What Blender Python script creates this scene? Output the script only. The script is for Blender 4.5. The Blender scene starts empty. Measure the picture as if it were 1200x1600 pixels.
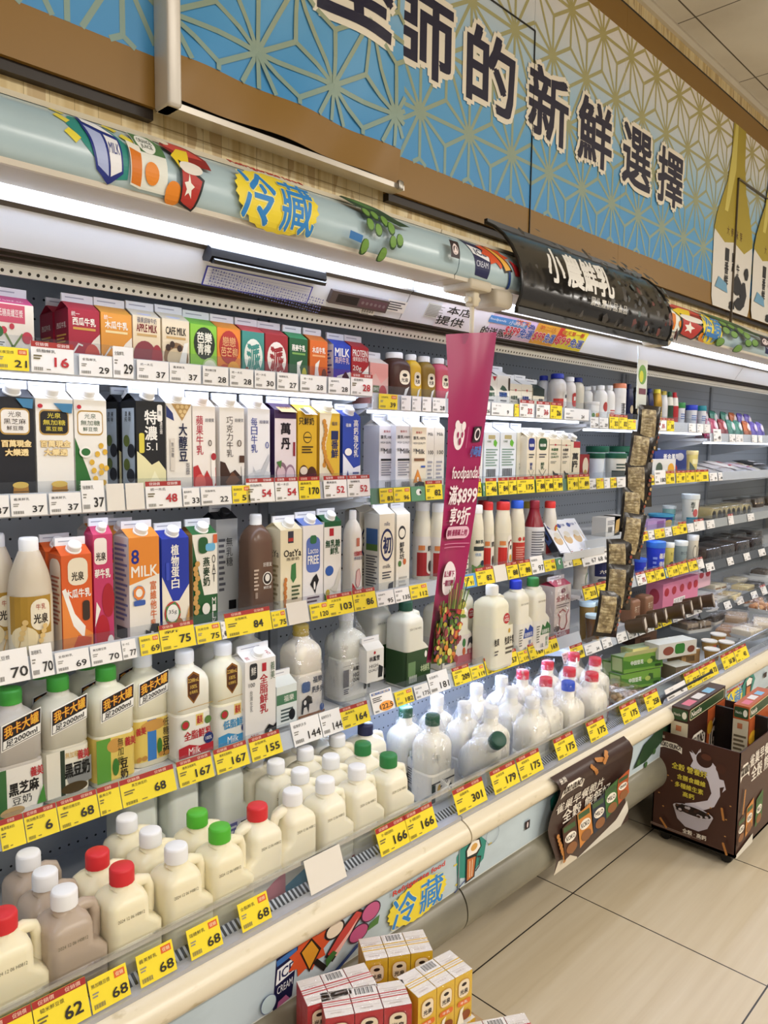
import bpy, math, random
from mathutils import Vector, Matrix
random.seed(7)
SC = bpy.context.scene
COL = SC.collection
PI = math.pi
# ------------------------------------------------------------------ camera, exposure, light
EYE = 1.48
FPX = 1180.0
RX = (0.69987, -0.05762, 0.71194)
RY = (-0.71416, -0.07382, 0.69608)
RZ = (0.01245, -0.99561, -0.09281)
cam = bpy.data.cameras.new('camera')
cam.sensor_width = 36
cam.lens = FPX / 1600 * 36
cam.clip_start = 0.05
cam_o = bpy.data.objects.new('camera', cam)
COL.objects.link(cam_o)
m = Matrix(((RX[0], -RX[1], -RX[2]), (RY[0], -RY[1], -RY[2]), (RZ[0], -RZ[1], -RZ[2])))
mm = m.to_4x4()
mm.translation = (0, 0, EYE)
cam_o.matrix_world = mm
SC.camera = cam_o
SC.view_settings.view_transform = 'Standard'
SC.view_settings.look = 'None'
SC.view_settings.gamma = 1
SC.view_settings.exposure = -0.06
wd = bpy.data.worlds.new('store_light')
SC.world = wd
wd.use_nodes = True
wd.node_tree.nodes['Background'].inputs[0].default_value = (1.0, 0.955, 0.90, 1)
wd.node_tree.nodes['Background'].inputs[1].default_value = 0.30
def area(name, loc, rot, sx, sy, power, col):
    l = bpy.data.lights.new(name, 'AREA')
    l.shape = 'RECTANGLE'; l.size = sx; l.size_y = sy; l.energy = power; l.color = col
    o = bpy.data.objects.new(name, l); COL.objects.link(o)
    o.location = loc; o.rotation_euler = rot
    return o
# fluorescent rows on the store ceiling above the aisle
for lx in (-0.6, 1.9, 4.4, 6.9):
    area('ceiling_lamp', (lx, -1.5, 3.11), (0, 0, 0), 1.2, 0.3, 56, (1.0, 0.945, 0.87))
for lx in (0.6, 3.2, 5.8):
    area('ceiling_lamp', (lx, -3.3, 3.11), (0, 0, 0), 1.2, 0.3, 56, (1.0, 0.945, 0.87))
LED_CANOPY, LED_SHELF = 38.0, 6.5
# ------------------------------------------------------------------ measuring helpers: where a sight line meets a real plane
def xat(u, Y, z):
    a = (u - 600) / FPX
    k = (RX[0] - a * RX[2], RY[0] - a * RY[2], RZ[0] - a * RZ[2])
    return -(k[1] * Y + k[2] * (z - EYE)) / k[0]
def ray(u, v):
    q = (u - 600, v - 800, FPX)
    return tuple(sum(r[i] * q[i] for i in range(3)) for r in (RX, RY, RZ))
def onY(u, v, Y):
    r = ray(u, v); t = Y / r[1]
    return r[0] * t, EYE + r[2] * t
def girth(u0, u1, X, Y):
    """real width of a round thing seen between two sight lines"""
    fw = X * RX[2] + Y * RY[2]
    return (u1 - u0) * fw / FPX * math.cos(math.atan(((u0 + u1) / 2 - 600) / FPX))
def onZ(u, v, z):
    r = ray(u, v); t = (z - EYE) / r[2]
    return r[0] * t, r[1] * t
DECK_Z, DECK_S = .44, .12      # the deck tray falls gently towards the back
def deck(Y): return DECK_Z - DECK_S * (Y - 1.27)
def on_deck(u, v, h):
    r = ray(u, v); t = (DECK_Z + h + 1.27 * DECK_S - EYE) / (r[2] + DECK_S * r[1])
    return r[0] * t, r[1] * t
# ------------------------------------------------------------------ materials
MATS = {}
def lin(c): return c / 12.92 if c <= 0.04045 else ((c + 0.055) / 1.055) ** 2.4
def rgb(h): return tuple(lin(int(h[i:i + 2], 16) / 255) for i in (0, 2, 4)) + (1,)
def M(h, rough=0.45, metal=0.0, emit=0, sss=0):
    k = (h, rough, metal, emit, sss)
    if k in MATS: return MATS[k]
    mt = bpy.data.materials.new('paint_' + h)
    mt.use_nodes = True
    b = mt.node_tree.nodes['Principled BSDF']
    b.inputs['Base Color'].default_value = rgb(h)
    b.inputs['Roughness'].default_value = rough
    b.inputs['Metallic'].default_value = metal
    b.inputs['Specular IOR Level'].default_value = 0.4
    if sss:
        b.inputs['Subsurface Weight'].default_value = sss
        b.inputs['Subsurface Radius'].default_value = (0.02, 0.016, 0.01)
    if emit:
        b.inputs['Emission Color'].default_value = rgb(h)
        b.inputs['Emission Strength'].default_value = emit
    MATS[k] = mt
    return mt
def nt(name):
    mt = bpy.data.materials.new(name); mt.use_nodes = True
    t = mt.node_tree
    return mt, t, t.nodes['Principled BSDF'], t.nodes['Material Output']
def N(t, kind, **kw):
    n = t.nodes.new(kind)
    for k, v in kw.items(): setattr(n, k, v)
    return n
def math_(t, op, a, b=None):
    n = N(t, 'ShaderNodeMath', operation=op)
    for i, x in enumerate((a, b)):
        if x is None: continue
        if isinstance(x, (int, float)): n.inputs[i].default_value = x
        else: t.links.new(x, n.inputs[i])
    return n.outputs[0]
def ramp(t, fac, stops):
    n = N(t, 'ShaderNodeValToRGB')
    e = n.color_ramp.elements
    while len(e) < len(stops): e.new(0.5)
    for i, (p, c) in enumerate(stops):
        e[i].position = p; e[i].color = rgb(c)
    t.links.new(fac, n.inputs[0])
    return n.outputs[0]
def mix(t, fac, a, b):
    n = N(t, 'ShaderNodeMix', data_type='RGBA')
    if isinstance(fac, (int, float)): n.inputs[0].default_value = fac
    else: t.links.new(fac, n.inputs[0])
    for i, x in ((6, a), (7, b)):
        if isinstance(x, str): n.inputs[i].default_value = rgb(x)
        else: t.links.new(x, n.inputs[i])
    return n.outputs[2]
def xyz(t, scale=None):
    g = N(t, 'ShaderNodeNewGeometry')
    s = N(t, 'ShaderNodeSeparateXYZ'); t.links.new(g.outputs['Position'], s.inputs[0])
    return g.outputs['Position'], s.outputs
def noise(t, vec, scale, detail=3, stretch=None):
    n = N(t, 'ShaderNodeTexNoise'); n.inputs['Scale'].default_value = scale; n.inputs['Detail'].default_value = detail
    if stretch:
        mp = N(t, 'ShaderNodeMapping'); mp.inputs['Scale'].default_value = stretch
        t.links.new(vec, mp.inputs[0]); vec = mp.outputs[0]
    t.links.new(vec, n.inputs['Vector'])
    return n.outputs[0]
def line_mask(t, coord, period, off, half):
    a = math_(t, 'FRACT', math_(t, 'DIVIDE', math_(t, 'SUBTRACT', coord, off - 1000 * period), period))
    return math_(t, 'LESS_THAN', math_(t, 'MINIMUM', a, math_(t, 'SUBTRACT', 1.0, a)), half / period)
def floor_mat():
    mt, t, b, o = nt('floor_tile')
    p, s = xyz(t)
    n1 = noise(t, p, 3.0, 5, (0.5, 9, 1)); n2 = noise(t, p, 14.0, 4, (0.35, 12, 1))
    c = mix(t, n2, ramp(t, n1, [(0.3, 'b9a88a'), (0.55, 'c9bba1'), (0.75, 'd2c6b0')]), 'c6b89e')
    g = math_(t, 'MAXIMUM', line_mask(t, s[0], 0.603, 1.541, 0.0022), line_mask(t, s[1], 0.603, 1.2, 0.0022))
    t.links.new(mix(t, g, c, '2a2420'), b.inputs['Base Color'])
    b.inputs['Roughness'].default_value = 0.33
    return mt
def ceil_mat():
    mt, t, b, o = nt('ceiling_tile')
    p, s = xyz(t)
    n1 = noise(t, p, 2.2, 6)
    c = ramp(t, n1, [(0.3, 'cac3b6'), (0.5, 'dad4c8'), (0.7, 'e2ddd2')])
    g = math_(t, 'MAXIMUM', line_mask(t, s[0], 0.67, 3.07, 0.003), line_mask(t, s[1], 0.67, 1.33, 0.003))
    t.links.new(mix(t, g, c, '5a5348'), b.inputs['Base Color'])
    b.inputs['Roughness'].default_value = 0.8
    return mt
def wall_mat():
    mt, t, b, o = nt('bamboo_wallpaper')
    p, s = xyz(t)
    n1 = noise(t, p, 30.0, 2, (1, 1, 0.02)); n2 = noise(t, p, 8.0, 3, (2.2, 1, 0.9))
    c = ramp(t, n1, [(0.40, 'd9bf86'), (0.5, 'ecd8a6'), (0.60, 'f1e0b4')])
    st = math_(t, 'MULTIPLY', ramp(t, n1, [(0.56, '000000'), (0.6, 'ffffff')]), ramp(t, n2, [(0.47, '000000'), (0.5, 'ffffff')]))
    c = mix(t, math_(t, 'MULTIPLY', st, 0.6), c, 'b58f52')
    g = math_(t, 'MAXIMUM', line_mask(t, s[2], 0.12, 2.098, 0.0012), line_mask(t, s[0], 0.045, 0.0, 0.0006))
    t.links.new(mix(t, math_(t, 'MULTIPLY', g, 0.6), c, '8a6c3c'), b.inputs['Base Color'])
    b.inputs['Roughness'].default_value = 0.5
    return mt
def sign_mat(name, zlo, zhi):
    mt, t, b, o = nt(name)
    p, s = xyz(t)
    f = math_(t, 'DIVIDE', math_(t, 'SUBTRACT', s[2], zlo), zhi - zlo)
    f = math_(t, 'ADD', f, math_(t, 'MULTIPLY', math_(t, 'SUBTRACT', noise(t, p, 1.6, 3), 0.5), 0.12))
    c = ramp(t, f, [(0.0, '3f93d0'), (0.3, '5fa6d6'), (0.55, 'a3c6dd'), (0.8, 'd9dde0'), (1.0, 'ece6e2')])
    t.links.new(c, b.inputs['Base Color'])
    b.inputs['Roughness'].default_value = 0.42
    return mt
def perf_mat(name, base, px, pz, r, axis=(0, 2)):
    mt, t, b, o = nt(name)
    p, s = xyz(t)
    def cell(c, per): 
        return math_(t, 'SUBTRACT', math_(t, 'FRACT', math_(t, 'DIVIDE', math_(t, 'ADD', c, 100.0), per)), 0.5)
    a = math_(t, 'MULTIPLY', cell(s[axis[0]], px), px); c = math_(t, 'MULTIPLY', cell(s[axis[1]], pz), pz)
    d = math_(t, 'ADD', math_(t, 'MULTIPLY', a, a), math_(t, 'MULTIPLY', c, c))
    t.links.new(mix(t, math_(t, 'LESS_THAN', d, r * r), base, '16181c'), b.inputs['Base Color'])
    b.inputs['Roughness'].default_value = 0.4
    return mt
def worn_mat(name, base, dirt, scale, lo, hi, rough=0.4):
    mt, t, b, o = nt(name)
    p, s = xyz(t)
    n = noise(t, p, scale, 6, (0.6, 1, 1.4))
    t.links.new(ramp(t, n, [(lo, dirt), (hi, base)]), b.inputs['Base Color'])
    b.inputs['Roughness'].default_value = rough
    return mt
def clear_mat(name, tint, gloss, rough, bump=0.0, scale=20, facing=0.35, crease=0.0):
    mt, t, b, o = nt(name)
    t.nodes.remove(b)
    tr = N(t, 'ShaderNodeBsdfTransparent'); tr.inputs[0].default_value = rgb(tint)
    gl = N(t, 'ShaderNodeBsdfGlossy'); gl.inputs['Roughness'].default_value = rough
    gl.inputs[0].default_value = (1, 1, 1, 1)
    lw = N(t, 'ShaderNodeLayerWeight'); lw.inputs[0].default_value = facing
    f = math_(t, 'ADD', math_(t, 'MULTIPLY', lw.outputs['Facing'], gloss), gloss * 0.35)
    if crease:
        p, s = xyz(t)
        r1 = ramp(t, noise(t, p, 38.0, 3, (1.6, 1.6, .5)), [(0.56, '000000'), (0.68, 'ffffff')])
        f = math_(t, 'ADD', f, math_(t, 'MULTIPLY', r1, crease))
    if bump:
        p, s = xyz(t)
        bn = N(t, 'ShaderNodeBump'); bn.inputs['Strength'].default_value = bump; bn.inputs['Distance'].default_value = 0.02
        t.links.new(noise(t, p, scale, 4), bn.inputs['Height'])
        t.links.new(bn.outputs[0], gl.inputs['Normal'])
    ms = N(t, 'ShaderNodeMixShader')
    t.links.new(f, ms.inputs[0]); t.links.new(tr.outputs[0], ms.inputs[1]); t.links.new(gl.outputs[0], ms.inputs[2])
    t.links.new(ms.outputs[0], o.inputs[0])
    return mt
ACRYLIC = clear_mat('clear_acrylic', 'f6f8fa', 0.16, 0.06)
FILM = clear_mat('thin_plastic_film', 'fdfdff', 0.14, 0.14, 1.0, 30, 0.5, 0.42)
LID = clear_mat('clear_plastic_lid', 'f2f4f5', 0.30, 0.10, 0.25, 14)
# ------------------------------------------------------------------ mesh builder
class MB:
    def __init__(s): s.v, s.f, s.m, s.ms = [], [], [], []
    def mi(s, mat):
        if isinstance(mat, str): mat = M(mat)
        if mat not in s.ms: s.ms.append(mat)
        return s.ms.index(mat)
    def add(s, vs, fs, mat, xf=None):
        b = len(s.v); k = s.mi(mat)
        s.v += [tuple(xf @ Vector(p)) for p in vs] if xf else [tuple(p) for p in vs]
        for f in fs: s.f.append([b + i for i in f]); s.m.append(k)
    def quad(s, a, b, c, d, mat, xf=None): s.add((a, b, c, d), ((0, 1, 2, 3),), mat, xf)
    def box(s, x0, x1, y0, y1, z0, z1, mat, xf=None):
        vs = [(x, y, z) for z in (z0, z1) for x, y in ((x0, y0), (x1, y0), (x1, y1), (x0, y1))]
        s.add(vs, ((3, 2, 1, 0), (4, 5, 6, 7), (0, 1, 5, 4), (1, 2, 6, 5), (2, 3, 7, 6), (3, 0, 4, 7)), mat, xf)
    def rbox(s, x0, x1, y0, y1, z0, z1, r, mat, xf=None):
        rings = []
        for z, i in ((z0, r * .6), (z0 + r * .5, r * .15), (z0 + r, 0), (z1 - r, 0), (z1 - r * .5, r * .15), (z1, r * .6)):
            rings.append(rring(x0 + i, x1 - i, y0 + i, y1 - i, r, z, 3))
        s.loft(rings, mat, xf)
    def loft(s, rings, mat, xf=None, cap=(True, True), closed=True):
        n = len(rings[0]); vs = [p for r in rings for p in r]; fs = []
        for i in range(len(rings) - 1):
            for j in range(n if closed else n - 1):
                k = (j + 1) % n
                fs.append((i * n + j, i * n + k, (i + 1) * n + k, (i + 1) * n + j))
        if cap[0]: fs.append(tuple(range(n))[::-1])
        if cap[1]: fs.append(tuple((len(rings) - 1) * n + j for j in range(n)))
        s.add(vs, fs, mat, xf)
    def lathe(s, prof, mat, n=20, xf=None, cap=(True, True), c=(0, 0)):
        s.loft([[(c[0] + r * math.cos(2 * PI * j / n), c[1] + r * math.sin(2 * PI * j / n), z) for j in range(n)] for r, z in prof], mat, xf, cap)
    def tube(s, pts, r, mat, n=8, xf=None):
        pts = [Vector(p) for p in pts]; rings = []; prev = None
        for i, p in enumerate(pts):
            d = (pts[min(i + 1, len(pts) - 1)] - pts[max(i - 1, 0)]).normalized()
            a = prev if prev else (Vector((0, 1, 0)) if abs(d.y) < 0.9 else Vector((1, 0, 0)))
            a = (a - d * a.dot(d)).normalized(); prev = a; b = d.cross(a)
            rr = r[i] if isinstance(r, (list, tuple)) else r
            rings.append([tuple(p + (a * math.cos(2 * PI * j / n) + b * math.sin(2 * PI * j / n)) * rr) for j in range(n)])
        s.loft(rings, mat, xf)
    def prism(s, prof, x0, x1, mat, xf=None, cap=True):
        n = len(prof)
        s.loft([[(x, p[0], p[1]) for p in prof] for x in (x0, x1)], mat, xf, (cap, cap))
    def build(s, name, parent=None, smooth=35):
        me = bpy.data.meshes.new(name)
        me.from_pydata(s.v, [], s.f)
        for x in s.ms: me.materials.append(x)
        me.polygons.foreach_set('material_index', s.m)
        if smooth:
            me.polygons.foreach_set('use_smooth', [True] * len(s.f))
            me.set_sharp_from_angle(angle=math.radians(smooth))
        me.update()
        o = bpy.data.objects.new(name, me); COL.objects.link(o)
        if parent: o.parent = parent
        return o
def rring(x0, x1, y0, y1, r, z, k=4):
    r = min(r, (x1 - x0) / 2 - 1e-4, (y1 - y0) / 2 - 1e-4)
    out = []
    for cx, cy, a in ((x1 - r, y1 - r, 0), (x0 + r, y1 - r, 1), (x0 + r, y0 + r, 2), (x1 - r, y0 + r, 3)):
        for i in range(k + 1):
            t = (a + i / k) * PI / 2
            out.append((cx + r * math.cos(t), cy + r * math.sin(t), z))
    return out
def thing(name, label, cat, loc=(0, 0, 0), rot=0, group=None):
    o = bpy.data.objects.new(name, None); COL.objects.link(o)
    o.empty_display_size = 0.02
    o.location = loc
    o.rotation_euler = rot if isinstance(rot, tuple) else (0, 0, rot)
    return tag(o, label, cat, group)
def tag(o, label, cat, group=None):
    o['label'] = label; o['category'] = cat
    if group: o['group'] = group
    return o
def struct(o): o['kind'] = 'structure'; return o
# ------------------------------------------------------------------ printing on faces
class Flat:
    curved = 0
    def __init__(s, o, ux, uy, w, h):
        s.o = Vector(o); s.x = Vector(ux).normalized(); s.y = Vector(uy).normalized(); s.n = s.x.cross(s.y); s.W = w; s.H = h; s.l = 0
    def pt(s, x, y, l): return tuple(s.o + s.x * x + s.y * y + s.n * (l * 0.00022 + 0.0002))
class Cyl:
    def __init__(s, r, z0, w, h, rt=None):
        s.r = r; s.rt = rt if rt else r; s.z = z0; s.W = w; s.H = h; s.l = 0; s.curved = r; s.bands = ((0, r * .3),)
    def pt(s, x, y, l):
        t = (x - s.W / 2) / s.r + ANG; r = s.r + (s.rt - s.r) * y / s.H + l * 0.0003 + 0.0005
        return (r * math.sin(t), -r * math.cos(t), s.z + y)
ANG = -0.35
class Prof:      # a surface swept along X with a (Y, Z) profile; y runs along the profile's length
    def __init__(s, x0, w, prof):
        s.x0 = x0; s.W = w; s.p = prof; s.l = 0; s.curved = 0.05; s.bands = ((1, .006),)
        s.d = [0]
        for a, b in zip(prof, prof[1:]): s.d.append(s.d[-1] + math.dist(a, b))
        s.H = s.d[-1]
    def pt(s, x, y, l):
        y = max(0, min(s.H - 1e-6, y)); i = 0
        while i < len(s.d) - 2 and y > s.d[i + 1]: i += 1
        a, b = s.p[i], s.p[i + 1]; f = (y - s.d[i]) / (s.d[i + 1] - s.d[i])
        n = Vector((a[1] - b[1], b[0] - a[0])).normalized()
        e = l * 0.0003 + 0.0006
        return (s.x0 + x, a[0] + (b[0] - a[0]) * f + n.x * e, a[1] + (b[1] - a[1]) * f + n.y * e)
GLY = {}
def glyphs(s):
    if s in GLY: return GLY[s]
    c = bpy.data.curves.new('g', 'FONT'); c.body = s; c.size = 1; c.resolution_u = 2
    o = bpy.data.objects.new('g', c)
    me = bpy.data.meshes.new_from_object(o)
    vs = [(v.co.x, v.co.y) for v in me.vertices]; fs = [tuple(p.vertices) for p in me.polygons]
    bpy.data.objects.remove(o); bpy.data.curves.remove(c); bpy.data.meshes.remove(me)
    if not vs: vs = [(0, 0), (1, 0), (1, 1)]; fs = []
    xs = [p[0] for p in vs]; ys = [p[1] for p in vs]
    x0, x1, y0, y1 = min(xs), max(xs), min(ys), max(ys)
    GLY[s] = ([(p[0] - x0, p[1] - y0) for p in vs], fs, x1 - x0, max(y1 - y0, 0.05))
    return GLY[s]
def earclip(P):
    idx = list(range(len(P)))
    ar = sum(P[i][0] * P[(i + 1) % len(P)][1] - P[(i + 1) % len(P)][0] * P[i][1] for i in idx)
    if ar < 0: idx.reverse()
    out = []; guard = 0
    def cr(a, b, c): return (b[0] - a[0]) * (c[1] - a[1]) - (b[1] - a[1]) * (c[0] - a[0])
    while len(idx) > 3 and guard < 2000:
        guard += 1; ok = False
        for k in range(len(idx)):
            i, j, l = idx[k - 1], idx[k], idx[(k + 1) % len(idx)]
            if cr(P[i], P[j], P[l]) <= 1e-12: continue
            if any(cr(P[i], P[j], P[q]) >= 0 and cr(P[j], P[l], P[q]) >= 0 and cr(P[l], P[i], P[q]) >= 0 for q in idx if q not in (i, j, l)): continue
            out.append((i, j, l)); idx.pop(k); ok = True; break
        if not ok: break
    out.append(tuple(idx[:3])) if len(idx) >= 3 else None
    return out
def clip_band(P, ax, lo, hi):
    for lim, sgn in ((lo, 1), (hi, -1)):
        out = []
        for i in range(len(P)):
            p, q = P[i - 1], P[i]; dp, dq = sgn * (p[ax] - lim), sgn * (q[ax] - lim)
            if (dp < 0) != (dq < 0):
                f = dp / (dp - dq); out.append((p[0] + (q[0] - p[0]) * f, p[1] + (q[1] - p[1]) * f))
            if dq >= 0: out.append(q)
        P = out
        if len(P) < 3: return None
    return P
def emit(mb, fr, pts, faces, col, l):
    """put flat polygons on a frame; on a curved one cut them into bands so that they follow it"""
    if not fr.curved:
        mb.add([fr.pt(x, y, l) for x, y in pts], faces, col); return
    vs, fs = [], []
    polys = [[pts[i] for i in f] for f in faces]
    for ax, st in fr.bands:
        nxt = []
        for P in polys:
            lo, hi = min(p[ax] for p in P), max(p[ax] for p in P); i0, i1 = math.floor(lo / st), math.floor((hi - 1e-9) / st)
            if i0 >= i1: nxt.append(P); continue
            for i in range(i0, i1 + 1):
                Q = clip_band(P, ax, i * st, (i + 1) * st)
                if Q: nxt.append(Q)
        polys = nxt
    for P in polys:
        b = len(vs); vs += [fr.pt(x, y, l) for x, y in P]; fs.append(tuple(range(b, b + len(P))))
    mb.add(vs, fs, col)
class Art:
    """Prints marks on a frame; coordinates run 0..1 over the frame, (0, 0) lower left."""
    def __init__(s, mb, fr, mat=None): s.mb, s.fr, s.rough = mb, fr, 0.45
    def poly(s, pts, col, fan=False):
        f = s.fr; f.l += 1
        P = [(x * f.W, y * f.H) for x, y in pts]
        emit(s.mb, f, P, [tuple(range(len(P)))] if fan else earclip(P), col, f.l)
        return s
    def r(s, x0, y0, x1, y1, col): return s.poly(((x0, y0), (x1, y0), (x1, y1), (x0, y1)), col, True)
    def e(s, cx, cy, rx, ry, col, n=20): return s.poly([(cx + rx * math.cos(2 * PI * i / n), cy + ry * math.sin(2 * PI * i / n)) for i in range(n)], col, True)
    def rr(s, x0, y0, x1, y1, q, col):
        q2 = q * s.fr.W / s.fr.H; pts = []
        for cx, cy, a in ((x1 - q, y1 - q2, 0), (x0 + q, y1 - q2, 1), (x0 + q, y0 + q2, 2), (x1 - q, y0 + q2, 3)):
            for i in range(5):
                t = (a + i / 4) * PI / 2; pts.append((cx + q * math.cos(t), cy + q2 * math.sin(t)))
        return s.poly(pts, col, True)
    def line(s, pts, w, col):
        f = s.fr; f.l += 1; w *= f.W / 2
        P = [Vector((x * f.W, y * f.H)) for x, y in pts]
        for a, b in zip(P, P[1:]):
            d = (b - a).normalized(); n = Vector((-d.y, d.x)) * w; a = a - d * w * .6; b = b + d * w * .6
            emit(s.mb, f, [(q.x, q.y) for q in (a - n, b - n, b + n, a + n)], ((0, 1, 2, 3),), col, f.l)
        return s
    def t(s, txt, cx, cy, w, h, col, bold=0, out=None, ow=0.0, slant=0.0):
        f = s.fr; f.l += 1
        vs, fs, gw, gh = glyphs(txt)
        kx, ky = w * f.W / gw, h * f.H / gh
        ox, oy = cx * f.W - w * f.W / 2, cy * f.H - h * f.H / 2
        def put(dx, dy, c, e=0.0):
            emit(s.mb, f, [(ox + x * kx + dx, oy + y * ky + dy + slant * (x * kx - w * f.W / 2)) for x, y in vs], fs, c, f.l + e)
        if out:
            q = ow * h * f.H
            for i in range(8): put(q * math.cos(i * PI / 4), q * math.sin(i * PI / 4), out, i * .12)
            f.l += 2
        if bold:
            q = bold * h * f.H
            for i, (dx, dy) in enumerate(((-q, -q), (q, -q), (q, q), (-q, q))): put(dx, dy, col, i * .2)
        else: put(0, 0, col)
        return s
    def v(s, txt, cx, ytop, cw, ch, col, bold=0, out=None, ow=0):
        for i, c in enumerate(txt): s.t(c, cx, ytop - ch * (i + .5) * 1.08, cw, ch, col, bold, out, ow)
        return s
    def m(s, x0, y0, x1, y1, n, col, fill=.5):
        for i in range(n):
            y = y1 - (y1 - y0) * (i + .5) / n; hh = (y1 - y0) / n * fill / 2
            s.r(x0, y - hh, x1 - (x1 - x0) * (0.0, 0.2, 0.08, 0.3)[i % 4], y + hh, col); s.fr.l -= 1
        s.fr.l += 1
        return s
    def b(s, x0, y0, x1, y1, col='202020'):
        n = 13
        for i in range(n):
            x = x0 + (x1 - x0) * i / n; s.r(x, y0, x + (x1 - x0) / n * (.7, .3, .5)[i % 3], y1, col); s.fr.l -= 1
        s.fr.l += 1
        return s
# ------------------------------------------------------------------ the setting
def slab(name, x0, x1, y0, y1, z0, z1, mat):
    b = MB(); b.box(x0, x1, y0, y1, z0, z1, mat); return struct(b.build(name, None, 0))
slab('floor', -3, 9, -5, 2.2, -0.1, 0, floor_mat())
slab('ceiling', -3, 9, -5, 2.2, 3.15, 3.25, ceil_mat())
WALLM = wall_mat()
slab('wall_back', -3, 9, 1.42, 2.2, 2.03, 3.15, WALLM)
slab('wall_rear', -3, 9, 2.07, 2.2, 0, 2.03, M('c9c2b4', 0.7))
b = MB(); b.prism([(1.42, 3.15), (1.40, 3.15), (1.395, 3.135), (1.405, 3.12), (1.42, 3.12)], -3, 9, 'd8d0c0'); struct(b.build('trim_1'))
# ------------------------------------------------------------------ sign above the case
SY = 1.39
zb0 = onY(240, 168, SY)[1]; zb1 = onY(240, 88, SY)[1]; zt0 = onY(1000, 69, SY)[1]; zt1 = onY(1000, 27, SY)[1]
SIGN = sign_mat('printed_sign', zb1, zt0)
GOLD, gt_, gb_, go_ = nt('gold_print')
gp_, gs_ = xyz(gt_)
gt_.links.new(ramp(gt_, math_(gt_, 'DIVIDE', math_(gt_, 'SUBTRACT', gs_[2], zb1), zt0 - zb1), [(0.0, '86a39b'), (0.45, 'a3a780'), (1.0, 'b5a868')]), gb_.inputs['Base Color']); gb_.inputs['Roughness'].default_value = .42
BROWN, NAVY, CREAM = M('8e6a2c', 0.4), M('1c1a36', 0.4), M('efe7d5', 0.4)
def asanoha(mb, fr, ox, oz, a, w, clipz, seg=9):
    """hemp leaf pattern: triangle lattice plus the lines to each triangle's centre"""
    h = a * 0.8660254; L = []
    x0, x1 = 0, fr.W
    for j in range(-1, int((clipz[1] - clipz[0]) / h) + 3):
        for i in range(-2, int((x1 - x0) / a) + 3):
            r = math.floor((oz - clipz[0]) / h) - j
            px = ox + (i + int((x0 - ox) / a)) * a + (a / 2 if r % 2 else 0); pz = oz - r * h
            A, B_, C, D = (px, pz), (px + a, pz), (px + a / 2, pz + h), (px - a / 2, pz + h)
            L += [(A, B_), (A, C), (A, D)]
            g = (px + a / 2, pz + h / 3); q = (px, pz + 2 * h / 3)
            L += [(A, g), (B_, g), (C, g), (A, q), (C, q), (D, q)]
    for li, (p, q) in enumerate(L):
        t0, t1 = 0.0, 1.0; dx, dz = q[0] - p[0], q[1] - p[1]; ok = True
        for dd, lo, hi, s0 in ((dx, x0, x1, p[0]), (dz, clipz[0], clipz[1], p[1])):
            if abs(dd) < 1e-9:
                if s0 < lo or s0 > hi: ok = False
                continue
            ta, tb = sorted(((lo - s0) / dd, (hi - s0) / dd)); t0, t1 = max(t0, ta), min(t1, tb)
        if not ok or t1 - t0 < 0.01: continue
        ln = math.hypot(dx, dz); n = (-dz / ln * w / 2, dx / ln * w / 2)
        k = max(1, int(ln * (t1 - t0) * seg))
        for i in range(k):
            ta, tb = t0 + (t1 - t0) * i / k, t0 + (t1 - t0) * (i + 1) / k
            pa, pb = (p[0] + dx * ta, p[1] + dz * ta), (p[0] + dx * tb, p[1] + dz * tb)
            mb.add([fr.pt(z[0] + sg * n[0], z[1] + sg * n[1], 1 + (li % 9) * .16) for z, sg in ((pa, -1), (pb, -1), (pb, 1), (pa, 1))], ((0, 1, 2, 3),), GOLD)
X_POST, X_BAN = xat(243, SY, 2.15), xat(612, SY, 2.15)
sg = thing('wall_sign', 'long blue wall sign printed with a gold star lattice and big navy characters', 'sign', (0, 0, 0))
def sign_panel(x0, x1, star=True):
    b = MB()
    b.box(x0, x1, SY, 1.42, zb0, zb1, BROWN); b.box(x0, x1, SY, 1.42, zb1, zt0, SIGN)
    b.box(x0, x1, SY, 1.42, zt0, zt1, BROWN); b.box(x0, x1, SY + .006, 1.42, zt1, zt1 + .014, '141210'); b.box(x0, x1, SY + .01, 1.42, zb0 - .02, zb0, '2b221a')
    fr = Flat((x0, SY, 0), (1, 0, 0), (0, 0, 1), x1 - x0, 1)
    asanoha(b, fr, 2.47 - x0, 2.883, 0.207, 0.011, (zb1, zt0), 1)
    return b.build('panel', sg, 0)
SEAM = xat(830, SY, 2.4); SEAM2 = xat(966, SY, 2.2)
for x0, x1 in ((-2.2, X_POST), (X_BAN, SEAM - .001), (SEAM + .001, SEAM2 - .0005), (SEAM2 + .0005, 6.6)): sign_panel(x0, x1)
b = MB(); fr = Flat((0, SY - .0015, 0), (1, 0, 0), (0, 0, 1), 8, 4); A = Art(b, fr)
def bigchar(A, c, cx, z0=2.442, z1=2.645, w=.222, y=0): A.t(c, cx / A.fr.W, (z0 + z1) / 2 / A.fr.H, w / A.fr.W, (z1 - z0) / A.fr.H, NAVY, 0.024, CREAM, 0.105)
k = SY / 1.58
for c, cx in zip('師的新鮮選擇', (1.762, 2.092, 2.437, 2.77, 3.122, 3.45)): bigchar(A, c, cx * k)
b.build('lettering', sg, 0)
b = MB(); A = Art(b, Flat((0, SY - .003, 0), (1, 0, 0), (0, 0, 1), 8, 4))
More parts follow.
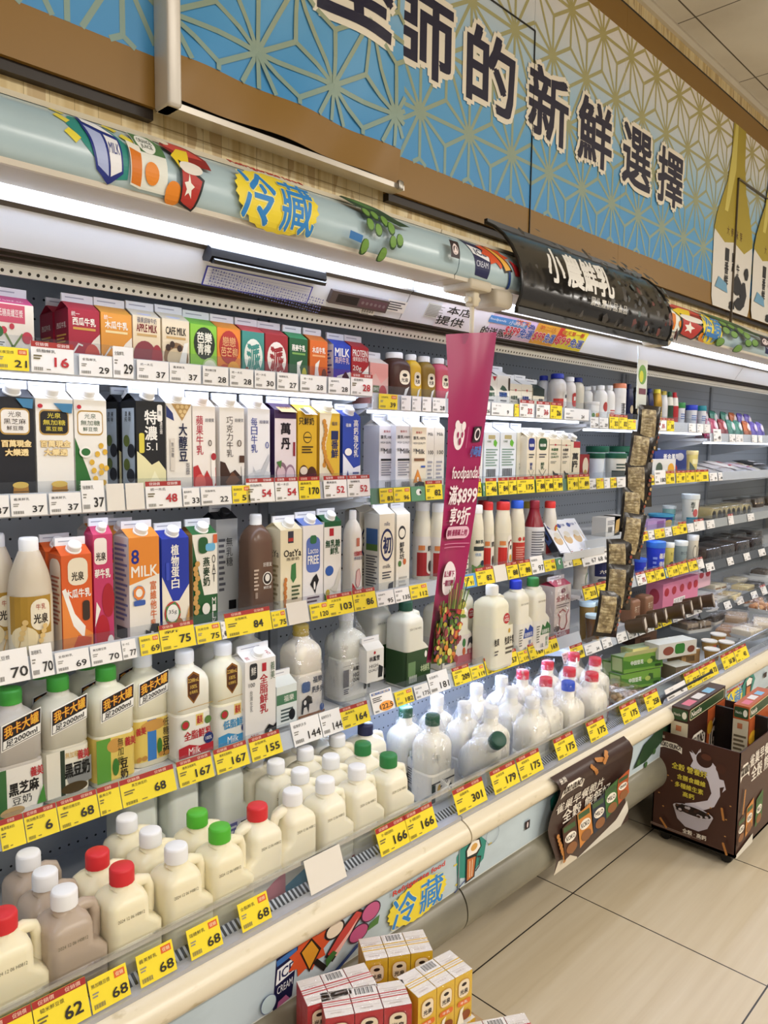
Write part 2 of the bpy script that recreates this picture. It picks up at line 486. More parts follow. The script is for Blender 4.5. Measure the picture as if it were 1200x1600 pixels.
def bottle_print(cx, s=1.0):
    def P(pts): return [((cx + x * s) / 8, z / 4) for x, z in pts]
    z0 = zb0 - .002
    A.poly(P([(-.115, z0), (.115, z0), (.125, z0 + .04), (.128, 2.42), (.115, 2.52), (.09, 2.60), (.062, 2.68), (.045, 2.80), (.04, zt0), (-.04, zt0), (-.045, 2.80), (-.062, 2.68), (-.09, 2.60), (-.115, 2.52), (-.128, 2.42), (-.125, z0 + .04)]), 'e4e0d8')
    A.poly(P([(-.128, 2.45), (-.06, 2.41), (.0, 2.43), (.07, 2.40), (.128, 2.45), (.115, 2.52), (.09, 2.60), (.062, 2.68), (.045, 2.80), (.04, zt0), (-.04, zt0), (-.045, 2.80), (-.062, 2.68), (-.09, 2.60), (-.115, 2.52)]), 'ad9a2c')
    A.poly(P([(-.028, zt0), (-.012, zt0), (-.012, 2.75), (-.05, 2.55), (-.07, 2.55)]), 'd6c865')
    for ch, x, z in (('大', -.08, 2.47), ('麥', -.03, 2.47), ('米', .03, 2.47), ('芽', .08, 2.47)): A.t(ch, (cx + x) / 8, z / 4, .03 / 8, .04 / 4, '54230f')
    A.v('一番鮮', (cx - .08) / 8, 2.39 / 4, .045 / 8, .055 / 4, '17171c', .02)
    A.v('國產', (cx + .0) / 8, 2.38 / 4, .035 / 8, .04 / 4, '17171c', .02); A.v('牛乳', (cx + .06) / 8, 2.34 / 4, .035 / 8, .04 / 4, '17171c', .02)
    A.poly(P([(-.11, 2.2), (-.03, 2.19), (-.04, 2.23), (-.09, 2.25)]), '6fa3c4')
    for bx, bz, rx, rz in ((.03, 2.24, .03, .045), (.075, 2.21, .022, .06), (.05, 2.16, .03, .03), (.0, 2.14, .018, .02), (.09, 2.31, .015, .03)):
        A.poly(P([(bx + rx * math.cos(i * PI / 5) * (1 + .25 * math.sin(i * 2.3 + bx * 40)), bz + rz * math.sin(i * PI / 5)) for i in range(10)]), '17161a')
bl_, br_ = xat(1114, SY, 2.4), xat(1174, SY, 2.4); bh_ = (br_ - bl_) / 2; bottle_print((bl_ + br_) / 2, bh_ / .128); bottle_print(br_ + bh_ * 1.02, bh_ / .128)
b.build('bottle_print', sg, 0)
b = MB()   # thin outline of a hatch panel over the sign
hx0, hz0, hz1 = xat(1145, SY, 2.4), onY(1143, 508, SY)[1], onY(1146, 275, SY)[1]
b.box(hx0, hx0 + .006, SY - .012, SY, hz0, hz1, M('6b6258', .4, .6)); b.box(hx0, hx0 + 1.2, SY - .012, SY, hz1 - .006, hz1, M('6b6258', .4, .6)); b.box(hx0, hx0 + 1.2, SY - .012, SY, hz0, hz0 + .008, M('cfcac0', .4, .3))
b.build('hatch_frame', sg, 0)
b = MB(); sx = xat(836, SY, 2.75)
b.box(SEAM - .0015, SEAM + .0015, SY - .004, SY, zb0, onY(836, 50, SY)[1], '1b1816'); b.box(xat(760, SY, 2.8), SEAM, SY - .004, SY, onY(836, 50, SY)[1], onY(836, 50, SY)[1] + .003, '1b1816')
b.build('seam_line', sg, 0)
# canvas banner in a frame, left
class Canvas(Flat):
    curved = 1; bands = ((0, .03), (1, .03))
    def pt(s, x, y, l):
        g = .010 * math.sin(7 * x + 3 * y) * math.sin(9 * y + 1.3) + .006 * math.sin(23 * x - 17 * y) + .012 * math.exp(-((x - .05 - .5 * (y - .1)) / .03) ** 2) * math.exp(-((y - .12) / .1) ** 2)
        return tuple(s.o + s.x * x + s.y * y + s.n * (g + .010 + l * .0005 + (.0018 if l else 0)))
bz = onY(430, 250, 1.365)[1]
cb = thing('canvas_sign', 'wrinkled blue canvas sign with loose brown lower edge in a pale metal frame', 'sign', (0, 0, 0))
cw = X_BAN - X_POST; fr = Canvas((X_POST, 1.365, 0), (1, 0, 0), (0, 0, 1), cw, 1)
b = MB(); nx, nz = 46, 60
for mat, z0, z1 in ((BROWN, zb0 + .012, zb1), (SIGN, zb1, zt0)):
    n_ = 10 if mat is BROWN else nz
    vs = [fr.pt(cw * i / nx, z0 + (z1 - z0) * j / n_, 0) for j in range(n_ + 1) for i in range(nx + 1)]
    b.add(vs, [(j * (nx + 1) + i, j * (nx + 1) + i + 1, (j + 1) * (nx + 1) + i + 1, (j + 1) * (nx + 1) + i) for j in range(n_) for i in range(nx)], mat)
asanoha(b, fr, .32, 2.883 - .06, 0.207, 0.011, (zb1, zt0), 22)
b.build('canvas', cb, 60)
b = MB(); fr.l = 1; fr.W, fr.H = 8, 4; A = Art(b, fr); bigchar(A, '堅', 1.44 * k - X_POST); b.build('lettering', cb, 0)
b = MB(); b.rbox(X_POST - .004, X_POST + .026, 1.335, 1.39, zb0 - .008, 3.14, .006, M('d6d0c6', .35, .2)); b.build('frame_post', cb)
b = MB(); b.box(X_POST, X_BAN, 1.345, 1.39, zb0 - .008, zb0 + .004, M('b8b2a8', .3, .7)); b.box(X_POST, X_BAN, 1.375, 1.39, zb0, zb0 + .06, '26211d'); b.build('frame_bar', cb, 0)
b = MB(); b.rbox(X_BAN - .03, X_BAN - .012, 1.335, 1.346, zb0 - .012, zb0 + .01, .003, M('9a958c', .3, .8)); b.build('clip', cb)
# ------------------------------------------------------------------ refrigerated cases
def smooth(P, k=4):
    out = []
    for i in range(len(P) - 1):
        p = [P[max(0, i - 1)], P[i], P[i + 1], P[min(len(P) - 1, i + 2)]]
        for j in range(k):
            t = j / k
            out.append(tuple(.5 * (2 * p[1][c] + (p[2][c] - p[0][c]) * t + (2 * p[0][c] - 5 * p[1][c] + 4 * p[2][c] - p[3][c]) * t * t + (3 * p[1][c] - p[0][c] - 3 * p[2][c] + p[3][c]) * t ** 3) for c in (0, 1)))
    return out + [P[-1]]
CAN = smooth([(1.22, 1.8875), (1.207, 1.898), (1.2005, 1.92), (1.203, 1.945), (1.216, 1.966), (1.236, 1.985), (1.26, 1.999)])
BUMP = smooth([(1.152, .45), (1.131, .455), (1.120, .470), (1.122, .488), (1.135, .503), (1.155, .512)])
KICK = smooth([(1.20, .20), (1.15, .212), (1.132, .235), (1.126, .262), (1.132, .295), (1.150, .32), (1.165, .325)])
CANM = worn_mat('canopy_print', 'b3cad3', 'a6bcc4', 5, .3, .6, .25)
BUMPM = worn_mat('cream_bumper', 'ddd1b6', 'c2b390', 30, .26, .36, .3)
KICKM = worn_mat('grey_bumper', '84806f', '6a6659', 6, .3, .6, .32)
PANM = worn_mat('front_panel_print', 'c0d0d8', 'adbcc4', 7, .3, .55, .35)
BACKM = perf_mat('perforated_back', 'b9bec2', .025, .05, .0032)
DOTM = perf_mat('perforated_strip', 'f2f5f8', .0158, .0444936, .0031, (0, 2))
SLITM = perf_mat('slotted_vent', 'cfd0d2', .011, .011, .0042, (0, 0))
WHITE = M('eef0f3', .4); BEIGE = M('b7ad9c', .45); DARK = M('3a332b', .5)
LEDM = M('dfe9ff', .5, 0, LED_CANOPY); LEDS = M('dfe9ff', .5, 0, LED_SHELF); LEDB = M('c9d9ff', .5, 0, LED_SHELF * 4.6)
def deco_milk(A, u):   # blue milk carton on a teal splash
    X = lambda du: (xat(u + du, 1.205, 1.94) - A.fr.x0) / A.fr.W
    P = lambda pts: [(X(a), c) for a, c in pts]
    A.poly(P([(108 - 150, .62), (120 - 150, .85), (140 - 150, .92), (175 - 150, .8), (200 - 150, .55), (198 - 150, .15), (170 - 150, .1), (130 - 150, .4)]), '2f8f86')
    for a, c in ((-48, .95), (-50, .75), (-42, .5), (30, .86), (50, .7)): A.line(P([(a, c), (a + 10, c - .06)]), .006, 'e7d84a')
    A.poly(P([(-18, .88), (14, .82), (37, .6), (40, .2), (20, .05), (-2, .18), (-17, .62)]), '1d2f86')
    A.poly(P([(-14, .68), (10, .6), (18, .14), (0, .22)]), 'aebbe6'); A.poly(P([(14, .6), (34, .56), (37, .22), (21, .14)]), 'f0f2f8'); A.poly(P([(-14, .84), (12, .78), (32, .62), (12, .66), (-13, .74)]), 'f4f5f9')
    A.t('MILK', X(26), .44, X(34) - X(18), .12, '1d2f86')
def deco_juice(A, u):
    X = lambda du: (xat(u + du, 1.205, 1.94) - A.fr.x0) / A.fr.W
    P = lambda pts: [(X(a), c) for a, c in pts]
    A.poly(P([(-16, .9), (18, .9), (30, .72), (30, .1), (-14, .1)]), 'e9ece4'); A.poly(P([(-15, .84), (18, .86), (30, .7), (30, .5), (-14, .5)]), '4f7a4a')
    A.e(X(4), .66, X(15) - X(0), .17, 'f2f4ee'); A.t('ORANGE', X(4), .70, X(22) - X(0), .09, '23382a'); A.t('JUICE', X(4), .59, X(18) - X(0), .08, '23382a')
    A.poly(P([(-30, .6), (-10, .56), (-10, .1), (-27, .12)]), 'f0ece0'); A.poly(P([(-28, .5), (-11, .46), (-11, .12), (-26, .14)]), 'd9791f'); A.e(X(5), .28, X(11) - X(0), .12, 'e88a25'); A.e(X(40), .14, X(13) - X(0), .13, 'e88a25')
def deco_cup(A, u):
    X = lambda du: (xat(u + du, 1.205, 1.94) - A.fr.x0) / A.fr.W
    P = lambda pts: [(X(a), c) for a, c in pts]
    A.poly(P([(-36, .72), (-20, .95), (10, .9), (34, .66), (36, .5), (10, .5), (-20, .6)]), '8e2420'); A.poly(P([(-30, .72), (-18, .9), (8, .84), (28, .64), (0, .62)]), 'cf4a40'); A.e(X(-24), .86, X(9) - X(0), .1, 'f1e6d0')
    A.poly(P([(-26, .55), (-10, .72), (8, .74), (0, .5), (-14, .4)]), 'f0d22e'); A.poly(P([(-16, .52), (22, .36), (10, -.0), (-14, .08)]), '1c1a1c'); A.poly(P([(-13, .46), (18, .34), (8, .04), (-12, .1)]), 'b8312a'); A.e(X(2), .45, X(18) - X(0), .07, 'e8e4dc')
    A.poly(P([(-10, .28), (-4, .3), (-2, .38), (0, .29), (6, .26), (1, .22), (2, .14), (-3, .19), (-8, .15), (-6, .22)]), 'f4f0e8')
def deco_cold(A, u, w=.19, X=None):      # the yellow splash with two blue characters and a red line
    X = X or (lambda du: (xat(u + du, 1.205, 1.94) - A.fr.x0) / A.fr.W)
    x = X(0); W = w / A.fr.W
    A.poly([(x + (.5 + .03 * (i % 2)) * W * math.cos(i * PI / 24) , .40 + (.38 + .02 * (i % 2)) * math.sin(i * PI / 24)) for i in range(48)], 'f0d93a')
    A.t('冷', x - .24 * W, .39, .40 * W, .62, '2f86cf', .014, 'f4ec9a', .04); A.t('藏', x + .24 * W, .39, .42 * W, .62, '2f86cf', .010, 'f4ec9a', .03)
    A.t('Refrigerate food', x, .83, .92 * W, .13, 'd8362e', .02, '7a1512', .03)
def deco_pea(A, u):
    X = lambda du: (xat(u + du, 1.205, 1.94) - A.fr.x0) / A.fr.W
    P = lambda pts: [(X(a), c) for a, c in pts]
    A.poly(P([(-48, .82), (-36, .95), (-14, .95), (10, .8), (30, .62), (48, .55), (30, .5), (8, .56), (-14, .62), (-34, .68)]), '28452a'); A.poly(P([(-40, .82), (-14, .88), (8, .72), (-14, .7)]), '4c7a3f')
    for a, c in ((-20, .58), (-8, .56), (-20, .4), (-8, .36), (4, .5), (12, .42), (14, .26), (24, .3), (2, .1), (-28, .14)): A.e(X(a), c, X(6) - X(0), .085, '2b4a24', 12); A.e(X(a) + .0004, c + .01, X(5) - X(0), .07, '6f9a45', 12)
    A.line(P([(-52, .22), (-36, .2)]), .005, '3a77b8')
def deco_logo(A, u):
    X = lambda du: (xat(u + du, 1.205, 1.94) - A.fr.x0) / A.fr.W
    A.r(X(-7), .28, X(7), .5, '2a1a20'); A.e(X(0), .39, X(4.5) - X(0), .07, 'e8d8d8', 14); A.e(X(0), .39, X(3.2) - X(0), .05, '2a1a20', 12); A.poly([(X(-3), .35), (X(0), .44), (X(3), .35)], 'e8d8d8')
def deco_ice(A, u):
    X = lambda du: (xat(u + du, 1.205, 1.94) - A.fr.x0) / A.fr.W
    P = lambda pts: [(X(a), c) for a, c in pts]
    A.poly(P([(-18, .92), (16, .8), (10, .12), (-10, .14)]), '1b1f4e'); A.poly(P([(-15, .72), (13, .62), (11, .42), (-13, .5)]), 'eef0f4'); A.t('ICE', X(0), .57, X(16) - X(0), .13, '1b1f4e', .02); A.t('CREAM', X(-1), .34, X(18) - X(0), .1, 'd8dcf0')
    A.poly([(X(24 + (16 if i % 2 else 24) * math.cos(i * PI / 9)), .66 + (.22 if i % 2 else .32) * math.sin(i * PI / 9)) for i in range(18)], 'd9552c')
    A.poly(P([(14, .86), (26, .84), (46, .36), (34, .3)]), '2a1c18'); A.poly(P([(17, .82), (25, .8), (43, .38), (35, .34)]), 'eab14a'); A.line(P([(41, .33), (44, .06)]), .004, '27407a'); A.poly(P([(44, .6), (54, .5), (58, .3), (50, .3)]), 'c9333a')
def case(xa, xb, lab, first):
    t = thing('refrigerated_display_case', lab, 'refrigerator', (0, 0, 0), 0, 'joined refrigerated cases along the wall')
    e = .0015; x0, x1 = xa + e, xb - e
    b = MB(); b.box(x0, x1, 1.98, 2.03, .2, 1.9, BACKM)
    for x in (xa + .02, (xa + xb) / 2, xb - .02): b.box(x - .015, x + .015, 1.968, 1.985, .45, 1.86, 'a4a8ac')
    b.build('back_panel', t, 0)
    b = MB(); b.prism([(1.49, 1.781), (1.98, 1.87), (1.98, 1.885), (1.49, 1.80)], x0, x1, 'c3c8cc'); b.build('inner_ceiling', t, 0)
    b = MB(); b.prism([(1.466, 1.788), (1.471, 1.772), (1.476, 1.772), (1.476, 1.80), (1.45, 1.80), (1.45, 1.786)], x0, x1, DOTM); b.build('perforated_strip', t, 0)
    b = MB(); b.box(x0 + .03, x1 - .03, 1.480, 1.492, 1.776, 1.786, LEDS); b.build('inner_light', t, 0)  # added lamp brightening the top row and back panel, no known fitting
    b = MB()
    for i in range(3): b.box(x0, x1, 1.402 + i * .017, 1.415 + i * .017, 1.80 - i * .005, 1.83, DARK)
    b.box(x0, x1, 1.40, 1.45, 1.806, 1.83, '241f1a'); b.build('air_grille', t, 0)
    b = MB(); b.prism([(1.36, 1.8635), (1.40, 1.802), (1.405, 1.806), (1.365, 1.868)], x0, x1, M('dfe3ec', .35)); b.build('header_panel', t, 0)
    b = MB(); b.prism([(1.349, 1.868), (1.36, 1.862), (1.362, 1.868), (1.352, 1.874)], x0, x1, M('5a5248', .4)); b.build('header_trim', t, 0)
    n = 2; w = (x1 - x0) / n
    for i in range(n):
        b = MB(); b.lathe([(.001, 0), (.0095, .002), (.0095, w - .06), (.001, w - .058)], LEDM, 10, Matrix.Translation((x0 + i * w + .03, 1.330, 1.891)) @ Matrix.Rotation(PI / 2, 4, 'Y')); b.build('light_tube', t)
    b = MB(); b.prism(CAN + [(1.42, 2.03), (1.42, 1.92), (1.34, 1.91), (1.34, 1.892)], x0, x1, CANM); 
    fr = Prof(x0, x1 - x0, CAN); A = Art(b, fr)
    for kind, u in DECO[first]: kind(A, u)
    o = b.build('canopy', t, 50)
    b = MB(); b.prism([(1.345, 1.905), (1.352, 1.87), (1.356, 1.872), (1.350, 1.91), (1.315, 1.91), (1.315, 1.906)], x0, x1, WHITE); b.build('lamp_reflector', t, 0)
    b = MB(); b.box(x0, x1, 1.222, 1.314, 1.8835, 1.892, BEIGE); b.box(x0, x1, 1.214, 1.222, 1.882, 1.894, 'cfc6b6'); b.build('canopy_underside', t, 0)
    b = MB(); b.prism([(1.26, 2.0), (1.30, 2.012), (1.418, 2.022), (1.418, 2.03), (1.295, 2.022), (1.258, 2.008)], x0, x1, 'd9cdb4'); b.build('canopy_trim', t)
    b = MB(); b.prism([(1.2, deck(1.2) - .012), (1.98, deck(1.98) - .012), (1.98, deck(1.98)), (1.2, deck(1.2))], x0, x1, M('c4c9ce', .35)); b.box(x0, x1, 1.2, 2.03, .2, .3, 'c0c4c8'); b.build('deck_tray', t, 0)
    b = MB(); b.prism([(1.176, .508), (1.206, .524), (1.209, .522), (1.209, .435), (1.204, .435), (1.176, .50)], x0, x1, SLITM); b.build('front_vent', t, 0)
    b = MB(); b.prism([(1.153, .508), (1.176, .514), (1.176, .522), (1.153, .520)], x0, x1, M('b9bac2', .25, .5)); b.build('front_lip', t, 0)
    b = MB(); b.prism([(1.168, .52), (1.172, .52), (1.196, .588), (1.192, .588)], x0, x1, ACRYLIC); b.prism([(1.189, .58), (1.196, .58), (1.199, .588), (1.191, .588)], x0, x1, clear_rim); b.build('front_guard', t, 0)
    e = .0025; x0, x1 = xa + e, xb - e
    b = MB(); b.prism(BUMP + [(1.165, .51), (1.165, .45)], x0, x1, BUMPM); b.build('upper_bumper', t, 50)
    b = MB(); b.prism([(1.152, .45), (1.157, .322), (1.17, .322), (1.17, .45)], x0, x1, PANM); A = Art(b, Flat((x0, 1.157, .322), (1, 0, 0), (0, -.005, .128), x1 - x0, .128))
    A.r(0, 0, 1, .035, 'd8dcd8'); FRONT(A, x0, x1 - x0)
    b.build('front_panel', t, 0)
    b = MB(); b.prism(KICK + [(1.18, .325), (1.22, .21)], x0, x1, KICKM)
    b.build('lower_bumper', t, 50)
    b = MB(); b.box(x0, x1, 1.34, 2.03, 0, .2, '1a1815'); b.build('plinth', t, 0)
    return t
clear_rim = clear_mat('acrylic_edge', 'e8ecf4', .8, .15)
DECO = {0: ((deco_milk, 150), (deco_juice, 228), (deco_cup, 292), (deco_cold, 430), (deco_pea, 590), (deco_logo, 700)),
        1: ((deco_ice, 752), (deco_milk, 1052), (deco_juice, 1062), (deco_cup, 1074), (deco_cold, 1108), (deco_pea, 1147), (deco_logo, 1186)), 2: ((deco_ice, 1206),)}
def FRONT(A, x0, W):
    Z = .385
    def fx(u): return (xat(u, 1.152, Z) - x0) / W
    def P(pts): return [(fx(u), c) for u, c in pts]
    if x0 < 0:
        A.poly(P([(428, .0), (458, .06), (466, .95), (432, .88)]), '15183e'); A.poly(P([(432, .42), (462, .5), (464, .74), (434, .68)]), 'eceef2'); A.poly(P([(432, .84), (464, .9), (464, .8), (433, .74)]), '3f6fb0')
        A.t('ICE', fx(448), .58, fx(460) - fx(438), .17, '1b2050', .02, slant=.12); A.t('CREAM', fx(446), .33, fx(458) - fx(434), .13, 'e4e6ee', slant=.1); A.poly(P([(434, .02), (454, .06), (448, .16), (436, .12)]), 'b86a9a')
        A.poly([(fx(483 + (24 if i % 2 else 34) * math.cos(i * PI / 9)), .66 + (.26 if i % 2 else .36) * math.sin(i * PI / 9)) for i in range(18)], 'd1552e')
        A.poly(P([(468, .75), (486, .9), (502, .6), (484, .3)]), '2b1d16'); A.poly(P([(471, .74), (486, .85), (498, .6), (484, .36)]), 'd9962e'); A.line(P([(494, .42), (508, .2)]), .005, '1f1a18')
        A.poly(P([(508, .4), (530, .72), (558, .95), (570, .8), (545, .5), (520, .22)]), '2a1c1e'); A.poly(P([(512, .42), (532, .68), (556, .9), (566, .8), (542, .52), (520, .28)]), 'c6463f'); A.poly(P([(520, .36), (545, .6), (560, .78), (548, .56), (526, .28)]), 'eeb8ae')
        A.e(fx(522), .8, .012, .16, '2a1c1e'); A.e(fx(522), .8, .010, .13, 'ead8bf'); A.e(fx(560), .46, .013, .16, '3c1430'); A.e(fx(560), .46, .0115, .14, 'b9507f'); A.e(fx(578), .74, .013, .18, '3c1430'); A.e(fx(578), .74, .0115, .16, 'c25a88'); A.poly(P([(572, .4), (590, .42), (592, .58), (578, .52)]), '4d7a3c'); A.poly(P([(510, .2), (526, .36), (520, .44), (508, .36)]), '3d6b34')
        A.line(P([(508, .08), (524, .02), (560, .26)]), .004, '26427e'); A.e(fx(419), .22, .008, .16, '51608c'); A.e(fx(419), .22, .0075, .15, 'bcd2d8')
        class Q: pass
        q = Art(A.mb, Flat(A.fr.pt(0, 0, A.fr.l + 2), (1, 0, 0), (0, -.005, .128), A.fr.W, .128)); deco_cold(q, 0, .205, lambda du: fx(652))
        A.mb.box(x0 + W - .008, x0 + W - .004, 1.1515, 1.158, .33, .44, '7d8a8e')
    if 1 < x0 < 2:
        A.poly(P([(713, .75), (725, .98), (748, .95), (760, .72), (757, .35), (735, .12), (716, .28)]), '2c8a7c')
        for u, c in ((712, .9), (710, .6), (760, .96), (764, .6), (714, .15)): A.line(P([(u, c), (u + 4, c)]), .002, 'e0c840')
        A.poly(P([(727, .78), (736, .95), (748, .9), (752, .68), (746, .55), (728, .6)]), '1a1614'); A.poly(P([(729, .76), (737, .92), (747, .86), (750, .69), (744, .6), (730, .62)]), 'f4efe4'); A.e(fx(740), .76, .006, .08, 'd9a552', 12)
        A.poly(P([(728, .6), (745, .55), (743, .08), (729, .05)]), '1a1614'); A.poly(P([(730, .57), (743, .53), (741, .11), (731, .09)]), 'c3713a'); A.line(P([(734, .5), (735, .14)]), .0012, 'f0dcb8'); A.line(P([(738, .5), (738, .14)]), .0012, 'f0dcb8'); A.line(P([(746, .5), (751, .46), (749, .26), (744, .2)]), .0016, '1a1614')
        A.line([(fx(768) + .012 * math.cos(i * PI / 8), .8 + .2 * math.sin(i * PI / 8)) for i in range(17)], .0006, '6a7890'); A.line(P([(712, .02), (727, .14)]), .0015, '27407e')
        A.r(fx(820), .42, fx(827), .62, '2a1a20'); A.e(fx(823.5), .52, .0016, .07, 'e6d6d6', 12)
        A.poly(P([(860, .5), (872, .4), (868, .95), (858, .8)]), '2c8a7c')
        A.poly(P([(990, .2), (1005, .75), (1025, .95), (1060, .98), (1040, .6), (1010, .2)]), '25422a')
        for u, c in ((998, .3), (1010, .1), (1022, .35), (1040, .2)): A.e(fx(u), c, .005, .09, '3d6136', 12)
    if x0 > 1:
        sh = 0 if x0 > 3 else 0
        if x0 > 3 or True:
            q = Art(A.mb, Flat(A.fr.pt(0, 0, A.fr.l + 2), (1, 0, 0), (0, -.005, .128), A.fr.W, .128))
            if x0 < 2: deco_cold(q, 0, .205, lambda du: fx(1145))
            A.poly(P([(1158, .7), (1164, .95), (1174, .95), (1178, .7), (1174, .3), (1160, .25)]), '2c8a7c') if x0 < 2 else None
            if x0 < 2: A.poly(P([(1163, .75), (1168, .92), (1174, .8), (1172, .2), (1164, .2)]), '1a1614'); A.poly(P([(1164, .8), (1168, .88), (1173, .78), (1172, .6), (1165, .6)]), 'f4efe4'); A.poly(P([(1165, .56), (1171, .54), (1171, .24), (1165, .24)]), 'c3713a'); A.r(fx(1192), .5, fx(1196), .7, '2a1a20')
JX = 1.48
case(-.95, JX, 'refrigerated case nearest the camera, left of the first bumper joint', 0)
case(JX, JX + 2.4, 'middle refrigerated case behind the brown cereal poster and display bin', 1)
case(JX + 2.4, JX + 4.8, 'far refrigerated case at the right edge beyond the display bin', 2)
b = MB(); X0 = JX + 4.8
b.box(X0 + .002, X0 + .05, 1.16, 2.03, .0, 2.0, 'd8d4cc'); tag(b.build('end_panel', None, 0), 'plain end panel closing the far end of the cases', 'panel')
# ------------------------------------------------------------------ shelves
RAILS = {}
ROWS = {'A': (('1', 1.603, 0), ('2', 1.329, .1), ('3', 1.008, .25), ('4', .68, .35)), 'B': (('1', 1.57, 0), ('2', 1.305, .1), ('3', 1.008, .25), ('4', .692, .35)),
        'C': (('1', 1.543, .05), ('2', 1.302, .1), ('3', 1.055, .2), ('4', .858, .3), ('5', .628, .35)), 'D': (('1', 1.50, .1), ('2', 1.30, .15), ('3', 1.056, .2), ('4', .832, .3), ('5', .588, .4)), 'E': (('1', 1.50, .1), ('2', 1.30, .15), ('3', 1.056, .2), ('4', .832, .3), ('5', .588, .4))}
MODX = {'A': (.28, 1.48), 'B': (1.48, 2.68), 'C': (2.68, 3.88), 'D': (3.88, 5.08), 'E': (5.08, 6.26)}
ORD = ['', 'top', 'second', 'third', 'fourth', 'fifth']
SHELFNAME = {'A': 'white shelf nearest the camera', 'B': 'white shelf behind the magenta hanging sign', 'C': 'white shelf behind the hanging snack bags', 'D': 'shelf right of the snack bags', 'E': 'shelf at the far right end'}
LIT = {'A1', 'B1', 'C1', 'D1', 'E1', 'B4', 'A2', 'A3', 'B2', 'B3', 'C2', 'C3', 'C4', 'D2', 'D3', 'D4'}  # strips below the top rows are added hidden fill, except over the B-module deck
RAILCOL = {'B2': '6b9b78', 'D4': '55585a', 'D5': '55585a', 'D3': 'c9c8c2', 'E4': '55585a', 'E5': '55585a'}
SZ = {}
for mod, rows in ROWS.items():
    xa, xb = MODX[mod]
    for r, z, tl in rows:
        key = mod + r; RAILS[key] = (1.5, z, tl); zs = z + .016; SZ[key] = zs
        t = thing('cooler_shelf', '%s, %s in the stack' % (SHELFNAME[mod], 'bottom' if r == rows[-1][0] else ORD[int(r)] + ' from the top' if r != '1' else 'topmost'), 'shelf', (xa, 1.5, zs), 0, 'white shelves in the refrigerated cases')
        w = xb - xa; g = .004
        b = MB(); b.box(g, w - g, .02, .45, -.014, 0, M('e3e6ea', .35)); b.build('shelf_panel', t, 0)
        b = MB(); c, s_ = math.cos(tl), math.sin(tl); h = .044
        b.prism([(0, -.016), (.004, -.018), (.004 + h * s_, -.016 + h * c), (h * s_, -.016 + h * c)], g, w - g, RAILCOL.get(key, 'e6e6e8')); b.prism([(.004, -.018), (.03, -.018), (.03, -.012), (.004, -.012)], g, w - g, 'dfe2e6'); rail = b.build('price_rail', t, 0)
        b = MB(); q = h + .022
        b.prism([(-.003, -.016), (-.001, -.016), (-.001 + q * s_, -.016 + q * c), (-.003 + q * s_, -.016 + q * c)], g, w - g, ACRYLIC); b.build('rail_cover', rail, 0)
        for bx in (.012, w - .016):
            b = MB(); b.prism([(.03, -.014), (.45, -.014), (.45, -.10), (.40, -.09), (.06, -.028)], bx, bx + .004, 'd4d7da'); b.build('bracket', t, 0)
        if key in LIT:
            b = MB(); b.box(.03, w - .03, .034, .050, -.026 if r == '1' or key == 'B4' else -.0172, -.0145, LEDB if key == 'B4' else LEDS); b.build('light_strip', t, 0)  # real shelf strips, plus the added ones kept out of sight behind the rail
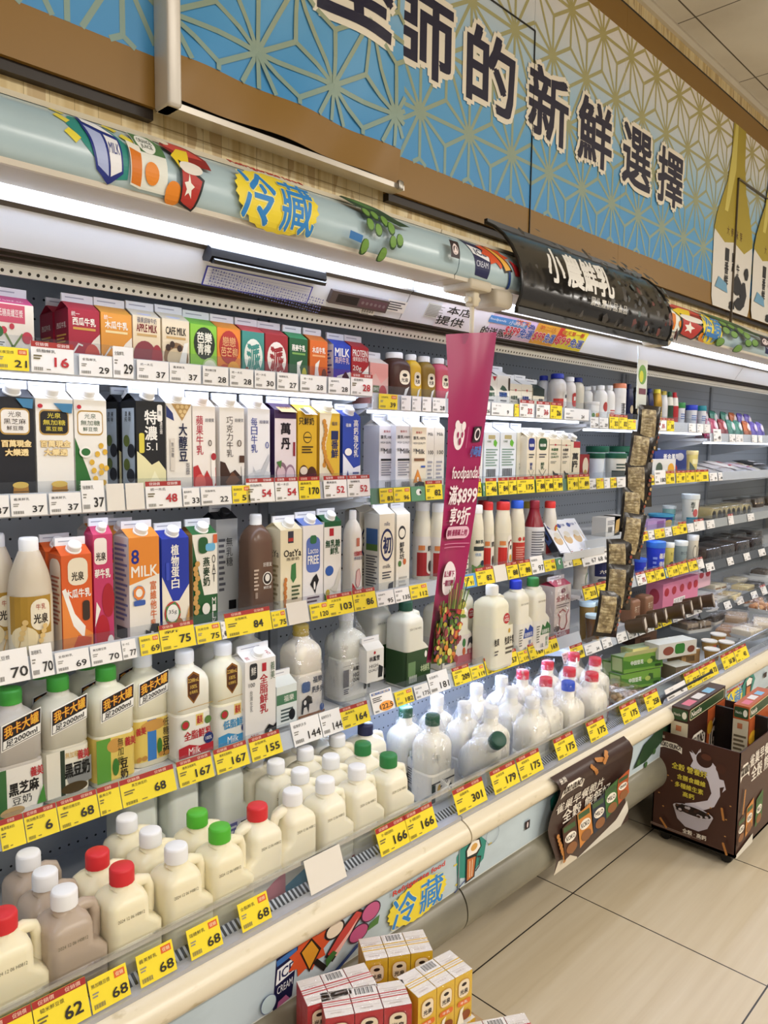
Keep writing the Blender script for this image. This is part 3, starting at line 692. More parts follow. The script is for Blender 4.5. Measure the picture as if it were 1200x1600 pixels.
# ------------------------------------------------------------------ product builders (local: x along the shelf, front faces -y, z up)
def fr_front(w, d, h): return Flat((-w / 2, -d / 2, 0), (1, 0, 0), (0, 0, 1), w, h)
def fr_left(w, d, h): return Flat((-w / 2, d / 2, 0), (0, -1, 0), (0, 0, 1), d, h)
def fr_right(w, d, h): return Flat((w / 2, -d / 2, 0), (0, 1, 0), (0, 0, 1), d, h)
def draw(A, ops):
    for o in ops or (): getattr(A, o[0])(*o[1:])
def carton(lab, u0, u1, ve, shelf, col, art, cap=None, side=None, roof=None, roofart=None, Y=1.528, sidecol=None, rise=.018, fin=.016, rot=0, z=None, grp=None, fincol='e9e9ea', d=None, wrap=False):
    zs = SZ[shelf] if z is None else z
    x0, x1 = xat(u0, Y, zs + .1), xat(u1, Y, zs + .1); w = x1 - x0 - .0015; d = d or min(w, .072)
    h = onY(u0, ve, Y)[1] - zs
    t = thing('milk_carton', lab, 'milk carton', ((x0 + x1) / 2, Y + d / 2, zs), rot, grp)
    b = MB(); hw, hd = w / 2, d / 2
    b.box(-hw, hw, -hd, hd, 0, h, col)
    if sidecol: Art(b, fr_left(w, d, h)).r(0, 0, 1, 1, sidecol)
    A = Art(b, fr_front(w, d, h)); draw(A, art)
    L = Art(b, fr_left(w, d, h)); L.fr.l = 2; draw(L, side)
    b.build('carton_body', t, 0)
    b = MB(); zr = h + rise; rc = roof or col
    b.quad((-hw, -hd, h), (hw, -hd, h), (hw, -.002, zr), (-hw, -.002, zr), rc); b.quad((hw, hd, h), (-hw, hd, h), (-hw, .002, zr), (hw, .002, zr), rc)
    for s in (-1, 1):
        b.add([(s * hw, -hd, h), (s * hw, hd, h), (s * hw, 0, zr), (s * hw * .55, 0, h + rise * .6)], ((0, 1, 3), (1, 2, 3), (2, 0, 3)), sidecol or rc)
    b.box(-hw, hw, -.003, .003, zr - .001, zr + fin, fincol)
    Art(b, Flat((-hw, -.0031, zr), (1, 0, 0), (0, 0, 1), w, fin)).r(.1, .45, .7, .6, 'a8a8b2')
    if roofart:
        sl = math.hypot(hd, rise); draw(Art(b, Flat((-hw, -hd, h), (1, 0, 0), (0, hd, rise), w, sl)), roofart)
    gt = b.build('gable_top', t, 0)
    if cap:
        a = math.atan2(rise, hd); r = min(.0145, w * .22)
        xf = Matrix.Translation((0, -hd * .52, h + rise * .48)) @ Matrix.Rotation(a * .75 + .25, 4, 'X')
        b = MB(); b.lathe([(r * 1.15, 0), (r * 1.15, .004), (r, .005), (r, .016), (r * .85, .018), (.0005, .018)], cap, 18, xf); b.build('cap', gt)
    if wrap: bag(t, w * 1.25, d * 1.35, h + .05, 5)
    return t
def dup(root, loc, lab, grp=None):
    r = root.copy(); COL.objects.link(r); r.location = loc; r['label'] = lab
    if grp: r['group'] = grp
    for ch in list(root.children):
        c = ch.copy(); COL.objects.link(c); c.parent = r
        for g in list(ch.children):
            e = g.copy(); COL.objects.link(e); e.parent = c
    return r
def behind(root, dy, lab, dx=0): 
    return dup(root, (root.location.x + dx, root.location.y + dy, root.location.z), lab)
def capmesh(t, x, y, z, r, h, col, name='cap', ribs=True, xf=None):
    b = MB(); n = 28; rings = []
    for q, zz in ((1.0, 0), (1.0, h * .82), (.93, h * .97), (.86, h)):
        rings.append([(x + r * q * (1 + (.025 if ribs and j % 2 and q > .99 else 0)) * math.cos(2 * PI * j / n), y + r * q * (1 + (.025 if ribs and j % 2 and q > .99 else 0)) * math.sin(2 * PI * j / n), z + zz) for j in range(n)])
    b.loft(rings, col, xf); return b.build(name, t, 50)
def bag(t, w, d, h, seed=1, neck=.028, cx=0):
    """thin film bag drawn up round a bottle and tied over its top"""
    rnd = random.Random(seed * 77 + int(h * 1000)); b = MB(); rings = []; n = 22
    for i, (f, z) in enumerate(((.9, .002), (1.02, .03), (1.05, .25), (1.0, .5), (.94, .65), (.8, .78), (.5, .9), (.34, 1.0), (.42, 1.06))):
        ring = []
        for j in range(n):
            a = 2 * PI * j / n; q = f * (1 + rnd.uniform(-.05, .05))
            ring.append((cx * z + w / 2 * q * math.copysign(abs(math.cos(a)) ** .75, math.cos(a)), d / 2 * q * math.copysign(abs(math.sin(a)) ** .75, math.sin(a)), h * (z + rnd.uniform(-.012, .012))))
        rings.append(ring)
    b.loft(rings, FILM, None, (False, False)); return b.build('film_bag', t, 70)
MILKY = lambda c: M(c, .32, 0, 0, .25)
def jug(lab, u, v, capcol, col='ede4c4', band=(), side=1, z=None, h=.258, w=.103, d=.088, Y=None, wrap=0, xf=None, date=True, zc=None, bandcol='e6e4de', bh=.3, grp=None, rot=0):
    st = .585 if z is None else .47
    if z is None:
        if Y is None: x, Y = on_deck(u, v, h)
        z = deck(Y); x = xat(u, Y, z + h)
    elif Y is None: x, Y = onZ(u, v, z + h)
    else: x = xat(u, Y, z + h)
    nx = -.010 * side
    t = thing('milk_jug', lab, 'milk jug', (x - nx, Y, z), rot, grp)
    hw, hd = w / 2, d / 2; rec = .025; rc = .018
    S = []
    for f, a, e, q in ((0, .005, 0, .004), (.02, 0, 0, 0), (st - .03, 0, 0, 0), (st + .015, 0, .012, 0), (st + .05, 0, rec, 0), (.755, 0, rec, .001), (.79, .003, rec + .002, .003), (.82, .010, rec + .005, .009), (.845, .022, rec + .012, .017)):
        x0, x1 = -hw + a, hw - max(e, a if f < .03 else 0)
        if side < 0: x0, x1 = -x1, -x0
        S.append(rring(x0, x1, -hd + q, hd - q, rc, f * h, 5))
    b = MB(); k = len(S[0])
    for f, r in ((.862, .023), (.872, .0205), (.90, .0205)): S.append([(nx + r * math.cos(a), r * math.sin(a), f * h) for a in [2 * PI * (j // 6 * 6 + (j % 6) * 1.2) / 24 for j in range(k)]])
    b.loft(S, MILKY(col), xf)
    A = Art(b, Flat((-hw, -hd, 0), (1, 0, 0), (0, 0, 1), w, h))
    if xf is None:
        if date: A.t('2024 12 06 H0812' if date is True else date, .5 - side * .14, .70, .50, .024, '7a745f', slant=0)
    bo = b.build('bottle_body', t, 55)
    s = side; b = MB()
    b.tube([(s * .004, 0, .825 * h), (s * (hw - .030), 0, .838 * h), (s * (hw - .014), 0, .82 * h), (s * (hw - .0085), 0, .755 * h), (s * (hw - .0085), 0, (st + .62) / 2 * h), (s * (hw - .010), 0, st * h), (s * (hw - .02), 0, (st - .05) * h)], [.012, .012, .0105, .0098, .0098, .011, .013], MILKY(col), 10, xf); b.build('handle', bo, 60)
    if bandcol:
        b = MB(); e = .0007; zt = bh * h
        b.loft([rring(-hw - e, hw + e, -hd - e, hd + e, rc, zz, 5) for zz in (.035 * h, zt)], bandcol, xf, (False, False))
        if xf is None: draw(Art(b, Flat((-hw, -hd - e, .035 * h), (1, 0, 0), (0, 0, 1), w, zt - .035 * h)), band)
        b.build('label', bo, 40)
    capmesh(t, nx, 0, .885 * h, .0222, .115 * h, capcol, xf=xf)
    if wrap: bag(t, w * 1.16, d * 1.3, h * .97, wrap, cx=nx)
    return t
def tall(lab, u, v, capcol, col, band, bandcol, z=None, h=.268, w=.096, d=.096, Y=None, art=(), neck=.021, grp=None, wrap=0, bh=.44, shoulder=.695, b0=.06, step=0):
    z = SZ['A4'] if z is None else z
    if Y is None: x, Y = onZ(u, v, z + h)
    else: x = xat(u, Y, z + h)
    t = thing('milk_bottle', lab, 'milk bottle', (x, Y, z), 0, grp)
    hw, hd = w / 2, d / 2; b = MB(); S = []; q0 = shoulder
    for f, a in ((0, .005), (.02, 0), (bh, 0), (bh + .015, .0025), (bh + .03, 0), (q0, 0), (q0 + .04, .0012), (q0 + .08, .0045), (q0 + .112, .0105), (q0 + .135, .018), (q0 + .15, .025)):
        m_ = hw - a; ex = .03 if step and f > .5 else 0
        S.append(rring(-hw + a, hw - max(a, ex), -hd + a, hd - a, min(.022 + a * .8, m_ * .95), f * h, 5))
    k = len(S[0]); nx = -.014 if step else 0
    for f, r in ((q0 + .165, neck + .002), (q0 + .178, neck), (.91, neck)): S.append([(nx + r * math.cos(a), r * math.sin(a), f * h) for a in [2 * PI * (j // 6 * 6 + (j % 6) * 1.2) / 24 for j in range(k)]])
    b.loft(S, MILKY(col)); draw(Art(b, fr_front(w, d, h)), art); bo = b.build('bottle_body', t, 55)
    if bandcol:
        b = MB(); e = .0008
        b.loft([rring(-hw - e, hw + e, -hd - e, hd + e, .022, zz, 5) for zz in (b0 * h, (bh - .005) * h)], bandcol, None, (False, False))
        draw(Art(b, Flat((-hw, -hd - e, b0 * h), (1, 0, 0), (0, 0, 1), w, (bh - .005 - b0) * h)), band); b.build('label', bo, 40)
    capmesh(t, nx, 0, .885 * h, neck + .0015, .115 * h, capcol)
    if wrap: bag(t, w * 1.2, d * 1.25, h * .97, wrap)
    return t
PRO = {'milk': ((.92, 0), (1, .02), (1, .56), (.97, .63), (.86, .72), (.67, .81), (.48, .89)), 'straight': ((.94, 0), (1, .02), (1, .73), (.95, .78), (.78, .84), (.52, .885)), 'wide': ((.95, 0), (1, .02), (1, .60), (.97, .68), (.89, .76), (.78, .83), (.72, .885)), 'sauce': ((.95, 0), (1, .02), (1, .55), (.9, .62), (.7, .72), (.5, .82), (.45, .88)), 'can': ((.97, 0), (1, .01), (1, .88))}
def bottle(lab, u0, u1, vt, z, Yc, col, cap, prof='milk', sleeve=None, art=(), rng=(.05, .5), cat='bottle', name='drink_bottle', capr=.46, grp=None, n=24, wrap=0, gloss=None, square=False, rtop=1.0):
    z = SZ[z] if isinstance(z, str) else z
    x0, x1 = xat(u0, Yc, z + .06), xat(u1, Yc, z + .06); r = girth(u0, u1, (x0 + x1) / 2, Yc) / 2 * (1 if not square else .74) if square != 'row' else (x1 - x0) / 2 * .95; h = onY((u0 + u1) / 2, vt, Yc)[1] - z
    t = thing(name, lab, cat, ((x0 + x1) / 2, Yc, z), 0, grp)
    mt = gloss or MILKY(col); P = PRO[prof]
    b = MB()
    if square:
        S = [rring(-r * a, r * a, -r * a, r * a, r * (.35 if f < .7 else .6), f * h, 5) for a, f in P]
        S.append([(r * capr * .95 * math.cos(q), r * capr * .95 * math.sin(q), .9 * h) for q in [2 * PI * (j // 6 * 6 + (j % 6) * 1.2) / 24 for j in range(24)]])
        b.loft(S, mt)
    else: b.lathe([(r * a, f * h) for a, f in P] + [(r * capr * .95, .9 * h)], mt, n)
    bo = b.build('bottle_body', t, 50)
    if sleeve or art:
        y0, y1 = rng[0] * h, rng[1] * h; b = MB(); e = .0008
        def rad(f):
            for (ra, fa), (rb, fb) in zip(P, P[1:]):
                if fa <= f <= fb: return r * (ra + (rb - ra) * (f - fa) / (fb - fa))
            return r
        if square:
            if sleeve: b.loft([rring(-r - e, r + e, -r - e, r + e, r * .35, zz, 5) for zz in (y0, y1)], sleeve, None, (False, False))
            draw(Art(b, Flat((-r, -r - e, y0), (1, 0, 0), (0, 0, 1), 2 * r, y1 - y0)), art)
        else:
            if sleeve: b.lathe([(rad(rng[0] + (rng[1] - rng[0]) * i / 8) + e, y0 + (y1 - y0) * i / 8) for i in range(9)], sleeve, n, None, (False, False))
            draw(Art(b, Cyl(r + e + .0002, y0, 2.1 * r, y1 - y0)), art)
        b.build('label', bo, 50)
    if cap: capmesh(t, 0, 0, .885 * h, r * capr, .115 * h, cap)
    if wrap: bag(t, 2.3 * r, 2.3 * r, h, wrap)
    return t
def tub(lab, u0, u1, vt, z, Yc, col, lid, art=(), taper=.85, name='food_tub', cat='tub', grp=None, lidh=.14, n=28):
    z = SZ[z] if isinstance(z, str) else z
    x0, x1 = xat(u0, Yc, z + .05), xat(u1, Yc, z + .05); r = girth(u0, u1, (x0 + x1) / 2, Yc) / 2; h = onY((u0 + u1) / 2, vt, Yc)[1] - z
    t = thing(name, lab, cat, ((x0 + x1) / 2, Yc, z), 0, grp)
    b = MB(); hl = h * (1 - lidh); b.lathe([(r * taper * .96, 0), (r * taper, .002), (r * .97, hl)], col, n)
    if art: draw(Art(b, Cyl(r * taper + .0004, 0, 2.0 * r, hl, r * .97 + .0004)), art)
    b.build('tub_body', t, 40)
    b = MB(); b.lathe([(r, hl * .985), (r * 1.03, hl), (r * 1.03, h * .985), (r * .98, h), (r * .9, h), (r * .88, h - .002), (.0005, h - .002)], lid, n, None, (False, True)); b.build('lid', t, 40)
    return t
def box(name, lab, cat, u0, u1, vt, z, Y, col, art=(), side=None, d=.06, rot=0, top=None, grp=None, topart=None, x=None, w=None, h=None, rx=0, flap=None):
    z = SZ[z] if isinstance(z, str) else z
    if x is None:
        x0, x1 = xat(u0, Y, z + .03), xat(u1, Y, z + .03); w = x1 - x0 - .001; x = (x0 + x1) / 2
    h = h or onY(u0, vt, Y)[1] - z
    t = thing(name, lab, cat, (x, Y + d / 2, z), (rx, 0, rot), grp)
    b = MB(); b.box(-w / 2, w / 2, -d / 2, d / 2, 0, h, col)
    draw(Art(b, fr_front(w, d, h)), art); draw(Art(b, fr_left(w, d, h)), side)
    if top: Art(b, Flat((-w / 2, -d / 2, h), (1, 0, 0), (0, 1, 0), w, d)).r(0, 0, 1, 1, top)
    if topart: A = Art(b, Flat((-w / 2, -d / 2, h), (1, 0, 0), (0, 1, 0), w, d)); A.fr.l = 2; draw(A, topart)
    b.build('box_body', t, 0)
    if flap:
        b = MB(); b.prism([(-d / 2, h), (-d / 2 - .012, h + .02), (-d / 2 - .010, h + .02), (-d / 2 + .002, h)], -w / 2 + .004, w / 2 - .004, flap); b.build('box_flap', t, 0)
    return t
def pillow(mb, w, h, th, mat, xf=None, n=8, seal=.06, edge=None):
    """pouch: two bulging sheets, flat crimped ends; stands in x-z, thickness along y"""
    vs = []; fs = []; m_ = n + 1
    for s in (-1, 1):
        for j in range(m_):
            for i in range(m_):
                a, c = i / n, j / n
                bul = (max(0, 1 - abs(2 * a - 1) ** 2.4)) ** .7 * (max(0, 1 - abs(2 * c - 1) ** 3) if seal < c < 1 - seal else 0) ** .6
                vs.append(((a - .5) * w * (1 - .05 * math.sin(c * PI)), s * (th / 2 * bul + .0006), c * h))
        o = 0 if s < 0 else m_ * m_
        fs += [((o + j * m_ + i), (o + j * m_ + i + 1), (o + (j + 1) * m_ + i + 1), (o + (j + 1) * m_ + i)) if s < 0 else ((o + (j + 1) * m_ + i), (o + (j + 1) * m_ + i + 1), (o + j * m_ + i + 1), (o + j * m_ + i)) for j in range(n) for i in range(n)]
    mb.add(vs, fs, mat, xf)
class PillowFrame:
    curved = 1; bands = ((0, .014), (1, .014))
    def __init__(s, w, h, th): s.W, s.H, s.th, s.l = w, h, th, 0
    def pt(s, x, y, l):
        a, c = x / s.W, y / s.H
        bul = (max(0, 1 - abs(2 * a - 1) ** 2.4)) ** .7 * (max(0, 1 - abs(2 * c - 1) ** 3) if .06 < c < .94 else 0) ** .6
        return ((a - .5) * s.W, -(s.th / 2 * bul + .0022 + .0005 * l), y)
def pouch(lab, x, y, z, w, h, th, col, art=(), rx=0, rot=0, grp=None, name='food_pouch', cat='pouch', band=None):
    t = thing(name, lab, cat, (x, y, z), (rx, 0, rot), grp)
    b = MB(); pillow(b, w, h, th, M(col, .25)); draw(Art(b, PillowFrame(w, h, th)), art); b.build('pouch_body', t, 60)
    return t
def tray(lab, x, y, z, w, d, h, base, items, grp=None, rot=0, lid=True, name='food_tray', cat='tray', rx=0, lidm=None):
    """shallow plastic tray, what lies in it, and a clear lid; items = (kind, colour, colour2, count)"""
    t = thing(name, lab, cat, (x, y, z), (rx, 0, rot), grp)
    b = MB(); b.loft([rring(-w / 2 + .006, w / 2 - .006, -d / 2 + .006, d / 2 - .006, .01, 0, 3), rring(-w / 2, w / 2, -d / 2, d / 2, .012, h * .3, 3), rring(-w / 2 + .002, w / 2 - .002, -d / 2 + .002, d / 2 - .002, .012, h * .3, 3), rring(-w / 2 + .008, w / 2 - .008, -d / 2 + .008, d / 2 - .008, .01, .003, 3)], base, None, (True, True)); b.build('tray_base', t)
    kind, c1, c2, n = items
    for i in range(n):
        b = MB(); xx = -w / 2 + w * (i + .5) / n; r = min(w / n * .48, h * .42)
        if kind == 'roll':
            xf = Matrix.Translation((xx, d / 2 - .012, r + .004)) @ Matrix.Rotation(PI / 2, 4, 'X'); b.lathe([(r, 0), (r, d - .024)], c1, 16, xf)
            for k, c in ((.78, c2), (.52, c1), (.28, c2)): b.lathe([(r * k, d - .0238 + (1 - k) * .001), (.0004, d - .0238 + (1 - k) * .001)], c, 12, xf)
            b.build('cake_roll', t, 50)
        elif kind == 'slab': b.rbox(xx - w / n * .45, xx + w / n * .45, -d / 2 + .012, d / 2 - .012, .004, h * .78, .005, c1); Art(b, Flat((xx - w / n * .45, -d / 2 + .012, .004), (1, 0, 0), (0, 0, 1), w / n * .9, h * .7)).r(.05, .35, .95, .55, c2); b.build('slice', t, 50)
        elif kind == 'ball':
            for j in range(3):
                rr = min(w / n, d / 3) * .46; b2 = MB(); yy = -d / 2 + d * (j + .5) / 3
                b2.lathe([(rr * math.cos(a), rr * .9 + rr * .9 * math.sin(a)) for a in [-PI / 2 + .2 + i2 * (PI - .4) / 7 for i2 in range(8)]], c1 if (i + j) % 2 else c2, 10, Matrix.Translation((xx, yy, .004))); b2.build('bun', t, 60)
    if lid:
        b = MB(); b.loft([rring(-w / 2 - .001, w / 2 + .001, -d / 2 - .001, d / 2 + .001, .012, h * .31, 3), rring(-w / 2 + .004, w / 2 - .004, -d / 2 + .004, d / 2 - .004, .012, h * .95, 3), rring(-w / 2 + .01, w / 2 - .01, -d / 2 + .01, d / 2 - .01, .01, h, 3)], lidm or LID, None, (False, True)); b.build('tray_lid', t, 40)
    return t
# ------------------------------------------------------------------ top row, nearest shelf: small cartons
W_, K_, R_, G_, Bl, Y_ = 'f2efe8', '17171b', 'b3202e', '2f6b35', '2138a0', 'e8c23a'
def small(lab, u0, u1, ve, col, title, accent, tcol='f4efe4', extra=(), **k):
    art = [('t', title, .5, .80, .74, .13, tcol, .02), ('r', .14, .66, .86, .70, accent)] + list(extra)
    return carton(lab, u0, u1, ve, 'A1', col, art, side=[('t', title, .5, .74, .7, .1, tcol), ('m', .15, .2, .85, .6, 7, accent)], **k)
splash = lambda c, f: [('poly', [(0, 0), (1, 0), (1, .62), (.78, .5), (.6, .35), (.45, .18), (.2, .12), (0, .3)], c), ('e', .74, .2, .26, .24, f), ('line', [(.1, .25), (.3, .42), (.42, .40)], .05, W_)]
carton('pink and cream low sugar soy carton, first on the top shelf from the left', -13, 53, 470, 'A1', 'ece4d8', [('r', .08, .68, .78, .98, 'c8506a'), ('t', '低糖高纖豆漿', .43, .84, .6, .13, W_), ('line', [(.45, 0), (.45, .3), (.25, .55)], .05, '6f8a45'), ('line', [(.45, .25), (.7, .5)], .05, '6f8a45'), ('e', .25, .55, .08, .06, 'c23a4c'), ('e', .45, .62, .06, .05, 'c23a4c'), ('e', .82, .45, .13, .1, 'c23a4c'), ('e', .1, .52, .14, .1, G_), ('r', .02, .0, .28, .38, W_), ('m', .04, .03, .26, .36, 9, '55565a'), ('e', .62, .16, .12, .1, '8a6a9a')], roof='d9578c', roofart=[('t', '大醇豆', .5, .5, .6, .5, W_)])
wm = small('dark red watermelon milk carton with its plain side showing, top shelf', 106, 156, 481, 'a81f38', '西瓜牛乳', 'd2a04a', extra=splash('e9e0d2', 'c9473c') + [('t', '統一', .22, .92, .26, .08, W_)], sidecol='8a1730', roof='c73a4c', Y=1.53)
behind(wm, .076, 'second dark red carton half hidden behind the watermelon milk carton')
small('orange papaya milk carton between the dark red and cream cartons, top shelf', 157, 206, 487, 'e29a3c', '木瓜牛乳', 'f0d9a0', extra=splash('efe6d8', 'c9702a') + [('t', '統一', .22, .92, .26, .08, W_)], roof='eaa640')
small('cream carton with a dark red apple picture, top shelf', 207, 251, 492, 'ead9b8', 'APPLE MILK', 'c9a46a', '7a1a22', [('e', .42, .30, .42, .28, '8c3a44'), ('poly', [(0, 0), (.75, 0), (.9, .5), (.7, .3), (.5, .06), (.1, .2)], W_), ('e', .86, .28, .2, .25, 'a2343e'), ('t', '蘋果調味牛奶', .5, .93, .7, .1, '232a5a')], roof='e9dfc8', roofart=[('e', .5, .5, .3, .3, 'c7cdf0')])
small('cream carton with coffee beans and milk picture, top shelf', 253, 296, 497, 'e8d8ba', 'CAFE MILK', 'c9a46a', '2a1c16', [('e', .5, .32, .46, .28, '8c6a48'), ('e', .5, .3, .34, .2, 'd9c4a0'), ('poly', [(.2, 0), (.8, 0), (.95, .62), (.8, .6), (.55, .15), (.3, .12)], W_)] + [('e', x, y, .09, .06, '3a241a') for x, y in ((.2, .5), (.35, .56), (.62, .5), (.14, .2), (.3, .04), (.72, .08), (.9, .1))], roof='e9dfc8', roofart=[('e', .5, .5, .3, .3, 'c7cdf0')])
small('lime green guava drink carton with a black oval, top shelf', 297, 339, 505, '8cc63f', ' ', '8cc63f', extra=[('e', .52, .66, .40, .30, '1e2a1c'), ('t', '芭樂', .52, .76, .56, .2, 'f2efe0', .02), ('t', '青檸', .5, .55, .5, .2, 'f2efe0', .02), ('e', .72, .2, .3, .2, 'b8d98a'), ('e', .72, .2, .25, .16, 'eef2d8')], roof='7cc242')
small('orange guava mango carton with a red disc of writing, top shelf', 339, 376, 511, 'e8862c', ' ', 'e8862c', extra=[('e', .5, .64, .42, .32, 'b3302a'), ('t', '戀戀', .5, .75, .56, .18, 'f3c88a'), ('t', '芭芒柳', .5, .55, .7, .18, 'f3c88a'), ('e', .3, .15, .25, .16, 'c24a2a'), ('e', .68, .2, .28, .18, 'f0a83a'), ('poly', [(.0, .05), (.2, .2), (.1, .0)], '5a7a34')], roof='ef9a36')
small('teal carton with a big white brushed character, top shelf', 378, 413, 516, '3f8f84', ' ', '3f8f84', extra=[('e', .5, .52, .42, .34, 'e9ece2'), ('t', '派', .5, .5, .55, .5, '3f8f84', .04), ('e', .2, .16, .12, .14, '8c4a3a')], roof='d85a5e')
small('crimson carton with a big white brushed character, top shelf', 414, 450, 521, '9c2028', ' ', '9c2028', extra=[('e', .5, .52, .42, .34, 'f0e8e0'), ('t', '派', .5, .5, .55, .5, '9c2028', .04), ('e', .25, .14, .16, .12, '6a5a3a')], roof='c8444a')
small('dark green carton with a milk splash, top shelf', 452, 481, 527, '1f5a34', '燕麥牛乳', '7fae5a', extra=[('poly', [(.4, 0), (.75, 0), (.55, .4), (.7, .55), (.4, .5)], W_), ('e', .8, .2, .14, .2, 'c7c23a')], roof='46a06a')
small('orange carton with a slanting milk splash, top shelf', 484, 512, 531, 'd96a24', '木瓜牛乳', 'f0b07a', extra=[('poly', [(.2, 0), (.6, 0), (.45, .4), (.55, .6), (.3, .5)], W_), ('e', .8, .2, .16, .22, '6a4a2a')], roof='e8843a')
carton('blue high calcium milk carton with a black and white cow, top shelf', 521, 548, 538, 'A1', '2740a8', [('t', 'MILK', .5, .84, .84, .18, W_, .02), ('t', '高鈣牛乳', .5, .66, .84, .15, 'f4d6d0'), ('poly', [(0, 0), (1, 0), (1, .42), (.2, .3)], W_), ('poly', [(.45, .02), (.5, .3), (.7, .42), (.9, .3), (.95, .02), (.8, .14), (.62, .14)], K_), ('e', .2, .12, .2, .1, Bl)], side=[('r', 0, 0, 1, 1, 'e6e8ee'), ('m', .1, .1, .9, .9, 10, '5a6cb4')], sidecol='e6e8ee', roof='2f4cc0')
carton('red protein milk carton with a diagonal white band, last on the first top shelf', 549, 576, 541, 'A1', 'a81e26', [('t', 'PROTEIN', .5, .86, .86, .15, W_, .01), ('t', '優質蛋白牛乳', .5, .72, .86, .1, W_), ('t', '20g', .32, .5, .5, .15, W_), ('poly', [(0, 0), (1, 0), (1, .6), (.5, .35), (0, .25)], W_), ('poly', [(.2, .02), (.55, .3), (.9, .02), (.7, .1)], '1c2c6a'), ('e', .25, .1, .2, .1, R_)], roof='c23a40')
# ------------------------------------------------------------------ second row, nearest shelf: tall cartons
def badge(c1, c2, tc, a, b_, c): return [('rr', .08, .66, .88, .90, .14, c1), ('rr', .11, .675, .85, .885, .12, c2), ('t', a, .48, .845, .36, .05, tc), ('t', b_, .48, .78, .6, .05, tc), ('t', c, .48, .72, .46, .042, tc)]
gold_lot = [('t', '百萬現金', .5, .58, .8, .06, 'f0d9a0', .04, 'b3862c', .09), ('t', '大樂透', .5, .50, .62, .06, 'f0d9a0', .04, 'b3862c', .09), ('poly', [(.35, .02), (.8, .02), (.78, .2), (.38, .2)], 'c98a2a'), ('e', .57, .2, .22, .03, 'e8c25a'), ('line', [(.36, .14), (.8, .14)], .03, '7a5418'), ('line', [(.36, .08), (.8, .08)], .03, '7a5418'), ('e', .15, .06, .14, .05, '4a7fa8')]
carton('black sesame soy carton, leftmost of the tall cartons on the second shelf', -4, 55, 619, 'A2', '1a1b22', badge('b8934e', 'e9e4dc', '3a2c22', '光泉', '黑芝麻', '鮮豆漿') + gold_lot + [('poly', [(.5, .99), (.98, .99), (.95, .9), (.7, .91)], '3f7aa0')], cap='efefef', roof='20212a')
carton('white carton with a black shield badge and gold writing, second shelf', 57, 116, 622, 'A2', 'ebe7df', badge('b8934e', '1d1a1c', 'e8d44a', '光泉', '無加糖', '黑豆漿') + gold_lot + [('poly', [(.45, .96), (.98, .96), (.95, .87), (.7, .88)], '3f7aa0'), ('e', .1, .93, .07, .02, R_)], cap='f2f2f2')
carton('white soy carton with a green wedge and yellow beans, second shelf', 117, 168, 624, 'A2', 'ebe7df', [('poly', [(0, 0), (.7, 0), (.35, .34), (0, .64)], '2c6a2e')] + badge('b8934e', 'f0ece4', '1c4a24', '光泉', '無加糖', '鮮豆漿') + [('e', x, y, .08, .028, 'd9ac3a') for x, y in ((.8, .56), (.92, .5), (.68, .48), (.5, .4), (.8, .36), (.95, .34), (.6, .24), (.86, .2), (.72, .1), (.92, .08), (.55, .32), (.78, .3))] + [('e', .3, .5, .2, .055, 'f0ece4'), ('e', .3, .5, .14, .036, G_), ('m', .08, .04, .4, .2, 6, 'cfe0c8'), ('e', .12, .93, .07, .02, R_)], cap='f2f2f2')
bk = carton('black carton with two large white characters and a silver side, second shelf', 213, 259, 626, 'A2', '16171b', [('t', '特', .5, .84, .42, .14, W_, .02), ('t', '濃', .5, .68, .42, .14, W_, .02), ('t', '5.1', .52, .545, .38, .075, W_), ('rr', .72, .8, .9, .97, .06, W_), ('t', '無', .81, .885, .1, .05, K_), ('rr', .08, .48, .26, .68, .06, 'd9c94a'), ('poly', [(0, 0), (1, 0), (1, .3), (.75, .4), (.5, .36), (.25, .44), (0, .5)], 'e6dfae'), ('poly', [(.3, .1), (.6, .3), (.9, .12), (.6, .02)], 'f3eec8'), ('v', '濃豆漿', .84, .8, .1, .04, W_)], cap='efefef',
    side=[('r', .1, .07, .9, .93, 'b9c6d2'), ('v', '濃純', .36, .9, .16, .05, K_), ('v', '美味', .62, .9, .16, .05, K_), ('e', .4, .6, .2, .06, '6a7a3a'), ('e', .7, .5, .24, .07, '2a2c34'), ('e', .4, .36, .2, .06, '6a7a3a'), ('e', .66, .25, .26, .07, '2a2c34')], sidecol='16171b', fincol='cfd2d4')
behind(bk, .082, 'black carton behind the one with two large white characters, silver side showing')
carton('white soy carton with a bean photo at its top corner, second shelf', 260, 300, 630, 'A2', 'ebe5da', [('poly', [(.2, 1), (1, 1), (.62, .82)], 'b8935a'), ('poly', [(0, .98), (.25, .9), (.3, .82), (.0, .86)], '26346e')] + [('e', x, y, .07, .02, 'dcbf86') for x, y in ((.45, .97), (.62, .97), (.8, .97), (.55, .92), (.72, .92), (.62, .88))] + [('v', '大醇豆', .64, .80, .32, .125, '1a2040', .02), ('v', '豆漿', .82, .38, .16, .06, '1a2040'), ('rr', .12, .3, .3, .64, .03, 'd8d0c4'), ('v', '無加糖', .2, .6, .1, .05, '55565a'), ('e', .3, .14, .2, .055, '3a3a3e'), ('e', .3, .14, .17, .046, 'ebe5da'), ('t', '4.2g', .3, .14, .22, .035, '3a3a3e')], cap='efefef')
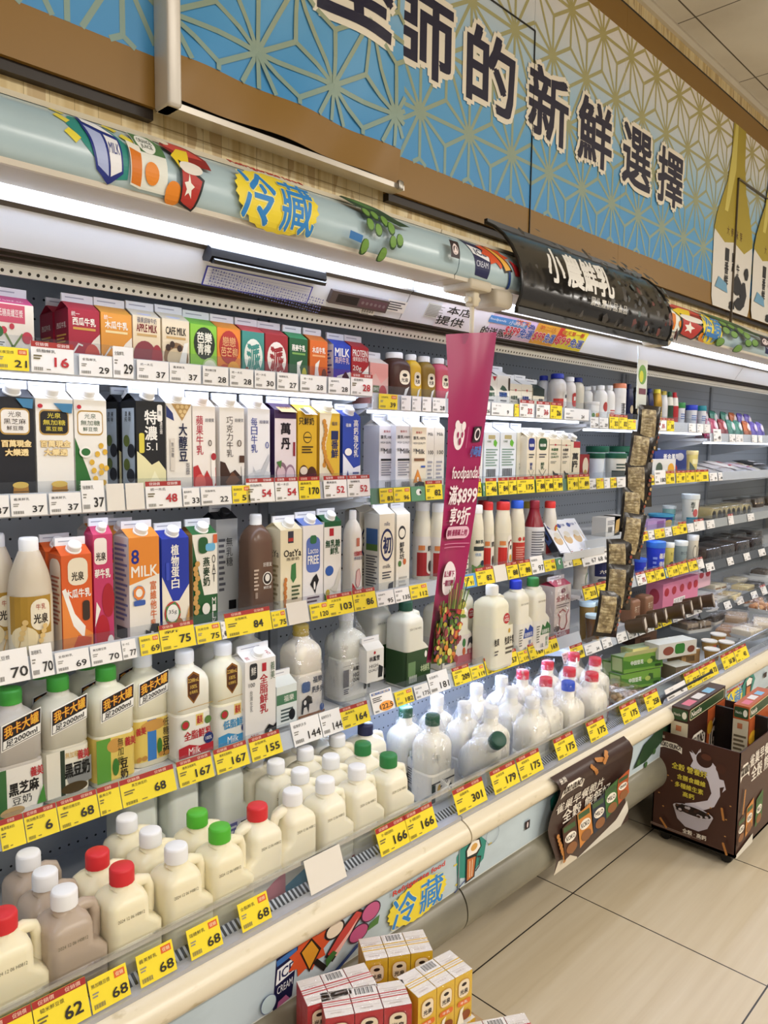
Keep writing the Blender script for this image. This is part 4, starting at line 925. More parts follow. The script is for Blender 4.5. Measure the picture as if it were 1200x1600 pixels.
carton('white apple milk carton with red apples at its foot, second shelf', 301, 337, 634, 'A2', 'eee7e0', [('v', '蘋果牛乳', .3, .9, .3, .1, 'b8384a', .01), ('t', '超優質', .74, .85, .4, .04, '4a4a52'), ('poly', [(0, 0), (1, 0), (1, .34), (.8, .2), (.6, .3), (.45, .22), (.2, .36), (0, .34)], 'b92c30'), ('e', .3, .16, .24, .1, 'd8605a'), ('poly', [(.78, .5), (.95, .52), (.98, .16), (.88, .1), (.8, .24)], 'f4eee6'), ('e', .9, .45, .12, .04, 'a82a34'), ('t', '0', .74, .6, .16, .07, '5a4a3a')], cap='f0e6e2')
carton('white chocolate milk carton with dark brown swirl at its foot, second shelf', 343, 382, 636, 'A2', 'e8e3dc', [('v', '巧克力牛乳', .4, .9, .26, .085, '3a2a24'), ('t', '超優質', .78, .86, .36, .04, '4a4a52'), ('poly', [(0, 0), (1, 0), (1, .32), (.85, .22), (.6, .3), (.4, .26), (.2, .38), (0, .4)], '3c2218'), ('poly', [(.2, .16), (.5, .28), (.8, .18), (.4, .08)], '6a4128'), ('poly', [(.86, .34), (.98, .34), (.97, .14), (.9, .12)], 'e8e3dc'), ('r', .78, .38, .98, .46, '4a2c1c'), ('t', '0', .78, .6, .18, .08, '5a4a3a')], cap='ece8e4')
carton('white fresh milk carton with a grey milk splash, second shelf', 387, 422, 638, 'A2', 'e9e8ea', [('v', '每日牛乳', .28, .9, .28, .095, '44509c', .01), ('t', '超優質', .72, .85, .42, .04, '3a3a6a'), ('t', '0', .86, .58, .16, .08, '44509c'), ('poly', [(0, 0), (1, 0), (1, .26), (.5, .3), (0, .24)], 'd2d3d8'), ('poly', [(.2, .34), (.35, .26), (.55, .27), (.95, .48), (.98, .4), (.7, .22), (.3, .2)], 'c2c4ca'), ('r', .9, .0, 1, .1, 'd9c23a')], cap='ecebee')
carton('purple topped taro milk carton with black brush writing, second shelf', 429, 463, 640, 'A2', 'e4d8dc', [('r', 0, .9, 1, 1, '3c2350'), ('t', '萬', .5, .78, .44, .13, '1c141c', .04), ('t', '丹', .5, .6, .4, .13, '1c141c', .04), ('r', .84, .45, .95, .62, '8c2a34'), ('e', .3, .25, .26, .13, '8a6a7a'), ('e', .28, .24, .2, .09, 'd9bcc4'), ('e', .7, .22, .24, .13, '9a7a8c'), ('e', .7, .22, .19, .1, 'dcc6d2'), ('poly', [(.05, .38), (.3, .4), (.25, .3)], '4d7a3a'), ('poly', [(.2, .06), (.7, .1), (.9, 0), (.2, 0)], 'cdb8b0')], roof='3c2350', roofart=[('r', .2, -.3, .95, .9, 'd8b878'), ('t', '獨家優惠', .58, .35, .5, .3, '6a2a2a')], sidecol='3c2350')
carton('yellow carton with a tag hung on it and nutty drinks pictured, second shelf', 465, 495, 642, 'A2', 'd9ae2c', [('t', '只鮮奶', .45, .88, .8, .09, '1c1c1c', .02), ('e', .5, .68, .22, .07, '2a241a'), ('e', .5, .68, .19, .06, 'd9ae2c'), ('line', [(.34, .68), (.66, .68)], .05, '2a241a'), ('m', .2, .48, .8, .58, 3, '4a3c1c'), ('e', .3, .24, .24, .1, '5a3a24'), ('e', .3, .27, .2, .05, 'e6d8c8'), ('e', .72, .22, .26, .1, '4a2a1c'), ('e', .35, .08, .2, .06, '8a8a3a'), ('e', .75, .07, .24, .07, '3a2418')], roof='d9ae2c', roofart=[('r', .2, -.5, .5, 1, 'd8d0c4'), ('r', .52, -.5, .85, .9, 'e9e6e0'), ('r', .25, -.4, .45, .4, '2a2a2e')])
carton('yellow and cream wheat milk carton with golden ears of wheat, second shelf', 499, 531, 645, 'A2', 'dcb436', [('poly', [(0, 1), (.6, 1), (.3, .6), (.35, .3), (.9, .1), (.8, 0), (0, 0)], 'ece2c8'), ('v', '一番鮮', .74, .78, .34, .11, '1c2a5a', .02), ('t', '福樂', .72, .87, .3, .05, '1c2a5a')] + [('e', .22 + .06 * math.sin(i), .34 + i * .055, .09, .035, 'c98a34') for i in range(11)] + [('e', .6 - i * .06, .25 + i * .03, .08, .026, 'c98a34') for i in range(6)] + [('t', '10', .44, .07, .34, .08, K_, .02)], cap='efefe8', roof='e8d9a0')
carton('blue and white vitamin milk carton, last tall carton on the first second shelf', 535, 563, 650, 'A2', '2844a4', [('v', '高鈣強化乳', .74, .96, .26, .095, W_, .01), ('t', '福樂', .3, .88, .3, .05, W_), ('poly', [(0, 0), (1, 0), (1, .34), (.6, .3), (.3, .4), (0, .5)], 'e9ebf2'), ('e', .3, .52, .2, .05, W_), ('poly', [(.2, .05), (.2, .2), (.27, .27), (.34, .2), (.34, .05)], '24388c'), ('t', 'Vit.D', .3, .08, .4, .04, '24388c'), ('m', .55, .04, .9, .26, 4, '3a4a8c')], cap='e8eaf2')
# ------------------------------------------------------------------ third row, nearest shelf
wheat = lambda cx, cy, s: [('line', [(cx - .12 * s, cy - .3 * s), (cx + .1 * s, cy + .3 * s)], .02, 'c9a05a')] + [('e', cx - .12 * s + .22 * s * i / 6, cy - .3 * s + .6 * s * i / 6, .07 * s, .055 * s, 'd8b878') for i in range(3, 7)]
oat = [('r', 0, .35, 1, 1, 'a8822e'), ('rr', .5, .42, .95, .95, .2, 'e9dfc6'), ('t', '光泉', .72, .62, .32, .16, '2a1c14', .02), ('t', '牛乳', .72, .82, .22, .1, 'a83a2a'), ('e', .35, .3, .3, .2, 'e4d2a6')] + wheat(.3, .3, .9) + wheat(.7, .25, .8)
bottle('tan oat milk bottle with a gold wheat label, front bottle at the third shelf left', 12, 84, 839, 'A3', 1.575, 'cfc3ae', 'efefee', 'milk', 'd8cdb4', oat, (.08, .55), cat='milk bottle', name='milk_bottle', capr=.44)
bottle('second tan oat milk bottle, cut by the left picture edge on the third shelf', -38, 31, 833, 'A3', 1.64, 'cfc3ae', 'efefee', 'milk', 'd8cdb4', oat, (.08, .55), cat='milk bottle', name='milk_bottle', capr=.44)
pp = carton('orange papaya milk carton with a milk stream and its side showing, third shelf', 97, 145, 869, 'A3', 'd9602a', [('poly', [(0, 0), (1, 0), (1, .2), (.55, .3), (.25, .55), (.0, .62)], 'e2863c'), ('poly', [(.0, .66), (.12, .68), (.4, .42), (.75, .28), (.7, .16), (.35, .3)], W_), ('poly', [(.2, 0), (.9, .0), (.95, .16), (.5, .2)], 'c9502a'), ('rr', .2, .70, .86, .97, .25, 'ece2cc'), ('t', '光泉', .52, .79, .4, .085, '2a1c14', .02), ('t', '木瓜牛乳', .52, .62, .84, .085, W_, .02), ('rr', .66, .34, .9, .54, .1, '3a2a22')], cap='f4f4f2', roof='e2652c', Y=1.545, side=[('rr', .1, .02, .95, .96, .3, 'ead8c4'), ('m', .2, .3, .85, .8, 12, 'b8684a')])
behind(pp, .08, 'orange carton half hidden behind the papaya milk carton, third shelf')
carton('pink strawberry milk carton beside the orange papaya carton, third shelf', 147, 178, 836, 'A3', 'c23a68', [('rr', .05, .74, .7, .97, .2, 'ece2d8'), ('t', '光泉', .38, .81, .5, .07, '2a1c14', .02), ('t', '莓牛乳', .45, .66, .8, .08, W_, .02), ('e', .72, .42, .32, .15, 'a81f2e'), ('e', .4, .14, .36, .16, 'b3222f'), ('poly', [(0, .2), (.3, .35), (.1, .42)], W_), ('e', .8, .06, .16, .05, W_)], cap='f4f4f2', roof='cf4a74', Y=1.56)
mk8 = carton('orange and white vitamin milk carton with a big blue eight, third shelf', 202, 250, 841, 'A3', 'ebe5da', [('poly', [(0, .56), (1, .64), (1, 1), (0, 1)], 'e28a34'), ('t', '8', .2, .82, .24, .13, '1f2c8c', .02), ('t', 'MILK', .5, .68, .86, .1, W_, .02), ('v', '富維他牛乳', .78, .58, .2, .085, 'd26a2a', .01), ('e', .3, .48, .2, .07, '4a8ac0'), ('e', .3, .48, .2, .07, 'e0803a', 7), ('e', .3, .48, .11, .04, 'ebe5da'), ('rr', .12, .36, .5, .41, .05, '3a5aa4'), ('poly', [(.46, .03), (.5, .12), (.62, .1), (.7, .17), (.95, .16), (.98, 0), (.6, 0)], K_), ('poly', [(.62, 0), (.68, .1), (.76, .09), (.74, 0)], W_), ('rr', .1, .02, .45, .06, .03, '2f4c9c')], cap='f4f4f2', roof='e6933c', Y=1.545, side=[('m', .1, .2, .9, .95, 16, '7a7fae'), ('r', .15, .03, .85, .15, '4a4a52')], sidecol='ddd8d2')
for i in (1, 2): behind(mk8, .08 * i, '%s white fin carton behind the big blue eight carton, third shelf' % ('second' if i == 1 else 'third'), -.006 * i)
carton('blue plant protein carton with a white lower half and almonds, third shelf', 253, 296, 843, 'A3', '2438a4', [('poly', [(0, 0), (1, 0), (1, .52), (.62, .36), (.38, .36), (0, .62)], 'ebe2cf'), ('v', '植物蛋白', .48, .94, .28, .105, W_, .02), ('rr', .14, .58, .26, .76, .03, '3a4ec0'), ('e', .36, .24, .3, .12, 'c03a3a'), ('e', .36, .24, .3, .12, '4a8a4a', 5), ('e', .36, .24, .22, .09, W_), ('t', '35g', .36, .25, .3, .05, '2a2a3a'), ('e', .34, .07, .3, .08, 'b57a3c'), ('e', .6, .12, .14, .06, 'a56a30'), ('poly', [(.8, .1), (.98, .3), (.98, 0)], 'c99a5a')], cap='f4f4f2', Y=1.55)
carton('white and green oat drink carton, right end of the first third shelf group', 301, 340, 836, 'A3', 'e9e5da', [('poly', [(0, 0), (1, 0), (1, .36), (.45, .36), (.1, .8), (0, .95)], '23582e'), ('v', '燕麥奶', .55, .76, .26, .095, '1c3a24', .02), ('v', 'OAT', .85, .78, .14, .09, '3a3a3a'), ('v', 'MILK', .84, .33, .16, .07, 'e9e5da'), ('rr', .22, .8, .6, .97, .15, '23582e'), ('rr', .5, .82, .9, .9, .1, '6ab0d8'), ('r', .82, .9, .98, .99, 'd0653a'), ('e', .5, .22, .16, .06, 'e9e5da')] + [('e', .1 + .05 * math.sin(i * 2), .2 + i * .05, .1, .03, 'c79a56') for i in range(11)], cap='f4f4f2', roof='2a6a38', Y=1.555, sidecol='c79a56')
carton('black and white lactose free carton deep in shadow beside the brown bottle', 338, 372, 812, 'A3', 'd6d6d2', [('v', '無乳糖', .6, .8, .3, .1, '23242a'), ('m', .1, .2, .4, .8, 10, '6a6a70'), ('r', .55, .0, .9, .1, K_)], cap='222226', roof='1f2024', Y=1.70)
CHOC = M('6d5547', .25)
bottle('tall brown chocolate milk bottle with a white cap, alone on the third shelf', 368, 430, 803, 'A3', 1.60, '6b5244', 'e9e9e6', 'straight', None, [('e', .62, .45, .2, .09, W_), ('e', .62, .45, .17, .075, '2a201c'), ('e', .62, .46, .1, .05, W_), ('t', '好朋友', .62, .64, .36, .06, W_), ('t', '鮮奶茶', .62, .33, .34, .04, W_), ('m', .05, .3, .25, .6, 6, 'cbb8a8'), ('b', .1, .2, .2, .28, 'cbb8a8')], (.05, .78), cat='milk bottle', name='milk_bottle', gloss=CHOC, square=True, capr=.42)
carton('cream oat milk carton with a red hat badge and wheat, third shelf', 438, 472, 829, 'A3', 'e9dfbf', [('r', .34, .84, .6, .98, '3a3a44'), ('r', .36, .86, .58, .9, 'b33a30'), ('t', 'OatYa', .55, .72, .8, .08, '2a2622', .02), ('poly', [(.5, .58), (.7, .6), (.72, .42), (.58, .36), (.46, .42)], '3f7a44'), ('t', '燕麥奶', .56, .65, .6, .04, '4a3a2a'), ('m', .5, .15, .9, .34, 4, '4a5a3a'), ('r', 0, 0, 1, .06, 'd9b878')] + [('e', .18 + .03 * (i % 2), .06 + i * .05, .07, .03, 'c47a3c') for i in range(8)], cap='f2f2ee', Y=1.55, side=[('t', 'OatYa', .5, .72, .8, .08, '2a2622'), ('m', .1, .1, .9, .6, 9, 'a89a72')])
carton('white and periwinkle lactose free carton with a cow head, third shelf', 473, 505, 822, 'A3', 'e9e6e4', [('rr', .16, .44, .84, .86, .22, '5b72b8'), ('t', 'Lacto', .5, .70, .5, .07, W_), ('t', 'FREE', .5, .59, .54, .1, W_, .02), ('rr', .34, .78, .66, .88, .1, '2f6a44'), ('poly', [(.34, .3), (.5, .38), (.66, .42), (.78, .34), (.66, .26), (.6, .18), (.5, .24)], K_), ('e', .56, .28, .05, .05, W_), ('m', .2, .03, .8, .16, 3, '5a5a60')], cap='f4f4f2', roof='6a80c4', Y=1.55)
carton('white lactose free carton with a dark green top and foot, third shelf', 506, 533, 816, 'A3', 'ebe8e2', [('r', 0, .94, 1, 1, '1d5a34'), ('r', .3, .83, .55, .92, R_), ('t', '無乳糖', .5, .74, .84, .09, '1c4a2c', .02), ('t', '鮮乳', .6, .65, .5, .08, '1c4a2c', .02), ('e', .3, .42, .24, .06, '2f5aa8'), ('poly', [(0, 0), (1, 0), (1, .06), (.5, .12), (.2, .1), (0, .16)], '1d5a34'), ('poly', [(.3, .2), (.6, .24), (.95, .46), (.98, .34), (.7, .14)], 'd6d2c6'), ('e', .2, .16, .12, .04, 'b5a03a')], cap='f4f4f2', roof='1d5a34', Y=1.55)
bottle('white fresh milk bottle with red cow drawing, right of the lactose free cartons', 533, 567, 797, 'A3', 1.585, 'ece8e0', 'f2f2f0', 'straight', None, [('r', .36, .82, .62, .96, 'c0705a'), ('t', '全脂鮮乳', .5, .70, .7, .08, 'b3303a', .02), ('t', '博碩嚴選', .5, .62, .7, .06, '2a3a6a'), ('poly', [(.3, .2), (.38, .4), (.6, .44), (.72, .3), (.6, .16), (.45, .12)], 'e6c4c0'), ('line', [(.3, .2), (.38, .4), (.6, .44), (.72, .3), (.6, .16), (.45, .12), (.3, .2)], .03, 'b3303a'), ('poly', [(0, 0), (1, 0), (1, .12), (.5, .05), (0, .22)], 'b3202c'), ('t', 'Milk', .75, .06, .4, .07, W_)], (.05, .72), cat='milk bottle', name='milk_bottle', square=True)
# ------------------------------------------------------------------ fourth row, nearest shelf: two-litre bottles
can = [('poly', [(.12, .575), (.93, .655), (.95, .86), (.14, .78)], 'efece4'), ('poly', [(.14, .585), (.92, .662), (.94, .85), (.16, .77)], '1c1a18'), ('poly', [(.155, .592), (.915, .668), (.925, .735), (.165, .655)], 'efece4'), ('t', '我卡大罐', .54, .755, .70, .085, 'e8b43a', .012, 'a02a22', .05, .29), ('t', '足2000ml', .535, .662, .64, .05, '1c1a18', .015, None, 0, .28)]
slant_ = lambda ops, s: [o + ((0,) * 0) for o in ops]
SOY = [('t', '義美', .82, .82, .26, .2, 'b32a30', .02)]
def two(lab, u, v, capc, col, band, bc, **k): return tall(lab, u, v, capc, col, band, bc, art=can if k.pop('can', 1) else k.pop('art', ()), **k)
b1 = two('grey black sesame soy bottle with green cap, cut by the left picture edge', 15, 1075, '3a8f2f', 'b7b0a6', [('r', 0, 0, .2, 1, '3a6a3a'), ('e', .5, .62, .3, .2, 'e6e2d8'), ('t', '黑芝麻', .55, .55, .6, .26, '1c1a18', .03), ('t', '豆奶', .5, .3, .4, .18, '1c1a18'), ('e', .3, .1, .25, .1, 'b89a6a'), ('poly', [(.8, .1), (.95, .5), (1, .1)], '4a8a3a')] + SOY, 'e6e2d8')
b2 = two('greyish black soybean drink bottle with green cap, second of the two litre bottles', 90, 1055, '3f9a33', 'c9c4b2', [('r', 0, 0, .3, 1, 'e2ddcc'), ('r', .3, 0, .4, 1, '2c3a2a'), ('poly', [(.4, .5), (1, .75), (1, .2), (.5, .1)], '8a8a86'), ('t', '黑豆奶', .68, .52, .56, .32, '14130f', .03), ('t', '無加糖', .56, .86, .3, .14, 'c9a03a'), ('e', .6, .12, .3, .12, '4a3a1c')] + SOY, 'e6e2d0')
b3 = two('cream soy bottle with green striped yellow label and green cap on the fourth shelf', 165, 1040, '3f9a33', 'dfdac2', [('r', 0, 0, .34, 1, '5f9a3a'), ('e', .45, .8, .2, .16, 'c9964a'), ('v', '無加糖', .58, .95, .14, .2, '2a3a1c'), ('v', '豆奶', .66, .45, .18, .22, '2a2018', .02), ('e', .45, .3, .08, .2, '3f7a2f')] + SOY, 'e2c765')
b4 = two('cream soy bottle with blue striped yellow label and white cap', 222, 1020, 'e9e9e6', 'e2ddc4', [('r', .34, 0, .58, 1, '3a7ac0'), ('e', .5, .85, .34, .14, 'c9964a'), ('v', '低糖', .84, .96, .16, .2, '2a2018'), ('v', '豆奶', .84, .5, .18, .22, '2a2018', .02), ('e', .66, .3, .07, .2, '3f7a2f'), ('t', '義美', .16, .78, .26, .18, 'b32a30', .02)] + [('e', x, .1, .07, .06, 'b8843a') for x in (.1, .25, .7, .85)], 'e2c765')
shield = [('poly', [(.28, .80), (.45, .84), (.62, .80), (.62, .62), (.45, .54), (.28, .62)], '8c5a1c'), ('poly', [(.30, .785), (.45, .82), (.60, .785), (.60, .63), (.45, .56), (.30, .63)], '4a2410'), ('t', '2288mL', .45, .76, .3, .035, 'e8c25a'), ('t', '100%', .45, .70, .2, .035, 'e8c25a'), ('t', '台灣鮮乳', .45, .65, .24, .03, 'e8c25a'), ('line', [(.0, .505), (1, .515)], .012, 'c9a03a')]
mlk = lambda c, t_: [('r', .5, .72, .72, 1, 'e0c878'), ('t', '義美', .61, .86, .16, .2, R_, .02), ('e', .2, .8, .12, .12, '5a7a3a'), ('e', .2, .8, .09, .09, R_), ('e', .85, .8, .1, .1, '5a7a3a'), ('t', t_, .56, .52, .8, .22, c, .02), ('poly', [(0, 0), (1, 0), (1, .22), (.6, .2), (.3, .3), (0, .26)], c), ('t', 'Milk', .45, .12, .34, .18, W_), ('e', .86, .34, .14, .14, '1f2f6a'), ('t', '100%', .86, .34, .18, .09, W_)]
tall('white whole milk bottle with red label and brown shield, fourth shelf', 288, 1015, 'efefee', 'e9e6d8', mlk('b3262e', '全脂鮮乳'), 'e9e6dc', art=shield)
tall('white low fat milk bottle with blue label and brown shield, fourth shelf', 348, 1003, 'efefee', 'ece8d2', mlk('3a8fc0', '低脂鮮乳'), 'e9e6dc', art=shield)
for i, (src, nm) in enumerate(((b1, 'leftmost'), (b2, 'second'), (b3, 'third'), (b4, 'fourth'))):
    behind(src, .112, 'back row soy bottle hidden behind the %s two litre soy bottle' % nm, .004)
for u, v, nm in ((330, 1004, 'whole milk'), (385, 1003, 'low fat milk')): tall('back row white bottle behind the %s bottle with the brown shield' % nm, u, v, 'efefee', 'e9e6d8', (), 'e2dfd6', Y=1.74)
carton('white fresh milk carton with large red characters, end of the two litre row', 383, 431, 1036, 'A4', 'ebe8e4', [('v', '全脂鮮乳', .6, .82, .26, .11, 'b3303a', .02), ('r', .54, .85, .68, .95, R_), ('rr', .14, .78, .38, .97, .06, '23242a'), ('t', '鮮', .26, .88, .16, .1, W_), ('t', '100', .2, .72, .2, .05, '3a3a3e'), ('v', '台灣生乳', .18, .66, .09, .06, '5a5a60'), ('v', '義美', .88, .95, .14, .1, '2f5a34'), ('poly', [(.6, .0), (.62, .14), (.75, .2), (.9, .16), (1, .2), (1, 0)], K_), ('e', .8, .09, .06, .04, W_), ('t', 'Milk', .3, .1, .3, .05, 'b3303a')], cap='f4f4f4', Y=1.555, roofart=[('v', '義', .14, .8, .12, .6, 'b3303a'), ('v', '乳', .86, .9, .12, .6, 'b3303a')])
tall('milk bottle in a clear bag with a cow label and a gold cap, fourth shelf', 470, 975, 'b59a3c', 'e9e2d0', [('r', 0, 0, 1, .06, '8a5a34'), ('t', '福樂', .72, .86, .36, .16, '22324a', .02), ('t', '鈣多多', .72, .62, .42, .16, '22324a', .02), ('rr', .12, .6, .44, .86, .08, '3a5a8c'), ('poly', [(.1, .1), (.14, .42), (.35, .52), (.5, .46), (.52, .3), (.4, .3), (.38, .08), (.3, .25), (.2, .24), (.16, .08)], K_), ('e', .24, .36, .05, .06, W_), ('e', .88, .14, .08, .1, '3a5a9c')], 'e6e1d6', wrap=4, step=0, bh=.5)
carton('small milk carton bagged at the foot of the gold capped bottle', 432, 464, 1075, 'A4', 'dfe6e4', [('r', 0, .55, 1, .8, '4a7a5a'), ('t', '福樂', .6, .68, .5, .16, W_), ('m', .2, .1, .8, .45, 4, '4a5a5a'), ('e', .75, .25, .16, .14, K_)], Y=1.56, z=SZ['A4'] + .02)
# ------------------------------------------------------------------ shelf behind the magenta sign
arch = lambda c: [('rr', .26, .55, .78, .96, .2, 'ece2cc'), ('t', '光泉', .52, .68, .36, .12, '2a1c14', .02), ('e', .52, .82, .12, .05, '2a1c14'), ('poly', [(.3, 0), (.75, 0), (.6, .25), (.75, .5), (.55, .42), (.45, .2)], W_), ('e', .25, .14, .2, .12, c)]
carton('pink strawberry milk carton, first on the top shelf right of the red protein carton', 578, 607, 566, 'B1', 'e2a09a', [('poly', [(0, 0), (1, 0), (1, .7), (.6, .5), (.3, .75), (0, .6)], 'd9b0a8'), ('e', .7, .25, .22, .22, 'b8323a'), ('r', .15, .28, .5, .45, '5a6a3a'), ('t', '草莓牛乳', .32, .36, .3, .1, W_)], roof='eadfd6')
for lab, u0, u1, vt, c, a in (('chocolate brown square milk bottle with white cap, top shelf left of magenta sign', 599, 631, 551, '4a2c22', '8c5a34'), ('yellow square milk bottle with white cap, top shelf', 631, 651, 554, 'd9b02c', 'c9402a'), ('olive brown square milk bottle with white cap, top shelf', 650, 672, 557, '8c6e24', 'd9c46a'), ('pink square milk bottle with white cap, top shelf', 672, 694, 560, 'cf5a6e', 'b8323a'), ('tan square milk bottle half hidden by the magenta sign, top shelf', 692, 712, 563, 'a88a4a', 'd9c46a')):
    bottle(lab, u0, u1, vt, 'B1', 1.55, c, 'ecebe8', 'straight', None, arch(a), (.03, .68), cat='milk bottle', name='milk_bottle', square='row', capr=.62, gloss=M(c, .4))
mount = [('poly', [(.2, .62), (.4, .74), (.6, .70), (.8, .6), (.5, .58)], '2c4a3a'), ('t', '瑞穗鮮乳', .5, .48, .66, .12, '1f5a3a', .02), ('m', .25, .12, .75, .35, 3, '6a6a70')]
carton('dark carton edge showing right beside the magenta sign, top shelf', 743, 757, 585, 'B1', '3a2c2e', [('m', .2, .3, .8, .7, 3, 'c9b8b0')])
carton('white fresh milk carton with a red notch at its corner, top shelf', 757, 777, 586, 'B1', 'e8e4dc', mount + [('poly', [(.62, 1), (.95, 1), (.78, .86)], R_)])
carton('white fresh milk carton with blue lettering and a dark corner, top shelf', 777, 797, 586, 'B1', 'e8e4dc', mount + [('t', '瑞穗', .45, .48, .6, .14, '2a4a9c', .02), ('r', .86, .6, 1, .95, '3a2a1c')])
goat = [('line', [(0, .78), (1, .78)], .02, '8a5a4a'), ('poly', [(.42, .82), (.5, .72), (.58, .82)], R_), ('t', '林鳳營', .36, .52, .56, .14, '1f4a2c', .02), ('t', 'HIGH QUALITY', .4, .38, .66, .08, '2a2a2e'), ('poly', [(.66, .05), (.7, .4), (.62, .5), (.8, .5), (.95, .3), (.9, .05), (.8, .2)], K_)]
carton('small white carton with a cow and green writing, left of two alike', 797, 815, 599, 'B1', 'e4dcca', goat, roof='dcd9d2')
carton('small white carton with a cow and blue writing, right of two alike', 815, 832, 600, 'B1', 'e4dcca', goat + [('t', '林鳳營', .36, .52, .56, .14, '22327a', .03)], roof='dcd9d2')
carton('small dark green topped carton with a brushed character, top shelf', 833, 851, 606, 'B1', 'e0d6be', [('r', 0, .7, 1, 1, '1c2a24'), ('t', '萬', .7, .4, .4, .4, K_, .03), ('poly', [(.05, .05), (.3, .4), (.5, .05)], '5a7a5a')], roof='24342c')
rl = lambda c: [('r', 0, 0, .75, .62, c), ('rr', .55, .02, .98, .95, .2, 'e9e4da'), ('t', '鮮', .77, .72, .22, .16, '2a2a4a', .02), ('e', .77, .2, .14, .12, '8a4a34')]
for lab, u0, u1, vt, yc, col, cap, art in (
    ('white bottle with blue cap behind the red labelled bottle, top shelf', 839, 858, 587, 1.62, 'e6e4e2', '2a38a8', ()),
    ('stout white bottle with a red label and a blue cap, top shelf', 855, 884, 584, 1.57, 'e9e2da', '2a38a8', rl('c8382c')),
    ('white bottle with a small red arch label and white cap, top shelf', 879, 899, 589, 1.56, 'e9e2da', 'ebe9e6', [('rr', .4, .35, .95, .95, .2, 'b8322a'), ('t', '鮮', .67, .7, .3, .2, W_, .02), ('t', '牛乳', .67, .15, .4, .16, '8a2a24')]),
    ('plain cream bottle with a dark blue cap, top shelf beside the red arch label', 889, 912, 590, 1.60, 'e4dcc8', '22307a', [('e', .6, .12, .2, .12, '22307a')]),
    ('white bottle behind the flat tub, left of three on the top shelf', 904, 926, 604, 1.62, 'e6e4e0', 'e9e8e6', [('e', .5, .3, .4, .2, '2c3a2a')])):
    bottle(lab, u0, u1, vt, 'B1', yc, col, cap, 'straight', None, art, (.05, .62), cat='milk bottle', name='milk_bottle', capr=.7)
yk = lambda c: [('t', '養樂多', .48, .92, .44, .035, R_), ('t', '重乳100%', .5, .84, .84, .05, '2a2c34', .01), ('t', 'HIGH QUALITY', .5, .76, .84, .035, '2a2c34'), ('t', 'Milk', .58, .64, .6, .07, '2a2c34', .01), ('t', '鮮乳', .2, .66, .24, .05, '2a2c34')] + ([('r', .1, .5, .88, .53, K_), ('m', .12, .28, .86, .49, 6, '8a8c98'), ('b', .38, .1, .88, .2)] if c else [('r', .14, .50, .86, .54, '7a5034'), ('r', .62, .40, .92, .43, '3a5aa8'), ('poly', [(.1, .18), (.4, .38), (.72, .18)], 'd98a34'), ('r', .36, .2, .46, .26, W_), ('poly', [(.15, .02), (.2, .16), (.5, .2), (.85, .18), (.9, .02)], K_), ('poly', [(.35, .02), (.45, .14), (.6, .1), (.62, .02)], W_)])
carton('white milk carton with a nutrition table, leftmost of three alike on the second shelf', 592, 617, 665, 'B2', 'e6e6ec', yk(1), roof='ece9e4', Y=1.56)
carton('white milk carton with a nutrition table, middle of three alike on the second shelf', 618, 643, 665, 'B2', 'e6e6ec', yk(1), roof='ece9e4', Y=1.54)
carton('white milk carton with a cow and orange mountain, rightmost of three alike', 643, 666, 667, 'B2', 'e6dcc6', yk(0), roof='ece6da', Y=1.53)
for i, (u0, u1, w_) in enumerate(((665, 678, 'left'), (678, 694, 'right'))): carton('white carton just left of the magenta sign, %s one of the pair' % w_, u0, u1, 668, 'B2', 'ddd6cc', [('t', '100', .6, .62, .6, .06, '2a2c34', .01), ('t', 'Milk', .55, .9, .6, .05, '2a2c34'), ('m', .2, .2, .8, .5, 5, '9a98a0')], Y=1.57)
carton('blue and white carton with a dark figure, right edge of the magenta sign', 722, 737, 664, 'B2', '3a6ac0', [('r', 0, .35, 1, 1, 'e4e8f0'), ('poly', [(.3, .1), (.5, .35), (.9, .3), (.95, .1)], '2a2a34')], Y=1.56)
carton('slim white fresh milk carton with a green mountain mark, second shelf', 737, 754, 672, 'B2', 'e9e8e6', [('poly', [(.15, .7), (.4, .76), (.6, .74), (.85, .7)], '3a5a4a'), ('t', '瑞穗鮮乳', .5, .65, .7, .05, '2a8a4a', .02), ('m', .2, .15, .8, .4, 5, 'a8a8ac')], cap='ecebea', Y=1.54)
hk = [('rr', .25, .88, .7, .95, .04, 'b5a87a'), ('poly', [(.6, .84), (.7, .88), (.85, .82), (.75, .74), (.6, .78)], '6ab83a'), ('t', '北海道', .3, .84, .26, .04, '3a5a3a'), ('m', .1, .4, .88, .72, 7, '7a9488'), ('b', .16, .22, .76, .36), ('t', '83', .34, .12, .26, .06, '2a2a2e', .02)]
carton('pale blue white carton side with barcode, left of two alike on the second shelf', 756, 780, 675, 'B2', 'dfe4ec', hk, roof='e4e8f0', Y=1.55)
carton('pale blue white carton side with barcode, right of two alike on the second shelf', 781, 806, 675, 'B2', 'dfe4ec', hk, roof='e4e8f0', Y=1.55)
carton('cream carton with green leaves and a pasture scene, second shelf', 807, 824, 676, 'B2', 'dcd8c6', [('r', 0, 0, 1, .12, '3a6a3a'), ('poly', [(.3, .5), (.5, .7), (.9, .72), (.7, .5)], '7aa83a'), ('v', '北海道', .7, .98, .3, .07, '2a3a2a'), ('v', '牛乳', .3, .45, .2, .06, '4a5a4a'), ('e', .5, .16, .2, .1, '8a9a7a')], roof='e6e8ea', Y=1.56)
bl = lambda c: [('rr', .15, .74, .85, .98, .2, c), ('t', '瑞穗', .5, .84, .5, .06, W_, .02), ('m', .2, .58, .8, .68, 2, '4a4a50'), ('v', '鮮乳', .5, .5, .3, .07, c, .02), ('line', [(.2, .35), (.5, .22), (.8, .35)], .03, '5a5a50'), ('t', '1.8L', .5, .06, .6, .06, '2a2a2e', .01)]
